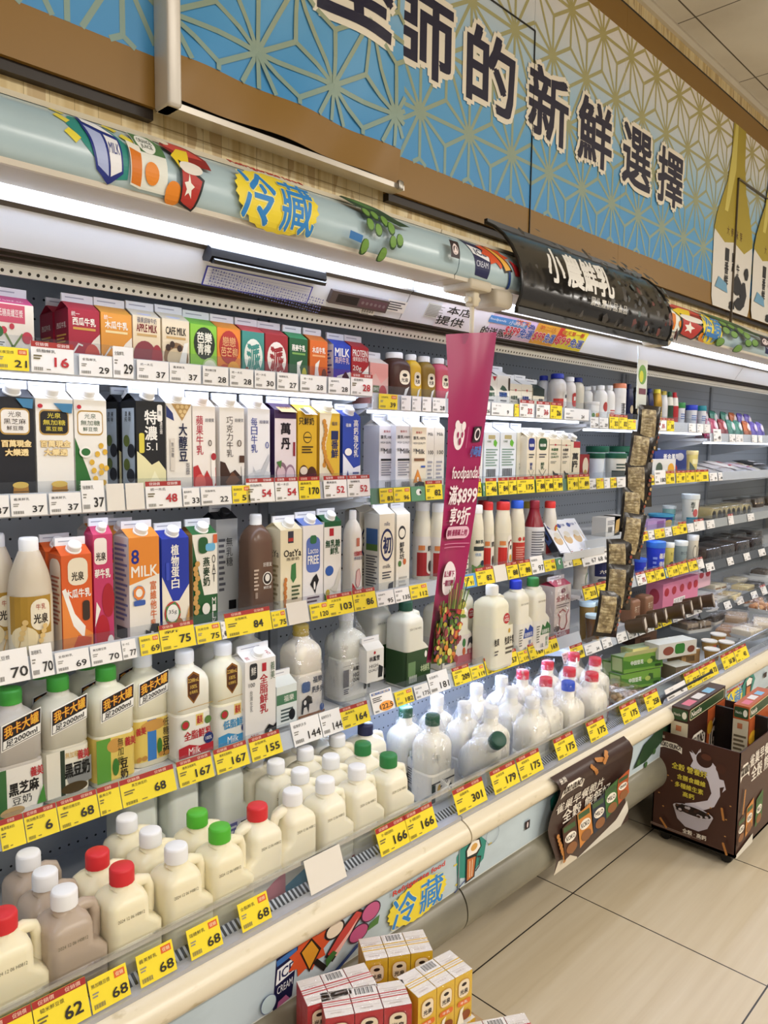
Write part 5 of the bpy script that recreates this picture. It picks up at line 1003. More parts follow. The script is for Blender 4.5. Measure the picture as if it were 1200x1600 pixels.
carton('cream carton with a dark blue crest, second shelf right of the pasture carton', 823, 837, 683, 'B2', 'e0d4bc', bl('22307a'), cap='e9e6de', Y=1.53)
carton('cream carton with a dark green crest, second shelf', 838, 857, 683, 'B2', 'e0d4bc', bl('1f4a2a') + [('e', .25, .16, .2, .05, '8a4a34')], cap='e9e6de', Y=1.53)
g2 = lambda c: [('line', [(0, .88), (1, .88)], .025, '8a5a4a'), ('e', .5, .88, .08, .02, R_), ('t', '林鳳營', .44, .78, .6, .06, c, .02), ('t', 'HIGH', .38, .69, .5, .05, c, .02), ('t', 'QUALITY', .46, .62, .7, .05, c, .02), ('m', .1, .48, .6, .54, 2, '7a7a70'), ('poly', [(.35, .02), (.4, .2), (.3, .34), (.5, .28), (.8, .26), (.92, .1), (.9, .02), (.7, .1), (.5, .02)], K_)]
carton('cream high quality milk carton with green writing and a cow, second shelf', 858, 876, 686, 'B2', 'e0d4bc', g2('1f5a2c'), cap='e9e6de', Y=1.53)
carton('cream high quality milk carton with black writing and a cow, second shelf', 877, 891, 687, 'B2', 'e0d4bc', g2('23242a'), cap='e9e6de', Y=1.53)
carton('cream carton with tall brush characters and a red tag, end of the second shelf', 891, 906, 690, 'B2', 'ddd2b8', [('r', .3, .86, 1, 1, 'a82a34'), ('t', '萬', .5, .66, .6, .15, K_, .04), ('t', '丹', .52, .48, .5, .14, K_, .04), ('r', .18, .3, .3, .56, '2a2a2a'), ('poly', [(.1, .1), (.5, .26), (.9, .1)], '7a9a7a'), ('t', '鮮乳', .6, .06, .5, .06, K_)], roof='3a3034', cap='e6e2da', Y=1.53)
# third row behind the magenta sign
cho = carton('white milk carton with one big character in a navy ring, third shelf', 592, 616, 804, 'B3', 'ebe3d0', [('t', 'milks', .5, .88, .36, .05, '2a3a6a'), ('e', .5, .62, .42, .2, '1f2a5c'), ('e', .5, .62, .35, .165, 'ebe3d0'), ('t', '初', .5, .62, .5, .2, '1f2a5c', .03), ('t', 'milk', .5, .36, .5, .05, '3a3a44'), ('m', .2, .2, .8, .3, 3, '4a4a50'), ('poly', [(.55, .02), (.65, .14), (.95, .16), (.9, .02)], '2a2a34')], Y=1.545, side=[('r', .15, .62, .9, .82, '3a5a8c'), ('r', .15, .55, .9, .63, '4a6a34'), ('m', .15, .1, .9, .5, 12, '5a5a5e')], sidecol='cfccc2')
carton('white milk carton with a cow outline, right of the navy ring carton', 619, 640, 804, 'B3', 'ece6d8', [('e', .4, .76, .28, .09, '2a2a2e'), ('e', .4, .755, .22, .06, 'ece6d8'), ('v', '鮮乳坊', .4, .64, .34, .07, '2a2a2e', .02), ('e', .25, .36, .12, .04, '4a7a3a'), ('e', .6, .38, .12, .04, 'c96a3a'), ('m', .2, .05, .8, .2, 3, 'b8b4aa')], Y=1.56, side=[('m', .15, .2, .85, .8, 10, '8a8a8c')], sidecol='dedacf')
behind(cho, .085, 'white milk carton behind the one with the navy ring, third shelf')
red2 = lambda c: [('r', 0, .0, 1, .6, c), ('rr', .5, .05, .9, .95, .2, 'e9e2d6'), ('t', '鮮乳', .7, .7, .3, .14, '2a2a2e', .02), ('e', .7, .25, .12, .14, '4a3a34'), ('r', .08, .66, .4, .78, 'd9844a')]
for lab, u0, u1, vt, yc, cap, sl, art in (
    ('white bottle with red label in shadow, left of two behind the magenta sign', 644, 674, 784, 1.66, 'ecebe8', 'e4dfd6', red2('a82a2c')),
    ('white bottle with red label in shadow, right of two behind the magenta sign', 670, 697, 786, 1.62, 'ecebe8', 'e4dfd6', red2('a82a2c')),
    ('cream bottle with navy cap and fine print, right beside the magenta sign', 706, 732, 787, 1.57, '22306a', 'e4decb', [('t', '鮮乳', .5, .9, .4, .08, '2a3a3a'), ('m', .15, .05, .85, .8, 10, '5a5a58')]),
    ('cream bottle with white cap and a green hill label, third shelf', 731, 755, 789, 1.57, 'ecebe8', 'e6e0cc', [('r', .1, .62, .95, .74, '2f3a3c'), ('t', '鮮乳', .5, .87, .6, .1, '2a3a3a', .02), ('t', '低脂', .4, .52, .4, .09, '3a7ab8'), ('poly', [(0, 0), (1, 0), (1, .2), (.6, .3), (.3, .18), (0, .24)], '5a8a2c'), ('e', .7, .28, .16, .08, '2a3a4a')]),
    ('cream bottle with red cap and red label, first of two on third shelf', 750, 771, 784, 1.59, 'cf2f2c', 'e4decb', red2('c8302a')),
    ('cream bottle with red cap and an oval cow label, second of two red caps', 770, 798, 784, 1.57, 'cf2f2c', 'e4decb', red2('c8302a') + [('e', .72, .42, .2, .4, '8a2a24'), ('e', .72, .42, .17, .36, 'ece4d8'), ('t', '鮮', .72, .6, .16, .12, '2a2a2e', .02), ('e', .72, .3, .1, .1, 'd9a52c')]),
    ('cream bottle with bright blue cap and red label, third shelf', 793, 819, 782, 1.58, '2f5fd0', 'e4decb', [('r', 0, 0, 1, .66, 'c2382e'), ('e', .4, .76, .1, .06, 'c2382e'), ('e', .7, .76, .1, .06, 'c2382e'), ('m', .2, .15, .8, .55, 6, 'e0a090')])):
    bottle(lab, u0, u1, vt, 'B3', yc, 'e9e3cf', cap, 'wide', sl, art, (.05, .56), cat='milk bottle', name='milk_bottle', capr=.76)
for lab, u0, u1, vt, c in (('back row bottle with a red cap behind the green hill bottle', 742, 764, 782, 'a8262c'), ('back row bottle with a navy cap between the red caps', 776, 797, 781, '22307a'), ('back row bottle with a gold cap left of the burgundy bottle', 812, 838, 784, 'a8963c')):
    bottle(lab, u0, u1, vt, 'B3', 1.70, 'd6d3cc', c, 'wide', None, (), (.05, .5), cat='milk bottle', name='milk_bottle', capr=.76)
bottle('burgundy bottle with a white fine print label, third shelf', 816, 850, 782, 'B3', 1.57, '8c1f2c', '8c1f2c', 'sauce', 'd9d9dc', [('m', .1, .08, .8, .9, 12, '6a6a72'), ('b', .62, .05, .9, .3), ('e', .85, .8, .1, .08, '3a3a40')], (.04, .60), cat='bottle', name='drink_bottle', gloss=M('8c1f2c', .25))
bottle('white bottle with red cap and round red emblem, end of the third shelf bottles', 846, 869, 783, 'B3', 1.60, 'ece6dc', 'd8322c', 'wide', 'ece6dc', [('e', .72, .86, .2, .12, 'c23a2a'), ('t', '鮮', .72, .86, .2, .12, 'f0d23a', .03), ('t', '優質', .45, .62, .7, .14, 'c8302a', .04), ('m', .1, .46, .9, .52, 1, '8a2a24'), ('poly', [(0, .1), (.5, .0), (1, .1), (1, .4), (0, .4)], 'b8262a')], (.05, .62), cat='milk bottle', name='milk_bottle', capr=.74)
# fourth row
gl = [('r', 0, 0, 1, 1, '2c4a24'), ('r', .06, .3, .36, .7, '6a8a5a'), ('b', .1, .1, .42, .3, 'dfe4d8'), ('t', '本格鮮乳', .76, .44, .38, .2, 'c9d8a8', .01), ('e', .78, .84, .05, .1, W_)]
HQ = [('e', .66, .9, .03, .03, R_), ('line', [(0, .88), (1, .88)], .008, '6a6a6c'), ('t', '林鳳營', .5, .76, .30, .12, K_, .02), ('t', 'HIGH', .5, .58, .28, .12, K_, .02), ('t', 'QUALITY', .54, .44, .38, .11, K_, .02), ('poly', [(.76, .1), (.78, .4), (.74, .62), (.84, .56), (.96, .44), (.98, .1), (.92, .1), (.88, .3), (.82, .1)], '2c2a2a'), ('r', .0, .3, .2, .78, '6a6a6e'), ('m', .02, .1, .2, .26, 3, '4a4a50')]
tall('bagged milk jug with black high quality writing and a cow, fourth shelf', 541, 952, 'e9e9e6', 'dedfd2', HQ, 'dcdcd2', z=SZ['B4'], h=.268, wrap=6, bh=.47, shoulder=.62, w=.112)
carton('small carton with a red heart tied in the bag beside the tall jug', 573, 600, 1018, 'B4', 'e4e2dc', [('t', '林鳳營', .45, .72, .6, .16, K_, .02), ('t', 'HIGH', .4, .5, .5, .1, K_), ('t', 'QUALITY', .45, .36, .7, .1, K_), ('e', .45, .9, .06, .05, R_), ('poly', [(.66, .1), (.7, .5), (.95, .4), (.9, .1)], K_)], z=SZ['B4'] + .055, Y=1.56, d=.05)
gj = jug('milk jug with a dark green label and dark green cap, fourth shelf', 634, 938, '1d4a36', 'e4e2d4', gl, 1, SZ['B4'], .272, .112, .10, bandcol='2c4a24', bh=.44)
behind(gj, .12, 'milk jug with dark green label standing behind the one with the green cap', -.02)
jug('white milk jug with a barcode label at the foot of the magenta sign', 688, 925, 'e9e9e6', 'e6e2d2', [('r', 0, 0, 1, 1, 'd9d4cc'), ('m', .1, .1, .9, .8, 5, '5a5a60')], 1, SZ['B4'], .262, .105, .1, bandcol='d9d4cc', bh=.42)
jug('milk jug with a pink and white label and round emblems, right of the magenta sign', 708, 928, 'e9e9e6', 'e6e2d2', [('r', 0, 0, 1, .35, 'b86a74'), ('e', .42, .74, .09, .14, '3f7a44'), ('e', .42, .46, .08, .13, 'c9643a'), ('poly', [(.6, .56), (.66, .85), (.84, .9), (.9, .6), (.74, .7)], '3a3a3e'), ('t', '鮮乳', .75, .42, .3, .18, 'a84a54', .02)], 1, SZ['B4'], .25, .1, .1, bandcol='e2d8d2', bh=.46)
mz = jug('cream milk jug with a red price circle and black writing, fourth shelf', 769, 914, 'e9e9e6', 'e6e0c6', [('t', '牧真牛乳', .74, .62, .46, .2, '2a241c', .02), ('t', '牧真', .12, .64, .22, .18, '2a241c', .02), ('e', .72, .86, .05, .06, 'c9a03a'), ('m', .55, .26, .95, .48, 2, '5a5448'), ('m', .02, .3, .2, .45, 2, '5a5448')], 1, SZ['B4'], .285, .118, .1, bandcol='e4dec6', bh=.52, date=False)
b = MB(); A = Art(b, Flat((-.059, -.0502, 0), (1, 0, 0), (0, 0, 1), .118, .285)); A.e(.58, .61, .15, .065, 'b3262c', 24); A.t('原價', .58, .635, .16, .022, W_); A.t('102', .58, .595, .2, .036, W_, .02); b.build('price_circle', mz, 0)
behind(mz, .13, 'cream milk jug behind the one with the red price circle', -.03)
mtn = lambda c: [('poly', [(.3, .5), (.42, .86), (.6, .74), (.72, .92), (.96, .76), (.96, .5)], c), ('t', '瑞穗鮮乳', .64, .60, .52, .15, W_), ('m', .05, .25, .25, .85, 7, '7a7a72'), ('t', '1.8L', .42, .14, .2, .14, '2a3a5a'), ('v', '鮮乳', .72, .42, .16, .16, c)]
jug('milk jug with a navy mountain emblem and bright blue cap, fourth shelf', 806, 906, '2336b4', 'e9e4d2', mtn('24449a'), 1, SZ['B4'], .275, .1, .09, bandcol='e6e2d6', bh=.44)
jug('milk jug with a green mountain emblem and green cap, fourth shelf', 833, 902, '2f7a3a', 'e9e4d2', mtn('2c6a34'), 1, SZ['B4'], .275, .1, .09, bandcol='e6e2d6', bh=.44)
carton('bagged pink and white milk carton with a line drawn cow face, fourth shelf', 866, 891, 918, 'B4', 'dfd2cc', [('r', 0, 0, 1, .12, 'a83a44'), ('t', 'Milk', .5, .07, .7, .08, W_), ('t', '全鮮乳', .5, .76, .84, .11, 'a83a44', .02), ('e', .5, .9, .14, .05, '8a4a5a'), ('m', .1, .58, .9, .66, 2, '6a5a5c'), ('line', [(.2, .48), (.34, .4), (.3, .24), (.44, .16), (.66, .16), (.8, .28), (.74, .42), (.88, .5)], .05, 'a83a44'), ('line', [(.3, .5), (.5, .54), (.7, .48)], .05, 'a83a44'), ('e', .16, .2, .18, .06, '4a3a40')], roof='c04a64', side=None, Y=1.56, wrap=True)
box('paper_bag', 'brown patterned paper bag behind the bagged pink milk carton', 'bag', 850, 872, 905, 'B4', 1.68, '8a7a64', [('m', .1, .1, .9, .9, 6, 'c9bda6'), ('e', .5, .5, .3, .12, 'b8504a')], d=.05)
# ------------------------------------------------------------------ shelf behind the hanging snack bags
tub('flat white tub with a coloured fruit band, top shelf right of the cartons', 911, 936, 628, 'C1', 1.56, 'e9e6e0', 'efedea', [('r', .1, .3, .9, .65, 'f0ede6'), ('e', .3, .48, .1, .12, '5a8a3a'), ('e', .55, .48, .1, .12, 'd9a03a'), ('e', .75, .5, .1, .12, 'c85a34')], .95)
for lab, u0, u1, vt, yc in (('white bottle with a tomato on its label, top shelf', 925, 948, 602, 1.58), ('white bottle left of the tomato label bottle, top shelf', 914, 935, 603, 1.64), ('white bottle with red writing left of the orange capped tube', 940, 960, 602, 1.58)):
    bottle(lab, u0, u1, vt, 'C1', yc, 'ebe9e6', 'e9e8e6', 'straight', 'ebe9e6', [('e', .6, .6, .22, .2, 'a83a34') if 'tomato on' in lab else ('m', .3, .2, .8, .5, 3, 'c85a54')], (.1, .7), cat='drink bottle', capr=.6)
bottle('tall white tube with an orange cap and fine print, top shelf', 956, 977, 599, 'C1', 1.56, 'e6e4e2', 'd9825a', 'can', 'e6e4e2', [('m', .3, .2, .7, .6, 8, '6a6a70'), ('b', .4, .3, .6, .6)], (.05, .85), name='food_tube', cat='tube', capr=1.0)
for lab, u0, u1, vt, c, cp, zz in (('navy bottle right of the orange capped tube', 974, 989, 600, '1f2448', '1c2040', 'C1'), ('black bottle with cream flecks, left of the bag hanger', 984, 1000, 605, '1c1b1a', '22201e', 'C1'), ('dark bottle with a cream cap, just right of the bag hanger', 998, 1013, 611, '23222c', '2a2838', 'C1'), ('navy bottle beside the gold bottle', 1006, 1021, 607, '20264e', '1f2c6a', 'C1')):
    bottle(lab, u0, u1, vt, zz, 1.57, c, cp, 'wide', None, [('e', .5, .6, .2, .2, 'b8a88a')], (.1, .6), gloss=M(c, .25))
bottle('gold bottle with a bright yellow cap, top shelf', 1016, 1034, 608, 'C1', 1.56, 'a8842c', 'e2cf3a', 'wide', None, [('m', .3, .2, .7, .7, 4, 'e0c878')], (.1, .55), gloss=M('a8842c', .3, .4), capr=.62)
bottle('white bottle with a pale yellow cap beside the gold bottle', 1028, 1043, 611, 'C1', 1.60, 'e9e8e8', 'e0c85a', 'wide', None, (), capr=.6)
bottle('dark green bottle with a green cap, top shelf', 1038, 1051, 612, 'C1', 1.58, '22402a', '1f6a44', 'wide', 'e0ddd0', [('r', 0, 0, 1, .7, '22402a')], (.1, .85), gloss=M('22402a', .2))
bottle('red bottle with a red cap beside the dark green bottle', 1046, 1059, 613, 'C1', 1.58, 'b8262c', 'd8323a', 'wide', 'e6e0d8', [('r', 0, 0, 1, .7, 'b0222a')], (.1, .85), gloss=M('b8262c', .2))
for lab, u0, u1, vt, c in (('white cup with a green lid, top shelf', 1056, 1070, 629, '3a8a4a'), ('white cup with a royal blue lid, top shelf', 1070, 1089, 633, '2f45c8'), ('white cup with a teal lid, top shelf', 1088, 1103, 634, '2a8fa0')):
    tub(lab, u0, u1, vt, 'C1', 1.57, 'e2e4ea', c, [('m', .2, .45, .8, .75, 3, '6a84b8'), ('e', .3, .2, .08, .08, '3a4a8a')], .8, lidh=.2, name='dairy_cup', cat='cup')
for lab, u, v, c in (('dark purple pouch behind the green lidded cup', 1063, 660, '5a3048'), ('mauve pouch behind the royal blue lidded cup', 1078, 662, 'a86ab0'), ('pale pink pouch behind the teal lidded cup', 1092, 664, 'd8a8c8')):
    x = xat(u, 1.66, 1.56); pouch(lab, x, 1.66, SZ['C1'], .085, .125, .03, c, [('e', .5, .6, .3, .2, 'e6d8e4')], -.1)
box('food_box', 'dark red box with a round emblem at the left of the second shelf tubs', 'box', 905, 920, 710, 'C2', 1.55, '8c1f24', [('e', .6, .6, .3, .3, 'd8c8b0'), ('e', .6, .3, .2, .2, 'b8923a')], d=.07)
for i, (u0, u1, vt, yc, lab) in enumerate(((914, 950, 697, 1.66, 'flat tub with a dark green lid, back left of the second shelf tubs'), (948, 990, 697, 1.66, 'flat tub with a dark green lid, back right of the second shelf tubs'), (917, 944, 708, 1.57, 'pale blue white bowl with a dark green lid behind the dark red box'), (944, 978, 708, 1.55, 'black and white tub with a dark green lid, front of the second shelf'))):
    tub(lab, u0, u1, vt, 'C2', yc, 'd8dfe6' if i != 3 else 'dcd8cc', '1d5a44', [('r', 0, 0, 1, .5, '2c3a34'), ('m', .2, .55, .8, .8, 2, '3a4a44')] if i == 3 else (), .9, lidh=.16)
tub('white tub with a dark green band beside the hanging bags, second shelf', 976, 993, 706, 'C2', 1.57, 'e2dfd6', '1d5a44', [('r', 0, .1, 1, .6, '23402e')], .95)
box('dessert_box', 'navy box printed with white writing and fruit, second shelf', 'box', 1022, 1072, 703, 'C2', 1.62, '27397e', [('t', '黃金鳳梨', .5, .76, .5, .2, W_, .02), ('e', .78, .75, .12, .14, 'd8d4d8'), ('e', .5, .3, .2, .25, 'b8322a'), ('e', .25, .2, .14, .2, 'e0d8c8')], d=.08)
box('dessert_box', 'white box with an orange and red picture in front of the navy box', 'box', 1018, 1055, 718, 'C2', 1.54, 'd8d6d2', [('e', .3, .55, .14, .3, '4a5a4a'), ('e', .8, .5, .14, .3, 'e0a52c'), ('r', .68, 0, .98, .3, 'c8382c'), ('r', .15, 0, .5, .2, '3a4044')], d=.06)
tub('tall yellow cup with a cream lid, second shelf right of the navy box', 1071, 1090, 704, 'C2', 1.56, 'd8c878', 'e6d8a0', [('poly', [(0, 0), (1, 0), (.3, .5), (0, .7)], '5a6458'), ('r', .2, .6, .8, .8, 'e8dca8')], .8, name='dessert_cup', cat='cup')
tub('clear topped white cup behind the snack bags on the second shelf', 1012, 1030, 700, 'C2', 1.70, 'dfe6ee', 'b8cce0', (), .85, name='dessert_cup', cat='cup')
# wire tray of white boxes
b = MB()
tr = thing('display_tray', 'grey tray holding tilted white boxes above the third shelf', 'tray', (xat(912, 1.50, 1.05), 1.5, 1.035), 0)
b.box(-.15, .16, .0, .20, 0, .012, 'c9ccd0'); b.box(-.15, .16, -.004, 0, 0, .03, 'd6d8da'); b.build('tray_base', tr, 0)
for i in range(6):
    x = tr.location.x - .125 + i * .036
    t = thing('pastry_box', 'white picture box leaning on the grey tray, %s' % ('leftmost of the six', 'second from left', 'third from left', 'fourth from left', 'fifth from left', 'rightmost of the six')[i], 'box', (x, 1.515 + .012 * (i % 2), 1.049), (-.75, .0, -.25), 'white boxes leaning on the grey tray')
    b = MB(); b.box(-.03, .03, -.018, .018, 0, .155, 'e2e6ee' if i else '33343c'); A = Art(b, fr_front(.06, .036, .155)); A.r(.06, .03, .94, .97, 'e6e6ea'); A.e(.5, .4, .34, .14, 'c9a878'); A.e(.6, .55, .26, .1, 'ddd8cc'); A.e(.3, .82, .16, .07, '3a4a8c'); A.t('奶酥', .65, .84, .4, .08, '3a4a8c')
    L = Art(b, fr_left(.06, .036, .155)); L.r(.1, .4, .9, .9, '5a70b0'); L.e(.5, .6, .2, .1, '2a2a3a'); b.build('box_body', t, 0)
for u, v, lab in ((945, 812, 'white box with barcode and a picture, lying behind the leaning boxes'), (958, 825, 'white box with a brown picture beside the hanging bags')):
    x = xat(u, 1.66, 1.1); box('pastry_box', lab, 'box', 0, 0, 0, 1.071, 1.62, 'e0dcd4', [('b', .15, .2, .45, .5), ('m', .1, .6, .6, .85, 3, '7a7a80'), ('poly', [(.62, .1), (.95, .2), (.95, .9), (.7, .8)], 'c9a25a')], x=x, w=.13, h=.085, d=.07)
# cups on the third shelf right of the bags
for lab, u0, u1, vt, col, lid, art, yc in (
    ('royal blue tub behind the hanging bags, third shelf', 1012, 1052, 803, '243a8c', '3f9ac4', [('e', .5, .5, .2, .3, 'c9b06a')], 1.60),
    ('pale teal cup with a clear lid, third shelf', 1034, 1056, 790, '8ab8b8', 'dfe9f0', [('m', .2, .3, .8, .7, 3, '5a8a90')], 1.66),
    ('white cup with a teal foot and red writing, third shelf', 1063, 1092, 772, 'e0e2dc', 'dfe9f0', [('r', 0, 0, 1, .34, '1f7a94'), ('v', '布丁', .3, .9, .2, .16, '3a4a4a', .02), ('e', .45, .5, .14, .14, 'b85a5a'), ('e', .85, .7, .12, .2, 'c85a4a')], 1.56)):
    tub(lab, u0, u1, vt, 'C3', yc, col, lid, art, .78, name='dessert_cup', cat='cup')
box('pudding_pack', 'lilac carton sleeve under the royal blue tub, third shelf', 'box', 1012, 1040, 815, 'C3', 1.55, 'b494c8', [('r', .5, .1, .9, .9, '8a5a9a')], d=.06)
# fourth shelf: tubs
for lab, u0, u1, vt, col, lid, art, yc in (
    ('navy ice cream tub with a gold lid and spotted white foot, fourth shelf', 917, 956, 866, 'e0dede', 'd8c88a', [('r', 0, .45, 1, 1, '1c2458'), ('t', '六甲田莊', .55, .62, .7, .14, W_, .02), ('e', .3, .3, .18, .08, '22264a'), ('e', .62, .2, .12, .1, '22264a'), ('e', .2, .12, .08, .06, '22264a')], 1.56),
    ('second navy tub with a gold lid beside the hanging bags', 950, 984, 864, 'e0dede', 'd8c88a', [('r', 0, .45, 1, 1, '1c2458'), ('e', .4, .25, .2, .1, '22264a')], 1.60),
    ('bright blue yoghurt bucket with white writing, right of the hanging bags', 1008, 1039, 846, '2740d0', '3a7ae0', [('t', '義美', .55, .7, .4, .2, W_, .01), ('t', '優格', .55, .4, .4, .2, W_), ('m', .05, .2, .25, .7, 3, '8aa0f0')], 1.55),
    ('small bright blue tub low beside the hanging bags, fourth shelf', 990, 1010, 872, '2438c0', '3a6ae0', [('t', '優', .6, .5, .3, .4, W_)], 1.55),
    ('pale yellow cup right of the blue bucket, fourth shelf', 1037, 1053, 848, 'd8c96a', 'e6e8e2', [('t', '布丁', .5, .7, .4, .16, '6a5a2a'), ('e', .5, .2, .3, .16, '4a3a2a')], 1.57),
    ('grey cup with an almond picture, fourth shelf', 1052, 1074, 845, '8fa0a6', 'e2e8ea', [('t', '杏仁豆腐', .5, .66, .7, .14, '3a4a54'), ('e', .6, .25, .26, .16, 'c9a07a')], 1.56),
    ('cream cup with rings printed on it, fourth shelf', 1072, 1091, 836, 'ddd6c4', 'e6e6e6', [('e', .35, .5, .16, .3, '8a847a'), ('e', .35, .5, .12, .24, 'ddd6c4'), ('e', .72, .5, .16, .3, '8a847a'), ('e', .72, .5, .12, .24, 'ddd6c4'), ('r', 0, 0, 1, .12, '2a2a24')], 1.56)):
    tub(lab, u0, u1, vt, 'C4', yc, col, lid, art, .84, name='dairy_tub', cat='tub', lidh=.17)
tub('white tub with a green seal ring left of the navy gold lidded tub', 895, 918, 882, 'C4', 1.60, 'd9d4ca', 'cfccc4', [('e', .8, .45, .24, .34, '3a7a54'), ('e', .8, .45, .2, .28, 'd9d4ca')], .95, name='dairy_tub', cat='tub')
# fifth shelf: jelly cups, pink boxes, brown pudding cups
for i, (u, v, c) in enumerate(((916, 962, '8a6a34'), (926, 982, '6a4a28'), (938, 962, 'a89448'), (950, 978, 'b8a24a'))):
    x, z = onY(u, v, 1.54); bottle_lab = ('amber jelly cup at the left of the cup pile, under the price tags', 'brown jelly cup in front, lower left of the cup pile', 'olive jelly cup with a clear lid in the cup pile', 'yellow jelly cup with a coloured film lid in the cup pile')[i]
    tub(bottle_lab, u - 13, u + 13, v - 22, 'C5', 1.54 + .05 * (i % 2 == 0), M(c, .15), 'c9dfe8', [('r', .2, .1, .8, .25, 'd8ccb0')], .78, name='jelly_cup', cat='cup', lidh=.1)
for i, (u0, u1, vt, yy) in enumerate(((1035, 1090, 914, 1.62), (1050, 1110, 902, 1.66))):
    box('dessert_box', ('long pink box with red bean pictures, lower of two', 'long pale pink box with red bowls pictured, upper of two')[i], 'box', u0, u1, vt, 'C5' if i == 0 else .68, yy, ('d07a94', 'dcb0b8')[i], [('r', .3, .1, .62, .32, W_), ('t', '紅豆湯圓', .46, .21, .28, .14, '3a2a2a')] + [('e', x, .66, .06, .16, 'a82a34') for x in (.1, .3, .52, .74, .92)], d=.09, side=[('e', .5, .5, .3, .3, 'a83a4a')])
for i, u in enumerate((972, 992, 1012, 1033, 1050, 1068, 1082)):
    x = xat(u, 1.545, .68)
    t = thing('pudding_cup_pack', 'brown pudding cup pack lying on its side, %s in the row' % ('leftmost', 'second from left', 'third from left', 'middle', 'fifth from left', 'sixth from left', 'rightmost')[i], 'cup pack', (x, 1.525 + .01 * (i % 3), .645 + .03), (PI / 2 - .25, .0, .25), 'brown cup packs lying on the fifth shelf')
    b = MB(); b.lathe([(.026, 0), (.030, .004), (.034, .075), (.037, .08), (.037, .084), (.0005, .084)], M('4e3a26', .35), 20); b.build('cup_body', t, 40); b = MB(); b.quad((-.02, -.02, .085), (.02, -.012, .085), (.028, .03, .085), (-.012, .025, .085), 'cfc4b6'); b.build('foil_lid', t, 0)
for i, u in enumerate((985, 1006)):
    t = thing('pudding_cup_pack', ('wrapped brown snack roll above the pudding packs, left', 'wrapped brown snack roll above the pudding packs, right')[i], 'cup pack', (xat(u, 1.62, .74), 1.62, .645), 0); b = MB(); b.rbox(-.04, .04, -.035, .035, 0, .11, .012, '8a6248'); Art(b, fr_front(.08, .07, .11)).t('布丁', .5, .6, .6, .3, 'd8c8b0').m(.2, .1, .8, .35, 2, 'c9b49a'); b.build('pack_body', t)
# ------------------------------------------------------------------ deck: handled jugs in rows
WC, RC, GC = 'e9e9ea', 'cf2a30', '4fae2f'
BR = 'b3a290'
def bd(c, foot='d9d4c8'): return [('r', 0, .0, .3, .94, c), ('e', .45, .62, .1, .14, 'c9832f'), ('r', .84, .78, .93, .9, '26262a'), ('t', '麥香牛乳', .62, .35, .5, .26, '5a3a2a'), ('r', 0, 0, 1, .06, foot)]
SOYB = {WC: bd('d9632f'), RC: bd('b8303a'), GC: bd('5a9a34'), 'b': bd('8a5a34')}
def dj(lab, u, v, cap, col='ebe2c2', key=None, **k): return jug(lab, u, v, cap, col, SOYB[key or cap], 1, **k)
dj('cream jug with red cap at the left picture edge, front of the bottom deck', 4, 1424, RC)
dj('brown jug with white cap in the front row of the bottom deck', 100, 1388, WC, BR, 'b')
dj('brown jug with white cap, middle of the three brown jugs', 70, 1360, WC, BR, 'b')
dj('brown jug with white cap, rearmost of the three brown jugs', 44, 1331, WC, BR, 'b')
dj('cream jug with red cap in the front row beside the brown jug', 190, 1352, RC)
dj('cream jug with red cap right behind the front red capped jug', 152, 1329, RC)
dj('cream jug with white cap between the red and green capped front jugs', 275, 1320, WC)
dj('cream jug with white cap, second in the column between red and green caps', 235, 1296, WC)
dj('cream jug with white cap, third in the column between red and green caps', 198, 1275, WC)
dj('cream jug with bright green cap in the front row', 343, 1290, GC)
dj('cream jug with bright green cap behind the front green capped jug', 308, 1267, GC)
pinkb = [('poly', [(0, 0), (1, 0), (1, 1), (.7, .9), (0, .5)], 'd98a94'), ('e', .36, .3, .08, .16, '2a3a5a'), ('r', 0, 0, 1, .1, 'c9c4bc')]
blueb = [('poly', [(0, 0), (1, 0), (1, .98), (0, .62)], '5aa0c0'), ('t', '鮮乳', .5, .2, .5, .24, W_), ('r', 0, 0, 1, .1, 'c9c4bc')]
jug('cream jug with a slanted pink label and red cap, handle on its left', 402, 1257, RC, 'ece5cc', pinkb, -1, bandcol='e6e2d6', bh=.42)
jug('cream jug with a slanted blue label and white cap, handle on its left', 457, 1234, WC, 'ece5cc', blueb, -1, bandcol='e6e2d6', bh=.42)
frb = [('r', 0, .2, 1, .3, 'c96a6a'), ('r', .84, .72, .93, .88, '8a2a2a'), ('r', 0, .0, .14, .8, '2a2a44'), ('t', '鮮乳', .5, .5, .3, .26, '3a4a8a')]
names = ('front row', 'second row', 'third row', 'fourth row')
for col, lst in (('beside the blue labelled jug', ((508, 1216), (469, 1202), (431, 1188), (398, 1178))), ('two places right of blue labelled jug', ((558, 1196), (517, 1180), (477, 1168), (442, 1156)))):
    for i, (u, v) in enumerate(lst): jug('white capped jug %s, %s in column' % (col, names[i]), u, v, WC, 'ece6d0', frb, 1, bandcol='e6e2d8')
jug('white jug with dark green cap, front row left of the bagged jugs', 607, 1178, '2a7a3f', 'ece6d0', frb, 1, bandcol='e6e2d8')
jug('white jug with dark green cap behind the front dark green capped jug', 567, 1160, '2a7a3f', 'ece6d0', frb, 1, bandcol='e6e2d8')
jug('white jug with white cap behind the two dark green capped jugs', 527, 1147, WC, 'ece6d0', frb, 1, bandcol='e6e2d8')
jug('broad white jug with a navy cap behind the dark green capped jugs', 571, 1130, '22264a', 'e9e6d6', frb, 1, h=.262, w=.125, d=.1, bandcol='e6e2d8')
jug('white jug with white cap at the rear, left of the navy capped jug', 492, 1135, WC, 'e9e6d6', frb, 1, bandcol='e6e2d8')
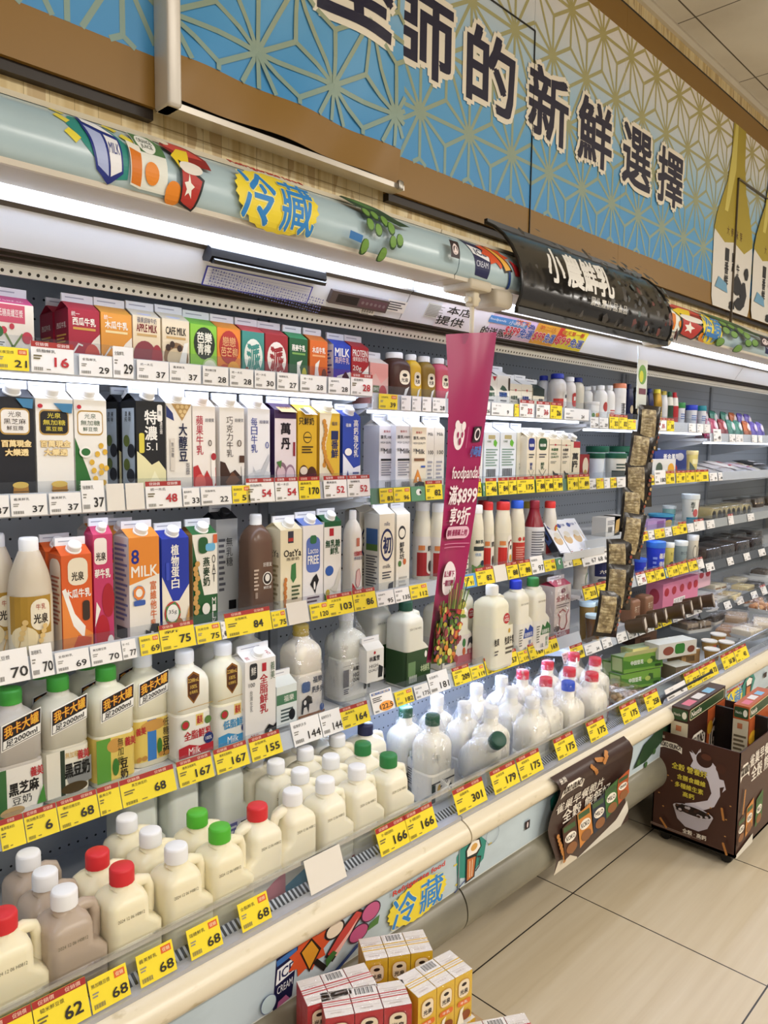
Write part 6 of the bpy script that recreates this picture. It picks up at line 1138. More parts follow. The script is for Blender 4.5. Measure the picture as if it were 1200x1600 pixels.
blu = [('r', .03, .1, .5, .95, '6a6ea8'), ('m', .06, .14, .48, .9, 7, 'd8d8e6'), ('r', .6, .6, .9, .92, '2c2c3a'), ('e', .78, .4, .1, .08, 'c23a40'), ('e', .78, .18, .1, .08, 'c23a40')]
for i, (X_, Yy, lab) in enumerate(((.83, 1.63, 'left of three'), (.945, 1.63, 'middle of three'), (1.06, 1.60, 'right of three'))):
    u_ = 0; t = jug('tall pale jug with blue printed side label, deck rear, %s' % lab, 600, 0, WC, 'dfe3da', blu, 1, deck(Yy), .30, .108, .11, Y=Yy, bandcol='dcdce6', bh=.40, date=False); t.location.x = X_
# bagged bottles on the right half of the deck
gb = [('r', 0, .0, 1, 1, 'dcd8c8'), ('r', 0, .7, 1, .76, '2a2c2a'), ('t', '鮮奶', .7, .42, .34, .4, '23282a', .03), ('e', .35, .4, .12, .24, 'b8923a'), ('r', 0, .0, .16, .7, '23302a')]
pk = [('e', .7, .5, .14, .34, 'b8283a'), ('r', .55, .0, .9, .16, '8a3a4a')]
def wj(lab, u, v, cap, wrap, band=gb, bc='e2dfd2', h=.258, col='ece8d8', **k):
    y_ = on_deck(u, v, h)[1]
    return tall(lab, u, v, cap, col, band, bc, z=deck(y_), Y=y_, h=h, w=.102, d=.088, bh=.36, shoulder=.64, neck=.0205, wrap=wrap, **k)
wj('bagged bottle with a dark green cap, front left of the bagged bottles', 676, 1116, '24523c', 5)
wj('bagged bottle with a dark green cap behind the front left bagged bottle', 634, 1104, '24523c', 6)
for i, (u, v, lab) in enumerate(((768, 1104, 'front row, directly right of the lying bottle'), (726, 1097, 'second row, left of centre'), (683, 1086, 'rear row, furthest left'), (854, 1076, 'front row, third from the blue cap'), (832, 1090, 'front row, centre of the bag group'), (745, 1069, 'rear row, second from left'), (784, 1057, 'rear row, third from left'), (800, 1074, 'second row, centre'))):
    wj('bagged milk bottle with a white cap, %s' % lab, u, v, 'e6e6e4', 7 + i)
for i, (u, v, lab) in enumerate(((817, 1047, 'leftmost of the red caps'), (853, 1058, 'second row, behind the blue cap'), (890, 1043, 'second row, right of the blue cap'), (925, 1050, 'front row, nearest the nut trays'), (930, 1027, 'second row, nearest the nut trays'), (897, 1020, 'rear row, furthest right'), (856, 1033, 'rear row, left of centre'))):
    wj('bagged milk bottle with a red cap, %s' % lab, u, v, 'cf3346', 20 + i, [('e', .8, .5, .13, .44, '24452f'), ('v', '鮮乳', .8, .8, .1, .24, W_)] if i == 3 else pk)
wj('bagged milk bottle with a bright blue cap among the red capped bottles', 888, 1064, '2a4fc0', 33, [('e', .6, .5, .1, .3, '2a2a2c')])
# one bottle lying on its side
cx_, cz_ = onY(776, 1158, 1.222); C_ = Vector((cx_, 1.222, cz_)); best = None
for i in range(60):
    yb = 1.23 + i * .004; bx_, bz_ = onY(731, 1196, yb); q_ = Vector((bx_, yb, bz_))
    if best is None or abs((q_ - C_).length - .235) < best[0]: best = (abs((q_ - C_).length - .235), q_)
B_ = best[1]; lt = thing('milk_bottle', 'bagged milk bottle lying on its side with a dark green cap, above the 301 tag', 'milk bottle', tuple(B_), 0)
xf = (C_ - B_).to_track_quat('Z', 'Y').to_matrix().to_4x4()
hw = .046; S = []
for f, a in ((0, .005), (.02, 0), (.52, 0), (.60, .003), (.67, .009), (.72, .017), (.76, .025)): S.append(rring(-hw + a, hw - a, -.042 + a, .042 - a, min(.02 + a * .8, (.042 - a) * .95), f * .258, 5))
for f, r in ((.79, .022), (.91, .021)): S.append([(r * math.cos(a), r * math.sin(a), f * .258) for a in [2 * PI * (j // 6 * 6 + (j % 6) * 1.2) / 24 for j in range(24)]])
b = MB(); b.loft(S, MILKY('ece8d8'), xf); b.build('bottle_body', lt, 55)
capmesh(lt, 0, 0, .885 * .258, .0235, .03, '1f4a3a', xf=xf)
bg = bag(lt, .112, .105, .25, 41); bg.matrix_local = xf
def smallpack(lab, u, v, rot, rx=0, c='24402e', z=.44, x=None, y=None):
    if x is None: x, y = onZ(u, v, z); y = max(y, 1.26)
    t = thing('milk_carton', lab, 'milk carton', (x, y, z), (rx, 0, rot)); b = MB(); w, d, h = .058, .058, .075
    b.box(-w / 2, w / 2, -d / 2, d / 2, 0, h, 'dcd8cc'); A = Art(b, fr_front(w, d, h)); A.t('鮮奶', .6, .62, .5, .34, '2a2c2a', .02); A.m(.1, .1, .9, .36, 4, '5a5a56'); A.e(.25, .6, .1, .14, c); L = Art(b, fr_left(w, d, h)); L.r(.1, .1, .9, .9, 'd0ccc0'); L.m(.15, .15, .85, .85, 7, '4a4a48'); b.build('carton_body', t, 0)
    b = MB(); b.quad((-w / 2, -d / 2, h), (w / 2, -d / 2, h), (w / 2, 0, h + .022), (-w / 2, 0, h + .022), c); b.quad((w / 2, d / 2, h), (-w / 2, d / 2, h), (-w / 2, 0, h + .022), (w / 2, 0, h + .022), c)
    for s in (-1, 1): b.add([(s * w / 2, -d / 2, h), (s * w / 2, d / 2, h), (s * w / 2, 0, h + .022)], ((0, 1, 2),), 'dcd8cc')
    b.box(-w / 2, w / 2, -.002, .002, h + .02, h + .036, 'dcdcd6'); Art(b, Flat((-w / 2, -d / 2, h), (1, 0, 0), (0, d / 2, .022), w, .036)).t('牛乳', .5, .5, .5, .5, W_, .02); b.build('gable_top', t, 0)
smallpack('small dark green topped carton standing bagged before the front left bottle', 652, 1226, -.25)
smallpack('small dark green topped carton tipped over beside the lying bottle', 694, 1232, .5, -.9, z=.462)
smallpack('small carton peeking out behind the dark green capped jugs', 628, 1172, -.2)
smallpack('small white carton bagged between the front bottles, over the 179 tag', 812, 1182, -.3, c='d8d4c6')
smallpack('small white carton tipped in its bag, over the right 175 tags', 872, 1158, -.4, -.6, c='d8d4c6', z=.46)
smallpack('small white carton bagged under the front right red capped bottle', 906, 1136, -.3, c='d8d4c6')
# right end of the deck: nut trays, tofu boxes
for i, (u, v, z, rt) in enumerate(((966, 1098, .46, -.2), (985, 1090, .50, -.25), (958, 1080, .50, -.15))):
    x, y = onZ(u, v, z); tray('clear tray of pale nuts beside the red capped bottles, %s' % ('front lower', 'upper right', 'rear')[i], x, y, z - .02, .15, .10, .05, 'b8ac98', ('ball', 'c9a878', 'a8845a', 5), rot=rt, rx=.15)
gbx = [('r', 0, 0, 1, 1, '6f9a3c'), ('poly', [(0, .25), (1, .1), (1, .4), (.3, .55), (0, .8)], '4a7a2c'), ('t', '中田豆花', .34, .55, .32, .26, W_, .02), ('poly', [(.62, .4), (.7, .8), (.8, .75), (.8, .4)], '3a5a2a'), ('e', .66, .5, .07, .15, 'a8b85a'), ('b', .8, .08, .95, .26)]
for i, (u, v, z, rt, lab) in enumerate(((1005, 1062, .47, -.28, 'lower one under the open flap box'), (1008, 1035, .545, -.28, 'upper front one with its flap open'), (1022, 1022, .56, -.28, 'pale yellow one behind the upper front box'), (975, 1045, .50, -.2, 'short one at the left of the pile'))):
    x, y = onZ(u, v, z); w = .24 if i < 3 else .1
    box('tofu_box', 'long green soy pudding box on the deck, %s' % lab, 'box', 0, 0, 0, z - .035, y, '6f9a3c' if i != 2 else 'd8cf8a', gbx if i != 2 else [('m', .1, .2, .9, .8, 3, 'a8a05a')], x=x, w=w, h=.07, d=.07, rot=rt, side=[('r', .1, .1, .9, .9, 'c9d08a')], top='a8bca0', flap='d8cf8a' if i == 1 else None, rx=-.08)
for i, (u, v, z, c, lab) in enumerate(((1062, 1008, .60, 'd2cdc2', 'long pale box with bean pictures behind the green boxes'), (1082, 1020, .54, 'b08a5a', 'short brown box with barcode beneath the long pale box'), (1012, 992, .60, '5a4030', 'dark brown box with a white corner behind the green pile'), (1072, 1045, .50, '7a6a54', 'brown and white tofu box in front of the barcode box'))):
    x, y = onZ(u, v, z); w = (.24, .12, .14, .11)[i]
    box('tofu_box', lab, 'box', 0, 0, 0, z - .05, y, c, [('e', .25, .5, .14, .3, '8a4a3a'), ('rr', .42, .2, .68, .9, .06, '3a7a34'), ('e', .85, .4, .1, .24, '7a4030')] if i == 0 else [('b', .25, .2, .7, .6)], x=x, w=w, h=.065, d=.08, rot=-.3, top='cfd2cc')
for i, (u, v) in enumerate(((1108, 1002), (1122, 992), (1112, 1015), (1135, 1004))):
    x, y = onZ(u, v, .56); tub('amber jelly cup with film lid, %s of four by the tofu boxes' % ('left rear', 'centre rear', 'left front', 'right front')[i], u - 13, u + 13, v - 2, .515, y, M('a8844a', .2), 'd9d6d0', [('e', .5, .5, .2, .3, 'b85a4a')], .85, name='jelly_cup', cat='cup', lidh=.12)
# far deck: film wrapped packs
for i, (u, v, z, c1, c2, kind, n) in enumerate(((1080, 975, .55, '8a7a64', '4a4038', 'slab', 2), (1110, 962, .57, '3a342e', '2a2622', 'slab', 2), (1150, 965, .56, '9a8468', '6a5440', 'slab', 2), (1172, 985, .54, 'd8cdb4', 'a88a64', 'slab', 3), (1140, 985, .52, 'a88460', '5a4636', 'slab', 2), (1165, 935, .58, 'c99a6a', 'b8805a', 'ball', 4), (1195, 945, .58, 'd0a070', 'b07a50', 'ball', 4), (1195, 975, .56, 'd2c4a8', '9a8460', 'slab', 2))):
    x, y = onZ(u, v, z); tray('film wrapped tray on the far deck, %s' % ('tan block nearest the tofu boxes', 'dark block behind the tan one', 'tan block with a dark side', 'pale sliced pack at the front', 'brown block in the front middle', 'buns at the rear left', 'buns at the rear right', 'pale block at the picture edge')[i], x, y, z - .03, .19, .13, .06, 'd0d0cc', (kind, c1, c2, n), rot=.15 * ((i * 7) % 5 - 2), lidm=FILM)
# ------------------------------------------------------------------ far right shelves
def bag_s(c, a): return [('e', .5, .62, .34, .24, a), ('e', .5, .62, .26, .17, 'e4d8dc'), ('r', .1, .05, .9, .18, a), ('e', .5, .3, .2, .1, c)]
cols = (('b84a6a', 'd88aa4'), ('b84a6a', 'd88aa4'), ('9c3440', 'cf7a7a'), ('3f8a7a', '9ac8b8'), ('3f8a7a', '9ac8b8'), ('c8683a', 'e0a884'), ('6a58b8', 'a89ad8'), ('6a58b8', 'a89ad8'))
nm8 = ('leftmost pink', 'second pink', 'dark red', 'left teal', 'right teal', 'orange', 'left violet', 'rightmost violet')
for i, (u, (c, a)) in enumerate(zip((1106, 1118, 1132, 1145, 1156, 1169, 1180, 1190), cols)):
    x = xat(u, 1.56, 1.55); pouch('%s pouch in the front row of pouches, far top shelf' % nm8[i], x, 1.56, SZ['D1'], .10, .112, .04, c, bag_s(c, a), -.25, .1)
for i, (u, (c, a), n_) in enumerate(zip((1103, 1118, 1135, 1148, 1160, 1171), (cols[0], cols[3], cols[3], cols[5], cols[6], cols[6]), ('pink', 'left teal', 'right teal', 'orange', 'left violet', 'right violet'))):
    x = xat(u, 1.68, 1.62); pouch('%s pouch in the raised back row of pouches, far top shelf' % n_, x, 1.68, SZ['D1'] + .045, .105, .12, .04, c, bag_s(c, a), -.2, .1)
b = MB(); b.box(-.42, .42, -.03, .10, 0, .042, 'c8ccd0'); t = thing('shelf_riser', 'low white step under the back row of pouches', 'riser', (4.42, 1.655, SZ['D1'])); b.build('riser_body', t, 0)
for i, (u, v, c, a, rz) in enumerate(((1115, 728, 'e0dcd8', 'c8b8b0', .3), (1128, 732, 'd6d2d4', 'b8a8a8', -.2), (1140, 726, 'e2dedc', 'c03a50', .2), (1156, 732, 'cfd0d6', 'a8a8b8', -.3), (1168, 722, 'd0c4d0', 'b85a90', .3), (1182, 716, '2c2c30', 'c8c8cc', -.4), (1192, 722, 'a8b4bc', '8a9aa8', .2), (1172, 734, 'dcd4c4', 'c0a888', .1))):
    x, z = onY(u, v, 1.62); pouch('flat film pack lying on the far second shelf, %s' % ('leftmost', 'second from left', 'with a red dot', 'fourth, greyish', 'with a magenta mark', 'black one', 'bluish one at the edge', 'beige one in front')[i], x, 1.56, SZ['D2'] + .006 + .012 * (i % 3), .15, .20, .026, c, [('e', .5, .6, .16, .1, a), ('r', .2, .25, .8, .32, a)], -PI / 2 + .22, rz)
for i, (u, lab) in enumerate(((1113, 'leftmost'), (1128, 'second'), (1143, 'third'), (1160, 'rightmost'))):
    x = xat(u, 1.56, 1.1); tray('clear tray of cream coloured roll cake, %s on the far third shelf' % lab, x, 1.60, SZ['D3'], .15, .15, .082, '3a2c22', ('roll', 'c9b47c', 'ded2b4', 2))
for i, u in enumerate((1150, 1172, 1192)):
    x = xat(u, 1.80, 1.1); tray('clear tray of cake at the back of the far third shelf, %s' % ('left', 'centre', 'right')[i], x, 1.80, SZ['D3'], .17, .14, .07, '4a4038', ('slab', '5a4a3a', 'b8924a', 3))
for i, (u, lab) in enumerate(((1106, 'leftmost'), (1128, 'second'), (1152, 'third'), (1176, 'rightmost'))):
    x = xat(u, 1.56, .9); tray('clear tray of dark chocolate roll cake, %s on the far fourth shelf' % lab, x, 1.60, SZ['D4'], .19, .16, .092, '1f1916', ('roll', '38221a' if i != 2 else '4a3426', 'cbb89a' if i else '6a4a34', 2))
for i, u in enumerate((1120, 1145, 1172)):
    x = xat(u, 1.78, .95); tray('clear lidded dark tray at the back of the far fourth shelf, %s' % ('left', 'centre', 'right')[i], x, 1.80, SZ['D4'], .2, .16, .075, '2a2624', ('slab', '3a2a22', '6a5240', 2))
for i, (u, yy, c1, c2, lab) in enumerate(((1098, 1.56, 'd8dce4', 'b8c0cc', 'white film pack nearest the brown cup packs'), (1116, 1.58, 'd2cfc0', 'a8a890', 'pale pack second from left'), (1140, 1.56, 'd8c896', 'c0a868', 'yellow cheese slices'), (1150, 1.72, 'd0c8b0', '9a9078', 'greyish pack behind the cheese'), (1162, 1.60, 'd8c896', 'b89a58', 'second pack of cheese slices'), (1178, 1.58, '4a4644', '2a2826', 'dark pack beside the cheese'), (1115, 1.74, 'd6ceb4', '8a5a34', 'round pale pack at the back'), (1190, 1.72, '6a5f54', '3a342e', 'dark pack at the picture edge'))):
    x = xat(u, yy, .66); tray('film wrapped pack on the far bottom shelf, %s' % lab, x, yy, SZ['D5'], .15, .12, .05, 'd0d2d4', ('slab', c1, c2, 2), rot=.1 * (i % 3 - 1), lidm=FILM)
# ------------------------------------------------------------------ fittings on the white header strip
HP = ((1.36, 1.8635), (1.40, 1.802))
def hfr(u0, u1, f0, f1, off=.0008):
    """frame on the sloped header panel between two sight lines; f runs 0 (bottom) .. 1 (top)"""
    y0, z0 = HP[1][0] + (HP[0][0] - HP[1][0]) * f0, HP[1][1] + (HP[0][1] - HP[1][1]) * f0
    L = math.dist(*HP) * (f1 - f0); x0, x1 = xat(u0, 1.38, 1.83), xat(u1, 1.38, 1.83)
    n = Vector((0, -.0615, -.04)).normalized() * off
    return Flat((x0, y0 + n.y, z0 + n.z), (1, 0, 0), (0, -.04, .0615), x1 - x0, L)
def sheet(name, lab, cat, fr, ops, col='eceae6'):
    b = MB(); A = Art(b, fr); A.r(0, 0, 1, 1, col); draw(A, ops); return tag(b.build(name, None, 0), lab, cat)
ops = [('r', 0, 0, 1, 1, '2a34b0'), ('r', .012, .05, .988, .95, 'e8ecfc')] + [('r', .02, .08 + i * .145, .98, .09 + i * .145, '8a92c8') for i in range(6)]
for i in range(46):
    for j in range(6): ops.append(('r', .05 + i * .02, .11 + j * .145, .056 + i * .02 + .004 * ((i * 7 + j * 5) % 3), .11 + j * .145 + .06 + .03 * ((i * 3 + j) % 3) / 2, '6a72b4'))
sheet('paper_chart', 'long paper chart of small figures with a blue border on the white header', 'chart', hfr(322, 488, -.02, .56), ops)
b = MB(); xa_, xb_ = xat(320, 1.36, 1.86), xat(499, 1.36, 1.86)
b.prism([(1.352, 1.872), (1.336, 1.862), (1.334, 1.846), (1.346, 1.836), (1.368, 1.842), (1.372, 1.86)], xa_, xb_, M('1b1b1e', .35)); b.prism([(1.334, 1.842), (1.330, 1.838), (1.334, 1.832), (1.346, 1.834)], xa_ + .004, xb_ - .004, M('0f0f12', .3)); tag(b.build('blind_roller', None, 40), 'black rolled blind in its housing above the paper chart', 'blind')
t = thing('temperature_controller', 'grey thermostat display strip right of the black roller', 'thermostat', (0, 0, 0))
fr = hfr(515, 604, .18, .62, .010); b = MB(); A = Art(b, fr); p = [fr.pt(x, y, 0) for x, y in ((0, 0), (fr.W, 0), (fr.W, fr.H), (0, fr.H))]; n = fr.n * -.010
q = [tuple(Vector(a) + n) for a in p]; b.add(p + q, ((0, 1, 2, 3), (4, 7, 6, 5), (0, 4, 5, 1), (1, 5, 6, 2), (2, 6, 7, 3), (3, 7, 4, 0)), '5a4e4e'); A.r(.1, .18, .46, .82, '1a1214'); A.r(.48, .15, .97, .85, '6a4a54')
for i in range(6): A.e(.54 + i * .075, .5, .025, .13, '8c7a80', 10)
b.build('controller_body', t, 0)
sheet('sticker', 'small white printed sticker right of the thermostat strip', 'sticker', hfr(604, 634, .24, .68), [('m', .08, .1, .9, .9, 4, '4a4a50')])
sheet('sticker', 'small barcode sticker just below the thermostat strip', 'sticker', hfr(570, 592, -.02, .16), [('b', .1, .35, .9, .9), ('m', .1, .05, .6, .25, 1, '4a4a50')])
sheet('sticker', 'grey faded label on the header left of the delivery notice', 'sticker', hfr(664, 692, .30, .84), [('m', .06, .08, .94, .92, 8, '8a8a86')], 'c9c9c2')
sheet('service_notice', 'white and lilac delivery service notice on the header strip', 'notice', hfr(684, 872, .0, .98), [('r', .0, 0, .6, 1, 'e6e2ea'), ('r', .38, 0, .62, 1, 'dcc4e0'), ('t', '本店', .135, .74, .17, .32, K_, .02), ('t', '提供', .10, .30, .19, .36, K_, .02), ('t', '的送服務', .47, .22, .26, .34, K_, .02), ('r', .36, .6, .68, .9, '4a86c8'), ('t', 'foodpanda', .43, .75, .13, .13, W_), ('t', '小時達', .59, .75, .14, .2, W_), ('t', '為', .72, .74, .06, .24, '2a4a9c', .02)], 'e6e4ec')
for i, (u0, u1, c, top, num, lab) in enumerate(((788, 834, 'dcc0e4', '滿天', '399', 'lilac'), (833, 868, 'e0a23a', '第二店', '99', 'orange'), (868, 912, 'e6d83a', '每天第一筆', '99', 'yellow'))):
    ops = [('t', top, .5, .82, .76 if i else .5, .22, 'c8442a', .02, 'f0e24a', .08), ('t', '$' + num, .27, .36, .46, .44, 'd02848', .02, W_, .07), ('t', '免運', .74, .38, .44, .44, '2f52b8', .02, W_, .07)]
    if i == 2: ops.insert(0, ('poly', [(0, 1), (.15, 1), (.22, .7), (.34, .66), (.18, .46), (.22, .2), (.08, .32), (0, .1)], 'c8302a'))
    sheet('delivery_sticker', '%s free delivery sticker reading $%s on the header strip' % (lab, num), 'sticker', hfr(u0, u1, .02, .98, .0016), ops, c)
# arched advertising shield
t = thing('arched_ad_panel', 'dark arched advertising shield with white characters clipped to the canopy', 'sign', (0, 0, 0))
x0, x1 = 1.715, 2.64
AR = [(1.192, 1.842), (1.180, 1.868), (1.176, 1.90), (1.180, 1.935), (1.192, 1.97), (1.212, 2.005), (1.240, 2.04), (1.272, 2.066), (1.30, 2.082)]
b = MB(); back = [(y + .004, z - .002) for y, z in AR][::-1]; b.prism(AR + back, x0, x1, M('2d2b29', .18)); fr = Prof(x0, x1 - x0, AR); A = Art(b, fr)
rnd = random.Random(3)
for i in range(150):
    a, c = rnd.random() ** .6, rnd.random(); s_ = .008 + .018 * rnd.random()
    if .07 < a < .5 and .12 < c < .65: continue
    col = rnd.choice(('4a4744', '3a3a3c', '5a5048', '6a3a34', '5a6a6c', '24221f') if a > .6 else ('3a3836', '4a4744', '403c38'))
    A.poly([(min(.99, a + s_ * math.cos(k * 1.26) * (.5 + rnd.random() * .5)), min(.90, max(.04, c + s_ * 2.6 * math.sin(k * 1.26) * (.5 + rnd.random() * .6)))) for k in range(5)], col)
for ch, a, w_ in (('小', .13, .085), ('農', .235, .095), ('鮮', .33, .085), ('乳', .425, .095)): A.t(ch, a, .40, w_, .29, 'e6e4de', .03)
A.t('農生產前 品食品', .44, .19, .24, .055, 'd9d6ce')
b.build('curved_sheet', t, 50)
b = MB(); b.tube([(x0, y, z) for y, z in AR], .005, M('1c1b1a', .3), 6); b.build('edge_trim', t); b = MB(); b.tube([(x1, y, z) for y, z in AR], .005, M('1c1b1a', .3), 6); b.build('edge_trim', t)
b = MB(); b.box(x0, x1, 1.186, 1.198, 1.828, 1.844, M('161616', .3)); b.build('lower_bar', t, 0); b = MB(); b.box(x0, x1, 1.295, 1.306, 2.078, 2.092, M('161616', .3)); b.build('upper_bar', t, 0)
for i, xb in enumerate((1.665, 2.655)):
    b = MB(); b.rbox(xb - .03, xb + .05, 1.20, 1.28, 1.836, 1.882, .01, 'b8ae9c'); b.build('clamp_block', t)
# ------------------------------------------------------------------ hanging things
t = thing('hanging_banner', 'tall magenta delivery banner hanging from the canopy with fruit at its foot', 'banner', (0, 0, 0))
b = MB(); path = []
ctl = ((522, 700, 768), (600, 697, 756), (700, 689, 742), (790, 680, 734), (880, 672, 722), (960, 667, 711), (1035, 664, 702))
YB = 1.235
rows = []
for v, u0, u1 in ctl:
    xl, zl = onY(u0, v, YB); xr, zr = onY(u1, v - 2, YB + .01); rows.append((xl, zl, xr, zr))
class Ban:
    curved = 1; bands = ((1, .02), (0, .012)); W = .16; H = .86; l = 0
    def pt(s, x, y, l):
        f = (1 - y / s.H) * (len(rows) - 1); i = max(0, min(len(rows) - 2, int(f))); q = f - i; A_, B_ = rows[i], rows[i + 1]
        r_ = [a + (c - a) * q for a, c in zip(A_, B_)]; a = x / s.W
        dy = .016 * math.sin(a * PI) * math.sin(y * 6) + .02 * (a - .5) * math.sin(y * 4 + .5) - l * .0006
        return (r_[0] + (r_[2] - r_[0]) * a, YB + dy - .02 * math.sin((1 - y / s.H) * PI), r_[1] + (r_[3] - r_[1]) * a)
bn = Ban(); MAG = M('a01f5a', .3); n, m_ = 10, 40
b.add([bn.pt(bn.W * i / n, bn.H * j / m_, 0) for j in range(m_ + 1) for i in range(n + 1)], [(j * (n + 1) + i, j * (n + 1) + i + 1, (j + 1) * (n + 1) + i + 1, (j + 1) * (n + 1) + i) for j in range(m_) for i in range(n)], MAG)
A = Art(b, bn)
A.e(.26, .695, .13, .035, 'f0e4ea'); A.e(.2, .726, .05, .012, 'f0e4ea'); A.e(.34, .722, .05, .012, 'f0e4ea'); A.e(.22, .70, .02, .008, 'a01f5a'); A.e(.32, .70, .02, .008, 'a01f5a'); A.e(.27, .683, .03, .01, 'a01f5a')
A.r(.44, .665, .447, .72, 'd88ab0'); A.r(.6, .68, .84, .72, '2a1a24'); A.e(.72, .70, .09, .016, 'f0e4ea'); A.e(.72, .70, .06, .011, '2a1a24'); A.t('小時達', .74, .655, .34, .03, '4a86d8', .02)
A.t('foodpanda!', .52, .59, .8, .045, 'f0e4ea', .01); A.t('滿$899', .5, .53, .84, .055, 'f4e8ee', .02); A.t('享9折', .5, .47, .62, .05, 'f4e8ee', .02)
A.rr(.1, .405, .86, .44, .1, 'e4b8cc'); A.t('限時 優惠碼上用', .48, .422, .64, .018, 'a01f5a', .02); A.r(.05, .39, .9, .392, 'd88ab0'); A.r(.05, .38, .8, .382, 'd88ab0')
A.e(.42, .285, .26, .055, 'f0e4ea'); A.t('馬上掃下', .42, .30, .4, .02, 'a01f5a', .02); A.t('一鍵訂購', .42, .27, .4, .02, 'a01f5a', .02)
rnd = random.Random(9)
A.r(.02, .0, .98, .15, '55662f'); A.r(.2, .15, .8, .18, '4a5a2a')
for i in range(200):
    y = .01 + .2 * rnd.random() ** 1.2; x = rnd.uniform(.06, .94); c = rnd.choice(('5a7a34', '3f5a2a', '7a9a44', 'b8a43a', 'c9783a', 'b8443a', '8a3a44', '5a3a5a', 'd8c86a', '6a4a3a'))
    A.e(x, y, .04 + .05 * rnd.random(), .006 + .010 * rnd.random(), c, 9); A.fr.l -= .9
for i in range(10): A.line([(.4 + .05 * i, .19), (.36 + .062 * i, .25 + .02 * (i % 3))], .03, ('5a7a34', '8aa04a', '3f5a2a')[i % 3])
b.build('banner_sheet', t, 60)
cl = rows[0]; xm = (cl[0] + cl[2]) / 2
b = MB(); b.box(cl[0] + .045, cl[2] - .03, YB - .012, YB + .012, cl[1] - .02, cl[1] + .005, ACRYLIC); b.build('clear_clip', t, 0)
hk = xat(738, 1.235, 1.86)
b = MB(); b.rbox(hk - .012, hk + .012, 1.22, 1.25, 1.83, 1.872, .005, 'cfc4ac'); b.tube([(hk, 1.235, 1.84), (hk, 1.235, cl[1] + .0)], .006, 'cfc4ac'); b.tube([(hk - .025, 1.235, 1.845), (hk + .025, 1.235, 1.85)], .008, 'cfc4ac'); b.build('hook', t)
b = MB(); b.rbox(hk - .045, hk + .045, 1.205, 1.30, 1.868, 1.893, .006, 'c4baa6'); b.build('bracket', t)
# strip of snack bags
YS = 1.30
hx, hz = onY(1000, 566, YS)
t = thing('bag_hanger_strip', 'printed clip strip holding the column of brown snack bags', 'hanger', (0, 0, 0))
b = MB(); p0 = onY(994, 590, YS); p1 = onY(1012, 640, YS); b.box(p0[0] + .005, p1[0] - .02, YS - .002, YS, p1[1], hz + .01, 'dfe6e2'); A = Art(b, Flat((p0[0] + .005, YS - .002, p1[1]), (1, 0, 0), (0, 0, 1), p1[0] - .025 - p0[0], hz + .01 - p1[1])); A.e(.5, .7, .4, .2, '7aa85a'); A.e(.4, .66, .2, .12, 'd8d84a'); A.r(.2, .3, .9, .42, '7a4a5a'); b.build('header_card', t, 0)
b = MB(); pts = [onY(u, v, YS) for u, v in ((1002, 540), (1004, 640), (998, 700), (992, 760), (985, 820), (975, 880), (965, 940), (955, 985))]; b.tube([(x, YS + .012, z) for x, z in pts], .0035, 'd8dcdc'); b.build('strip', t)
cen = ((1012, 678, 0), (1004, 716, 1), (999, 762, 0), (987, 815, 1), (979, 838, 0), (974, 868, 1), (966, 905, 0), (956, 940, 1), (1000, 795, 0))
cen = ((1013, 676), (1003, 718), (1000, 765), (993, 805), (985, 845), (975, 885), (966, 925), (952, 968))
FOIL, ft_, fb_, fo_ = nt('crinkled_foil')
fp_, fs_ = xyz(ft_); fn_ = noise(ft_, fp_, 60.0, 5)
ft_.links.new(ramp(ft_, fn_, [(.35, '6e5e42'), (.5, '96845f'), (.66, 'c4b48c')]), fb_.inputs['Base Color']); fb_.inputs['Roughness'].default_value = .3
bn_ = N(ft_, 'ShaderNodeBump'); bn_.inputs['Strength'].default_value = .7; bn_.inputs['Distance'].default_value = .01; ft_.links.new(fn_, bn_.inputs['Height']); ft_.links.new(bn_.outputs[0], fb_.inputs['Normal'])
for i, (u, v) in enumerate(cen):
    x, z = onY(u, v, YS - .03); hgt = .13
    s = thing('snack_bag', 'brown foil snack bag on the hanging strip, %s' % ('topmost', 'second from top', 'third from top', 'fourth from top', 'fifth from top', 'sixth from top', 'second from bottom', 'lowest')[i], 'snack bag', (x, YS - .026 + .012 * (i % 2), z - hgt / 2), (0, .06 + .10 * math.sin(i * 2.1), -.55 + .15 * math.cos(i * 1.7)), None)
    b = MB(); pillow(b, .104, hgt + .035, .042, M('26211d', .25)); fr = PillowFrame(.104, hgt + .035, .042); A = Art(b, fr)
    A.r(.06, .1, .62, .9, FOIL)
    A.m(.14, .25, .54, .75, 8, '75653f', .18)
    for j in range(6): A.e(.78 + .05 * (j % 3), .2 + j * .1, .06, .04, ('6a4a34', '8a3a2a', 'b89a6a')[j % 3], 8)
    b.build('bag_body', s, 60)
# ------------------------------------------------------------------ poster over the bumper
t = thing('cereal_poster', 'brown curling cereal poster hung over the lower front of the case', 'poster', (0, 0, 0))
PF = [(1.112, .215), (1.108, .26), (1.114, .30), (1.122, .36), (1.118, .41), (1.106, .455), (1.100, .475), (1.108, .497), (1.128, .512)]
px0, px1 = 1.86, 2.33
fr = Prof(px0, px1 - px0, PF); b = MB(); PB = M('3d2922', .35)
def edge(y): return .0 + .03 * math.sin(y * 9 + .6), 1.0 + .04 * math.sin(y * 8.5 + 2.5)
n, m_ = 8, 26; vs = []
for j in range(m_ + 1):
    y = fr.H * j / m_; l, r_ = edge(j / m_)
    for i in range(n + 1): vs.append(fr.pt(fr.W * (l + (r_ - l) * i / n), y, 0))
b.add(vs, [(j * (n + 1) + i, j * (n + 1) + i + 1, (j + 1) * (n + 1) + i + 1, (j + 1) * (n + 1) + i) for j in range(m_) for i in range(n)], PB)
A = Art(b, fr)
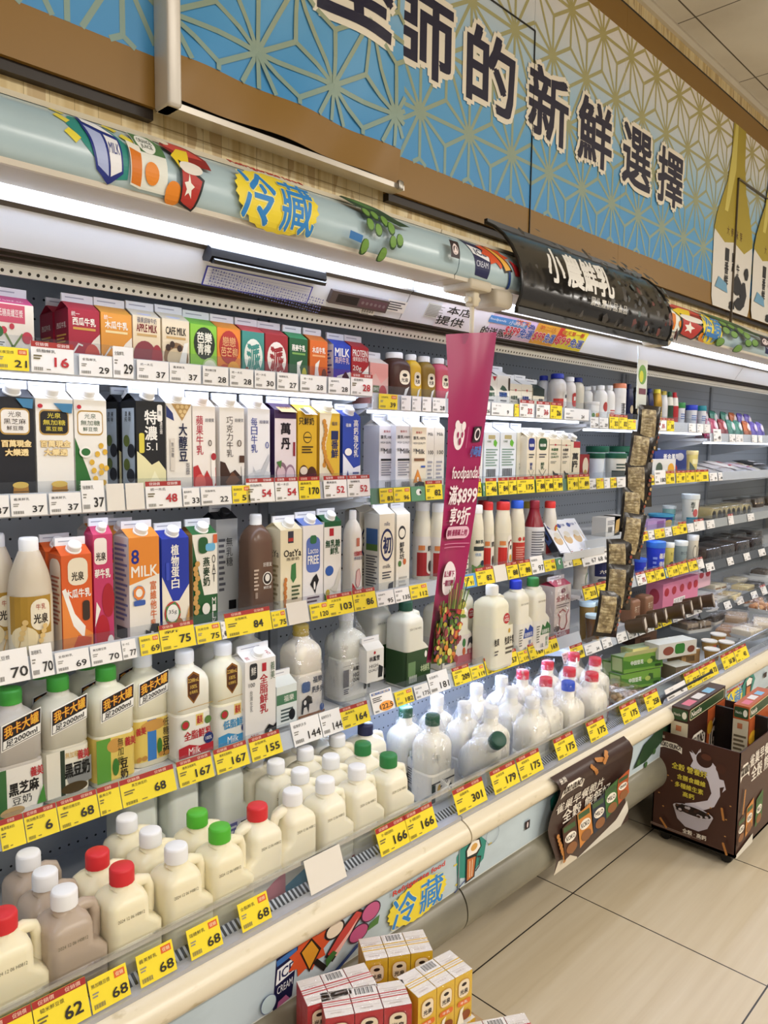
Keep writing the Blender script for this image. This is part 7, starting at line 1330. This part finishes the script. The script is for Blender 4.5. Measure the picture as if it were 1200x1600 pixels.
A.poly([(.02, .0), (.06, .12), (.2, .1), (.3, .02), (.3, 0)], 'd8cdb8'); A.poly([(.3, .0), (.55, .06), (.8, .12), (.98, .24), (.99, .12), (.9, .0)], 'd8d2c4')
def koko(A, cx, cy, w, h, sl=0.0):
    A.poly([(cx - w / 2, cy - h * .45), (cx - w * .3, cy - h * .2), (cx + w * .3, cy - h * .2), (cx + w / 2, cy - h * .45), (cx + w * .5, cy + h * .2), (cx + w * .25, cy + h * .5), (cx - w * .25, cy + h * .5), (cx - w * .5, cy + h * .2)], 'efe6d6'); A.t('KOKO KRUNCH', cx, cy + h * .12, w * .88, h * .5, '2a1812', .03)
koko(A, .19, .80, .26, .14); A.t('雀巢', .08, .92, .08, .05, 'e6dccc')
A.t('雀巢早餐脆片', .34, .63, .60, .11, 'efe6d6', .01); A.t('全穀 熊鈣好', .44, .50, .62, .13, 'efe6d6', .014)
for x, y, a in ((.42, .9, .6), (.5, .93, .2), (.06, .36, 1.2), (.08, .26, 1.2), (.56, .88, -.4)):
    for k in range(5): A.e(x + .018 * k * math.cos(a), y - .04 * k * math.sin(a), .018, .022, 'b87a3c', 8)
def cbox(A, x, y, w, h, c, t1): A.poly([(x, y), (x + w, y + .05), (x + w, y + h + .05), (x, y + h)], c); A.r(x + .01, y + h * .82, x + w * .9, y + h * .98, '3f5a34'); A.e(x + w * .5, y + h * .58, w * .4, h * .15, 'efe6d6'); A.t(t1, x + w * .5, y + h * .58, w * .6, h * .14, '2a1812', .02); A.e(x + w * .5, y + h * .24, w * .38, h * .16, '8a5a34')
cbox(A, .10, .12, .17, .30, '4a2c1c', 'KOKO'); cbox(A, .28, .14, .17, .32, 'c9823a', 'KOKO'); cbox(A, .46, .17, .17, .30, '2a3040', 'MILO'); cbox(A, .63, .24, .17, .30, '3f6a34', 'MILO'); cbox(A, .80, .30, .16, .28, 'b8582c', 'Gold')
b.build('poster_sheet', t, 60)
# ------------------------------------------------------------------ display bin with cereal boxes
t = thing('display_bin', 'dark brown cereal display bin on low black casters by the case', 'bin', (0, 0, 0))
bx0, bx1, by0, by1 = 2.667, 3.20, .872, 1.175; zb, zt = .045, .425
CB = M('43261d', .38)
b = MB()
def wall(p0, p1, p2, p3, th):     # bottom pair then top pair
    o_ = Vector(th); q = [Vector(p) for p in (p0, p1, p2, p3)]; r_ = [p + o_ for p in q]
    b.add(q + r_, ((0, 1, 2, 3), (7, 6, 5, 4), (0, 4, 5, 1), (1, 5, 6, 2), (2, 6, 7, 3), (3, 7, 4, 0)), CB)
wall((bx0, by1, zb), (bx0, by0, zb), (bx0, by0, zt), (bx0, by1, zt), (.004, 0, 0)); wall((bx0, by0, zb), (bx1, by0, zb), (bx1, by0, zt), (bx0, by0, zt), (0, .004, 0)); wall((bx1, by0, zb), (bx1, by1, zb), (bx1, by1, zt), (bx1, by0, zt), (-.004, 0, 0)); wall((bx1, by1, zb), (bx0, by1, zb), (bx0, by1, zt), (bx1, by1, zt), (0, -.004, 0)); b.box(bx0, bx1, by0, by1, zb, zb + .01, '2a1c16')
A = Art(b, Flat((bx0, by1, zb), (0, -1, 0), (0, 0, 1), by1 - by0, zt - zb))
A.t('雀巢', .08, .95, .07, .03, 'e6dccc'); koko(A, .19, .87, .28, .09)
A.poly([(.42, .88), (.47, .80), (.44, .74), (.52, .70), (.60, .72), (.66, .64), (.70, .54), (.66, .46), (.52, .40), (.40, .36), (.40, .32), (.60, .34), (.74, .42), (.80, .54), (.79, .62), (.84, .64), (.82, .58), (.86, .62), (.83, .70), (.78, .70), (.74, .80), (.66, .86), (.56, .86), (.55, .94), (.52, .86)], 'd3ccd4')
A.poly([(.44, .90), (.50, .86), (.54, .93), (.52, .82)], 'd3ccd4')
A.e(.60, .84, .095, .075, '3a1d14'); A.e(.62, .87, .06, .03, '5a3020'); A.e(.79, .80, .055, .045, '4a281c')
for i, (s_, y) in enumerate((('全穀 營養好', .70), ('含膳食纖維', .605), ('多種維生素', .525), ('高鈣', .45))): A.t(s_, (.43, .46, .44, .44)[i], y, (.42, .34, .34, .14)[i], (.062, .052, .052, .05)[i], 'e2cf4a', .014, '3a2412', .04)
A.poly([(.26, .31), (.74, .31), (.68, .19), (.58, .135), (.42, .135), (.32, .19)], 'b5adb4'); A.e(.5, .31, .24, .05, 'c9c2c8'); A.e(.5, .31, .215, .042, '241512')
rnd = random.Random(5)
for i in range(26): A.e(.5 + rnd.uniform(-.19, .19), .312 + rnd.uniform(-.03, .03), .022, .013, rnd.choice(('3a221a', '1c100c', '4a2e22', 'b8aeb0')), 8)
A.t('全穀 · 高鈣', .54, .10, .28, .045, 'e6dccc', .02); A.m(.0, .05, .62, .075, 2, '8a746a')
for x, y, a in ((.10, .62, 1.7), (.84, .44, 1.3), (.13, .14, .7), (.88, .12, 1.1)):
    for k in range(7): A.e(x + .016 * k * math.cos(a), y - .016 * k * math.sin(a), .015, .013, 'b5783a', 8)
for x, y in ((.2, .6), (.72, .42), (.9, .36), (.1, .4), (.16, .28), (.94, .5), (.7, .36), (.25, .56), (.9, .2)): A.e(x, y, .012, .006, 'c08a48', 8)
A = Art(b, Flat((bx0, by0, zb), (1, 0, 0), (0, 0, 1), bx1 - bx0, zt - zb))
koko(A, .10, .78, .16, .16); A.t('雀巢早餐脆片', .46, .84, .56, .12, 'e9e0d2', .014); A.t('全穀 熊鈣好', .50, .70, .56, .14, 'e9e0d2', .014)
cbox(A, .02, .10, .13, .24, '4a2c1c', 'KOKO'); cbox(A, .16, .12, .13, .28, 'c9823a', 'KOKO'); cbox(A, .34, .12, .13, .28, '3f6a34', 'MILO'); A.poly([(0, 0), (0, .04), (.3, .09), (.3, .0)], 'd8d2c4')
for k in range(9): A.e(.10 - .01 * k * .4, .6 - .024 * k, .014, .018, 'b5783a', 8)
b.build('bin_body', t, 0)
b = MB(); b.box(bx0 + .02, bx1 - .02, by0 + .02, by1 - .02, .03, zb, '191716'); b.build('base_plate', t, 0)
for cx, cy in ((bx0 + .04, by0 + .04), (bx0 + .04, by1 - .04), (bx1 - .04, by0 + .04), (bx1 - .04, by1 - .04)):
    b = MB(); b.lathe([(.001, 0), (.019, .0), (.021, .004), (.021, .016), (.019, .02), (.001, .02)], '141312', 16, Matrix.Translation((cx - .01, cy, .021)) @ Matrix.Rotation(PI / 2, 4, 'Y')); b.build('caster', t)
b = MB(); b.tube([(bx0 + .015, by1 - .006, zt - .05), (bx0 + .015, by1 - .006, .515), (bx0 + .03, by1 - .006, .535), (bx0 + .05, by1 - .006, .54), (bx1 - .05, by1 - .006, .54), (bx1 - .03, by1 - .006, .535), (bx1 - .015, by1 - .006, .515), (bx1 - .015, by1 - .006, zt - .05)], .006, M('161514', .35)); b.build('rear_frame', t)
b = MB(); b.box(bx0 + .3, bx0 + .312, by0 + .01, by1 - .01, zb + .01, .47, '1a1817'); b.build('divider', t, 0)
def gold(A, c='b8602c'): A.e(.55, .55, .40, .30, 'efe6d6'); A.e(.55, .55, .36, .26, '2a1a12'); A.t('Gold', .55, .56, .58, .30, 'efe6d6', .03); A.e(.16, .74, .15, .09, 'd9a52c'); A.e(.5, .12, .4, .14, '7a3a1a')
def cereal(lab, x, y, z, w, d, h, c, kind, rot=0):
    t = thing('cereal_box', lab, 'cereal box', (x, y, z), rot); b = MB(); b.box(-w / 2, w / 2, -d / 2, d / 2, 0, h, c)
    A = Art(b, fr_front(w, d, h)); A.rr(.03, .86, .97, .98, .03, 'c9c49a'); A.rr(.04, .87, .96, .97, .03, '2f4a2c'); A.t('Nestle', .2, .92, .26, .06, 'efe6d6', .02)
    for i, k in enumerate(kind):
        n = len(kind); sub = Art(b, Flat(A.fr.pt(w * i / n, 0, A.fr.l + 1), (1, 0, 0), (0, 0, 1), w / n, h * .85))
        sub.r(.01, 0, .99, 1, c if k == 'k' else 'b0562a'); sub.fr.l += 1
        if k == 'k': koko(sub, .5, .66, .8, .26); sub.e(.5, .2, .36, .16, 'd8d0cc'); sub.e(.5, .24, .3, .1, '2a1812')
        else: gold(sub)
    L = Art(b, fr_left(w, d, h)); L.r(0, 0, 1, .84, 'cfc2a4'); L.rr(.04, .86, .96, .98, .1, '2f4a2c'); L.e(.76, .92, .14, .04, 'e6e2d2'); L.t('Nestle', .34, .92, .4, .03, 'e6e2d2'); L.r(.3, .74, .62, .80, 'b8704a'); L.m(.1, .1, .9, .68, 12, '6a5c44')
    T = Art(b, Flat((-w / 2, -d / 2, h), (1, 0, 0), (0, 1, 0), w, d)); T.r(.1, .2, .3, .7, 'cf6a80'); T.r(.36, .25, .56, .75, 'd8d4d0'); T.r(.62, .2, .8, .7, '7ab0d0'); b.build('box_body', t, 0)
cereal('dark brown and orange cereal boxes taped as a pair, rear of the display bin', 2.885, 1.105, .055 + .125, .385, .062, .342, '3a1f17', 'kg', .03)
cereal('orange cereal box with golden corn on it, front of the display bin', 3.035, .958, .055 + .12, .28, .055, .342, 'b0562a', 'g', .03)
for i, (xx, yy) in enumerate(((2.885, 1.105), (3.035, .958))):
    cereal('buried cereal box under the %s in the bin' % ('brown and orange pair', 'corn picture box')[i], xx, yy, .055, .385 - .1 * i, .06, .124 if i == 0 else .119, '3a1f17', 'k', .03)
# ------------------------------------------------------------------ shrink-wrapped drink packs, foreground
WRAPM = clear_mat('shrink_film', 'ffffff', .09, .12, .8, 60, .4)
def pack(lab, p0, p1, p2, ztop, h, col, dark):
    """three by two bricks; p0 -> p1 is the long front-left edge direction on the top plane, p2 the far end of the short edge"""
    o = Vector((*p0, 0)); a = Vector((*p1, 0)) - o; d = Vector((*p2, 0)) - Vector((*p1, 0)); L, D = a.length, d.length; rot = math.atan2(a.y, a.x)
    c = o + a / 2 + d / 2; t = thing('drink_pack', lab, 'drink pack', (c.x, c.y, ztop - h), rot)
    w = L / 3
    for i in range(3):
        for j in range(2):
            b = MB(); x0, y0 = -L / 2 + w * i, -D / 2 + D / 2 * j
            b.box(x0 + .0008, x0 + w - .0008, y0 + .0008, y0 + D / 2 - .0008, .002, h - .001, col)
            A = Art(b, Flat((x0, y0, 0), (1, 0, 0), (0, 0, 1), w, h)); 
            if j == 0: A.rr(.16, .52, .84, .90, .25, dark); A.rr(.2, .53, .80, .88, .22, 'ead9bc'); A.t('光泉', .5, .64, .44, .10, '2a1c14', .03); A.e(.5, .79, .14, .035, '2a1c14'); A.rr(.14, .36, .88, .47, .1, 'd9702f'); A.t('牛乳', .5, .415, .4, .06, W_); A.e(.62, .14, .26, .10, '8a4a24'); A.poly([(.1, 0), (.5, 0), (.4, .2), (.5, .34), (.3, .3)], 'ece2cc')
            A = Art(b, Flat((x0, y0, h), (1, 0, 0), (0, 1, 0), w, D / 2)); A.r(.02, .02, .98, .98, 'dcd6d2'); A.r(.0, .78 if j == 0 else .12, 1, .86 if j == 0 else .2, col); A.line([(.05, .5), (.95, .46)], .02, 'c4bcb8')
            if i == 1 and j == 1: A.r(.1, .2, .95, .9, 'e6e2e0'); A.b(.2, .35, .85, .85)
            else: A.t('光泉鮮乳', .45, .3, .5, .12, 'b0a09c')
            b.build('drink_carton', t, 0)
    b = MB(); b.rbox(-L / 2 - .001, L / 2 + .001, -D / 2 - .001, D / 2 + .001, .0005, h + .0012, .004, WRAPM); b.build('shrink_wrap', t, 60)
    return t
Zp = .40
def tp(u, v, z=Zp): return onZ(u, v, z)
YL, RD = 'd9b02c', 'b3262e'
pack('yellow pack of six drink cartons, rear one near the bumper', tp(572, 1502), tp(678, 1485), tp(660, 1452), Zp, .105, YL, 'c8962a')
pack('yellow pack of six drink cartons, right front of the pile', tp(657, 1558), tp(742, 1512), tp(700, 1486), Zp, .105, YL, 'c8962a')
pack('red pack of six drink cartons, left of the pile', tp(482, 1573), tp(593, 1540), tp(568, 1504), Zp, .105, RD, '8a1a22')
pack('red pack of six drink cartons, front centre of the pile', tp(522, 1587), tp(657, 1563), tp(617, 1535), Zp, .105, RD, '8a1a22')
for i, (x, y, r, lab) in enumerate(((.92, 1.04, .3, 'left under the red pack'), (1.09, 1.03, -.35, 'rear under the yellow pack'), (.95, .93, .05, 'front under the red pack'), (1.12, .92, -.1, 'right under the yellow pack'), (*onZ(415, 1602, Zp - .106), .35, 'far left, half off the picture'), (*onZ(780, 1612, Zp - .106), -.55, 'low at the right of the pile'))):
    c, s_ = math.cos(r), math.sin(r); f = lambda a, b_: (x + a * c - b_ * s_, y + a * s_ + b_ * c)
    pack('lower layer drink pack, %s' % lab, f(-.072, -.036), f(.072, -.036), f(.072, .036), Zp - .106, .105, RD if i != 3 else YL, '8a1a22')
b = MB(); b.box(.72, 1.30, .84, 1.10, .0, Zp - .212, 'a88c64'); b.box(.72, 1.30, .965, .975, .0, Zp - .2115, '9a7e58'); tag(b.build('cardboard_box', None, 0), 'cardboard box carrying the pile of shrink wrapped drink packs', 'cardboard box')
# ------------------------------------------------------------------ price tags
RAILS['deck'] = (1.165, .522, .39)
ORDN = ['first', 'second', 'third', 'fourth', 'fifth', 'sixth', 'seventh', 'eighth', 'ninth', 'tenth', 'eleventh', 'twelfth', 'thirteenth', 'fourteenth', 'fifteenth', 'sixteenth', 'seventeenth', 'eighteenth', 'nineteenth', 'twentieth', 'twenty-first']
WHERE = {'A': 'nearest shelves', 'B': 'behind magenta sign', 'C': 'by the snack bags', 'D': 'far right shelves'}
COUNT = {}
TITLES = ('促銷價', '義美鮮乳', '光泉豆漿', '統一木瓜', '低脂鮮乳', '全脂鮮乳', '瑞穗鮮乳', '無加糖豆漿')
YC, YW = M('efd62e', .5), M('ebe8e4', .5)
def ptag(rail, u0, u1, kind, num='', title='', dz=0.0, roll=0.0, hh=None):
    Y, z, tl = RAILS[rail]; i = COUNT.get(rail, 0); COUNT[rail] = i + 1
    h = hh or {'Y': .058, 's': .042, 'w': .041, 'W': .058, 'b': .056, 'o': .062, 'B': .044, 'g': .041, 't': .064}[kind]
    zb = z + .001 + dz
    x0, x1 = xat(u0, Y, zb + .02), xat(u1, Y, zb + .02); w = max(.012, x1 - x0 - .0008)
    nm = {'Y': 'red topped yellow tag', 's': 'small yellow tag', 'w': 'white price tag', 'W': 'red topped white tag', 'b': 'blank cream card', 'o': 'white and orange price tag', 'B': 'blue shelf strip', 'g': 'green shelf strip', 't': 'tall white price tag'}[kind]
    row = 'deck rail' if rail == 'deck' else ORD[int(rail[1])] + ' rail, ' + WHERE[rail[0]]
    lab = '%s%s, %s from left, %s' % (nm, ' ' + num if num else '', ORDN[i], row)
    b = MB(); e = .0012
    b.box(0, w, -e, 0, 0, h, YC if kind in 'Ys' else YW if kind in 'wWt' else {'b': 'dfd8cc', 'o': 'ece8e2', 'B': '5a96cc', 'g': '5c8f6a'}[kind])
    A = Art(b, Flat((0, -e, 0), (1, 0, 0), (0, 0, 1), w, h)); tcol = '2a2622'
    title = title or TITLES[(i * 3 + len(rail) + int(u0)) % 7 + 1]
    asp = h / w; nw = min(.5, .30 * asp * .62 * max(1, len(num)))
    if kind in 'YW':
        A.r(0, .82, 1, 1, 'a02a24'); k = 2 if w > .06 else 1
        for j in range(k): A.t('促銷價', (j + .5) / k, .91, min(.3, .5 * asp), .11, 'f0c8b0' if kind == 'Y' else 'f2e4e0')
        A.t(title, .34, .70, min(.56, .62 * asp), .11, tcol); A.m(.05, .40, .24, .58, 2, '6a5f3a'); A.b(.06, .06, .26, .17, '5a5230')
        A.r(.34, .09, .44, .12, '6a5f3a')
        if num: A.t(num, .70, .36, min(.46, .235 * asp * len(num)), .30, tcol if kind == 'Y' else 'b3262c', .03)
    elif kind in 'swt':
        if kind == 's': A.r(.66, .70, .94, .92, 'd8632a'); A.t('促銷', .80, .81, .2, .13, 'f4e8c0')
        A.t(title, .30, .78, min(.48, .7 * asp), .13, '3a3632'); A.m(.06, .42, .22, .60, 2, '8a867c'); A.b(.06, .10, .34, .24, '6a665c')
        if num: A.t(num, .74, .30, min(.44, .26 * asp * len(num)), .30, tcol, .02)
    elif kind == 'o':
        A.r(.06, .84, .94, .95, '4a6aa8'); A.t('第二件優惠', .5, .895, .8, .08, 'f0d8a0'); A.m(.06, .5, .5, .75, 3, '4a4642'); A.e(.62, .24, .34, .22, 'eb9a3a'); A.t(num, .62, .24, .6, .22, '2a1a12', .02); A.b(.06, .06, .24, .14)
    elif kind == 'B':
        A.poly([(0, .1), (.2, .0), (1, .0), (1, 1), (0, 1)], '5a96cc'); A.r(.25, .12, .85, .86, YC); A.t(num, .7, .34, .2, .3, tcol, .02); A.m(.3, .5, .6, .75, 2, '6a5f3a')
    elif kind == 'g': A.e(.55, .62, .2, .24, 'e6e6e0', 10); A.e(.66, .6, .08, .14, '2a2a28', 8)
    o = b.build('price_tag' if kind not in 'bBg' else 'shelf_card', None, 0)
    o.location = (x0, Y - .0045, zb); o.rotation_euler = (-tl, roll, 0)
    return tag(o, lab, 'price tag' if kind not in 'bBg' else 'card', None)
TAGS = {
 'A1': ((-8, 44, 's', '21'), (47, 114, 'W', '16'), (122, 174, 'w', '29'), (175, 207, 't', '29'), (212, 262, 'w', '37'), (263, 312, 'w', '37'), (315, 355, 'w', '28'), (357, 394, 'w', '28'), (396, 428, 'w', '30'), (431, 464, 'w', '27'), (467, 508, 'w', '28'), (511, 545, 'w', '28'), (546, 580, 'W', '28')),
 'A2': ((-30, 14, 'w', '37'), (16, 73, 'w', '37'), (76, 126, 'w', '37'), (127, 163, 't', '37'), (166, 194, 'b', ''), (196, 225, 'b', ''), (227, 283, 'W', '48'), (285, 311, 'w', '33'), (313, 361, 'w', '22'), (362, 390, 's', '51'), (384, 428, 'W', '54'), (429, 465, 'W', '54'), (466, 499, 'Y', '170'), (505, 541, 'W', '52'), (542, 577, 'W', '52')),
 'A3': ((-15, 46, 't', '70'), (49, 84, 't', '70'), (87, 140, 'w', '69'), (142, 190, 'w', '70'), (191, 213, 'w', '77'), (219, 250, 's', '69'), (251, 305, 'Y', '75', '新'), (307, 345, 's', '75'), (346, 353, 'w', '48'), (353, 424, 'Y', '84'), (425, 447, 's', '75'), (450, 482, 'b', ''), (485, 513, 's', '120'), (513, 552, 'Y', '103'), (553, 588, 'Y', '86')),
 'A4': ((2, 40, 'Y', '', '義美糯米奶'), (41, 92, 'Y', '6', '無加糖黑豆奶'), (93, 155, 'Y', '68', '傳統低糖豆奶'), (156, 190, 'Y', '', '義美古早'), (191, 275, 'Y', '68', '黑芝麻豆奶'), (280, 334, 'Y', '167', '義美全脂鮮乳'), (338, 389, 'Y', '167', '義美低脂鮮乳'), (393, 441, 'Y', '155', '全脂鮮乳'), (459, 503, 't', '144', '福樂鈣多多'), (504, 536, 't', '144', '福樂鈣多多'), (535, 578, 'Y', '164')),
 'B1': ((590, 619, 's', '39'), (625, 640, 'w', ''), (642, 656, 'w', ''), (658, 672, 'w', ''), (674, 694, 'w', '28'), (748, 764, 'w', '26'), (766, 800, 'w', '9'), (802, 809, 's', ''), (810, 832, 'W', '32'), (836, 857, 'W', '36'), (858, 876, 'Y', '26'), (880, 918, 'w', '24')),
 'B2': ((592, 613, 's', '83'), (614, 640, 's', '96'), (641, 663, 'g', ''), (664, 690, 'Y', '82'), (715, 731, 's', '92'), (733, 751, 'Y', '82'), (753, 757, 'g', ''), (758, 775, 'Y', '46'), (778, 793, 'Y', '84'), (794, 806, 'Y', '85'), (807, 834, 'Y', '175'), (837, 850, 'Y', '88'), (851, 863, 'Y', '88'), (864, 878, 'Y', '89'), (886, 902, 'Y', '91'), (903, 920, 'Y', '89')),
 'B3': ((589, 616, 'w', '95'), (617, 640, 'w', '135'), (641, 668, 's', '112'), (706, 718, 's', '118'), (719, 744, 'B', '91'), (745, 772, 'Y', '82'), (773, 792, 'b', ''), (793, 810, 'Y', '88'), (812, 830, 'Y', '88'), (831, 850, 't', '97'), (851, 868, 's', '96'), (869, 879, 'g', ''), (880, 894, 'w', '61'), (895, 915, 'Y', '49')),
 'B4': ((583, 616, 'o', '122.5'), (619, 646, 's', '182'), (649, 671, 'w', '175'), (672, 703, 't', '181'), (710, 736, 'Y', '209'), (737, 758, 's', '119'), (760, 784, 'Y', '162'), (785, 810, 'Y', '157'), (811, 826, 's', '119'), (828, 850, 'Y', '169'), (851, 873, 'Y', '169')),
 'C1': ((921, 934, 'w', '24'), (935, 949, 'w', '29'), (951, 965, 'Y', '32'), (966, 979, 'Y', '32'), (980, 992, 's', ''), (1022, 1040, 'W', '35'), (1041, 1052, 'Y', '35'), (1075, 1086, 'w', ''), (1088, 1098, 'w', ''), (1099, 1108, 'w', '')),
 'C2': ((920, 930, 'w', '69'), (931, 942, 's', ''), (943, 952, 'w', ''), (953, 962, 's', '89'), (963, 985, 'w', '79'), (1008, 1021, 's', '149'), (1022, 1039, 't', '180'), (1040, 1053, 'Y', '93'), (1056, 1070, 'Y', '97'), (1071, 1085, 'Y', '95'), (1086, 1106, 'Y', '225')),
 'C3': ((1000, 1012, 's', '75'), (1013, 1022, 'w', '79'), (1023, 1038, 's', '63'), (1039, 1049, 'w', '25'), (1051, 1062, 's', ''), (1061, 1073, 'Y', '89'), (1074, 1084, 'w', ''), (1085, 1100, 'W', '')),
 'C4': ((913, 932, 'Y', '213'), (934, 956, 'Y', '131'), (996, 1010, 'W', '75'), (1011, 1024, 'Y', '79'), (1025, 1039, 'Y', '68'), (1040, 1043, 'B', ''), (1044, 1060, 'Y', '119'), (1061, 1075, 'Y', '119'), (1077, 1090, 'Y', '179'), (1091, 1100, 'W', '')),
 'C5': ((880, 893, 'w', '194'), (894, 913, 'Y', '109'), (915, 940, 'w', '34'), (942, 956, 'w', '25'), (965, 980, 'w', '29'), (982, 995, 'w', '39'), (998, 1008, 'w', '25'), (1009, 1021, 'w', '39'), (1023, 1033, 's', '36'), (1035, 1049, 'Y', '35'), (1051, 1070, 'w', '40'), (1072, 1096, 'w', '42')),
 'D1': ((1114, 1126, 't', '49'), (1139, 1148, 'w', '49'), (1149, 1160, 'w', '55'), (1174, 1182, 'w', ''), (1184, 1190, 'w', '')),
 'D2': ((1108, 1120, 'w', '79'), (1122, 1128, 'w', '89')),
 'D3': ((1104, 1116, 'w', '72'), (1138, 1146, 'W', ''), (1168, 1178, 'w', '72')),
 'D4': ((1104, 1116, 'w', '85'), (1137, 1146, 'w', '79'), (1163, 1172, 'w', '79'), (1186, 1196, 'w', '85')),
 'D5': ((1133, 1143, 'w', '49'), (1152, 1162, 'w', '53'), (1175, 1184, 'w', '45'), (1191, 1199, 'W', '')),
 'deck': ((-20, 56, 'Y', '62', '糙米漿'), (57, 141, 'Y', '62', '糙米鮮豆漿'), (143, 203, 's', '68'), (218, 275, 's', '68'), (297, 347, 's', '68'), (377, 423, 's', '68'), (484, 540, 'b', ''), (594, 640, 'Y', '166', '統一瑞穗低脂鮮奶'), (638, 682, 'Y', '166', '統一瑞穗全脂鮮奶'), (714, 760, 'Y', '301'), (772, 811, 'Y', '179'), (813, 848, 'Y', '175'), (871, 901, 'Y', '175'), (922, 949, 'Y', '175'), (974, 999, 'Y', '175'), (1011, 1032, 'Y', '258'), (1042, 1073, 'w', '42'), (1074, 1096, 'Y', '57 55'), (1097, 1122, 'Y', '49 73'), (1131, 1150, 'Y', '50 28'), (1151, 1170, 'Y', '43'))}
for rail, lst in TAGS.items():
    for tg in lst: ptag(rail, tg[0], tg[1], tg[2], tg[3], tg[4] if len(tg) > 4 else '', hh={('deck', 's'): .052, ('deck', 'b'): .07, ('deck', 'Y'): .062}.get((rail, tg[2])))
# five prices on one card, clipped to the grey tray
x = xat(911, 1.49, 1.0); b = MB(); w = xat(975, 1.49, 1.0) - x; b.box(0, w, -.0015, 0, 0, .06, YW); A = Art(b, Flat((0, -.0015, 0), (1, 0, 0), (0, 0, 1), w, .06))
for i, n_ in enumerate(('67', '68', '68', '68', '58')): A.t(n_, .26 + .155 * i, .3, .11, .28, '2a2622', .02); A.m(.18 + .155 * i, .62, .30 + .155 * i, .78, 1, '4a4642')
A.b(.04, .1, .14, .22); o = b.build('price_card', None, 0); o.location = (x, 1.488, 1.000); o.rotation_euler = (-.35, 0, 0); tag(o, 'long white card with five prices under the leaning white boxes', 'price card')
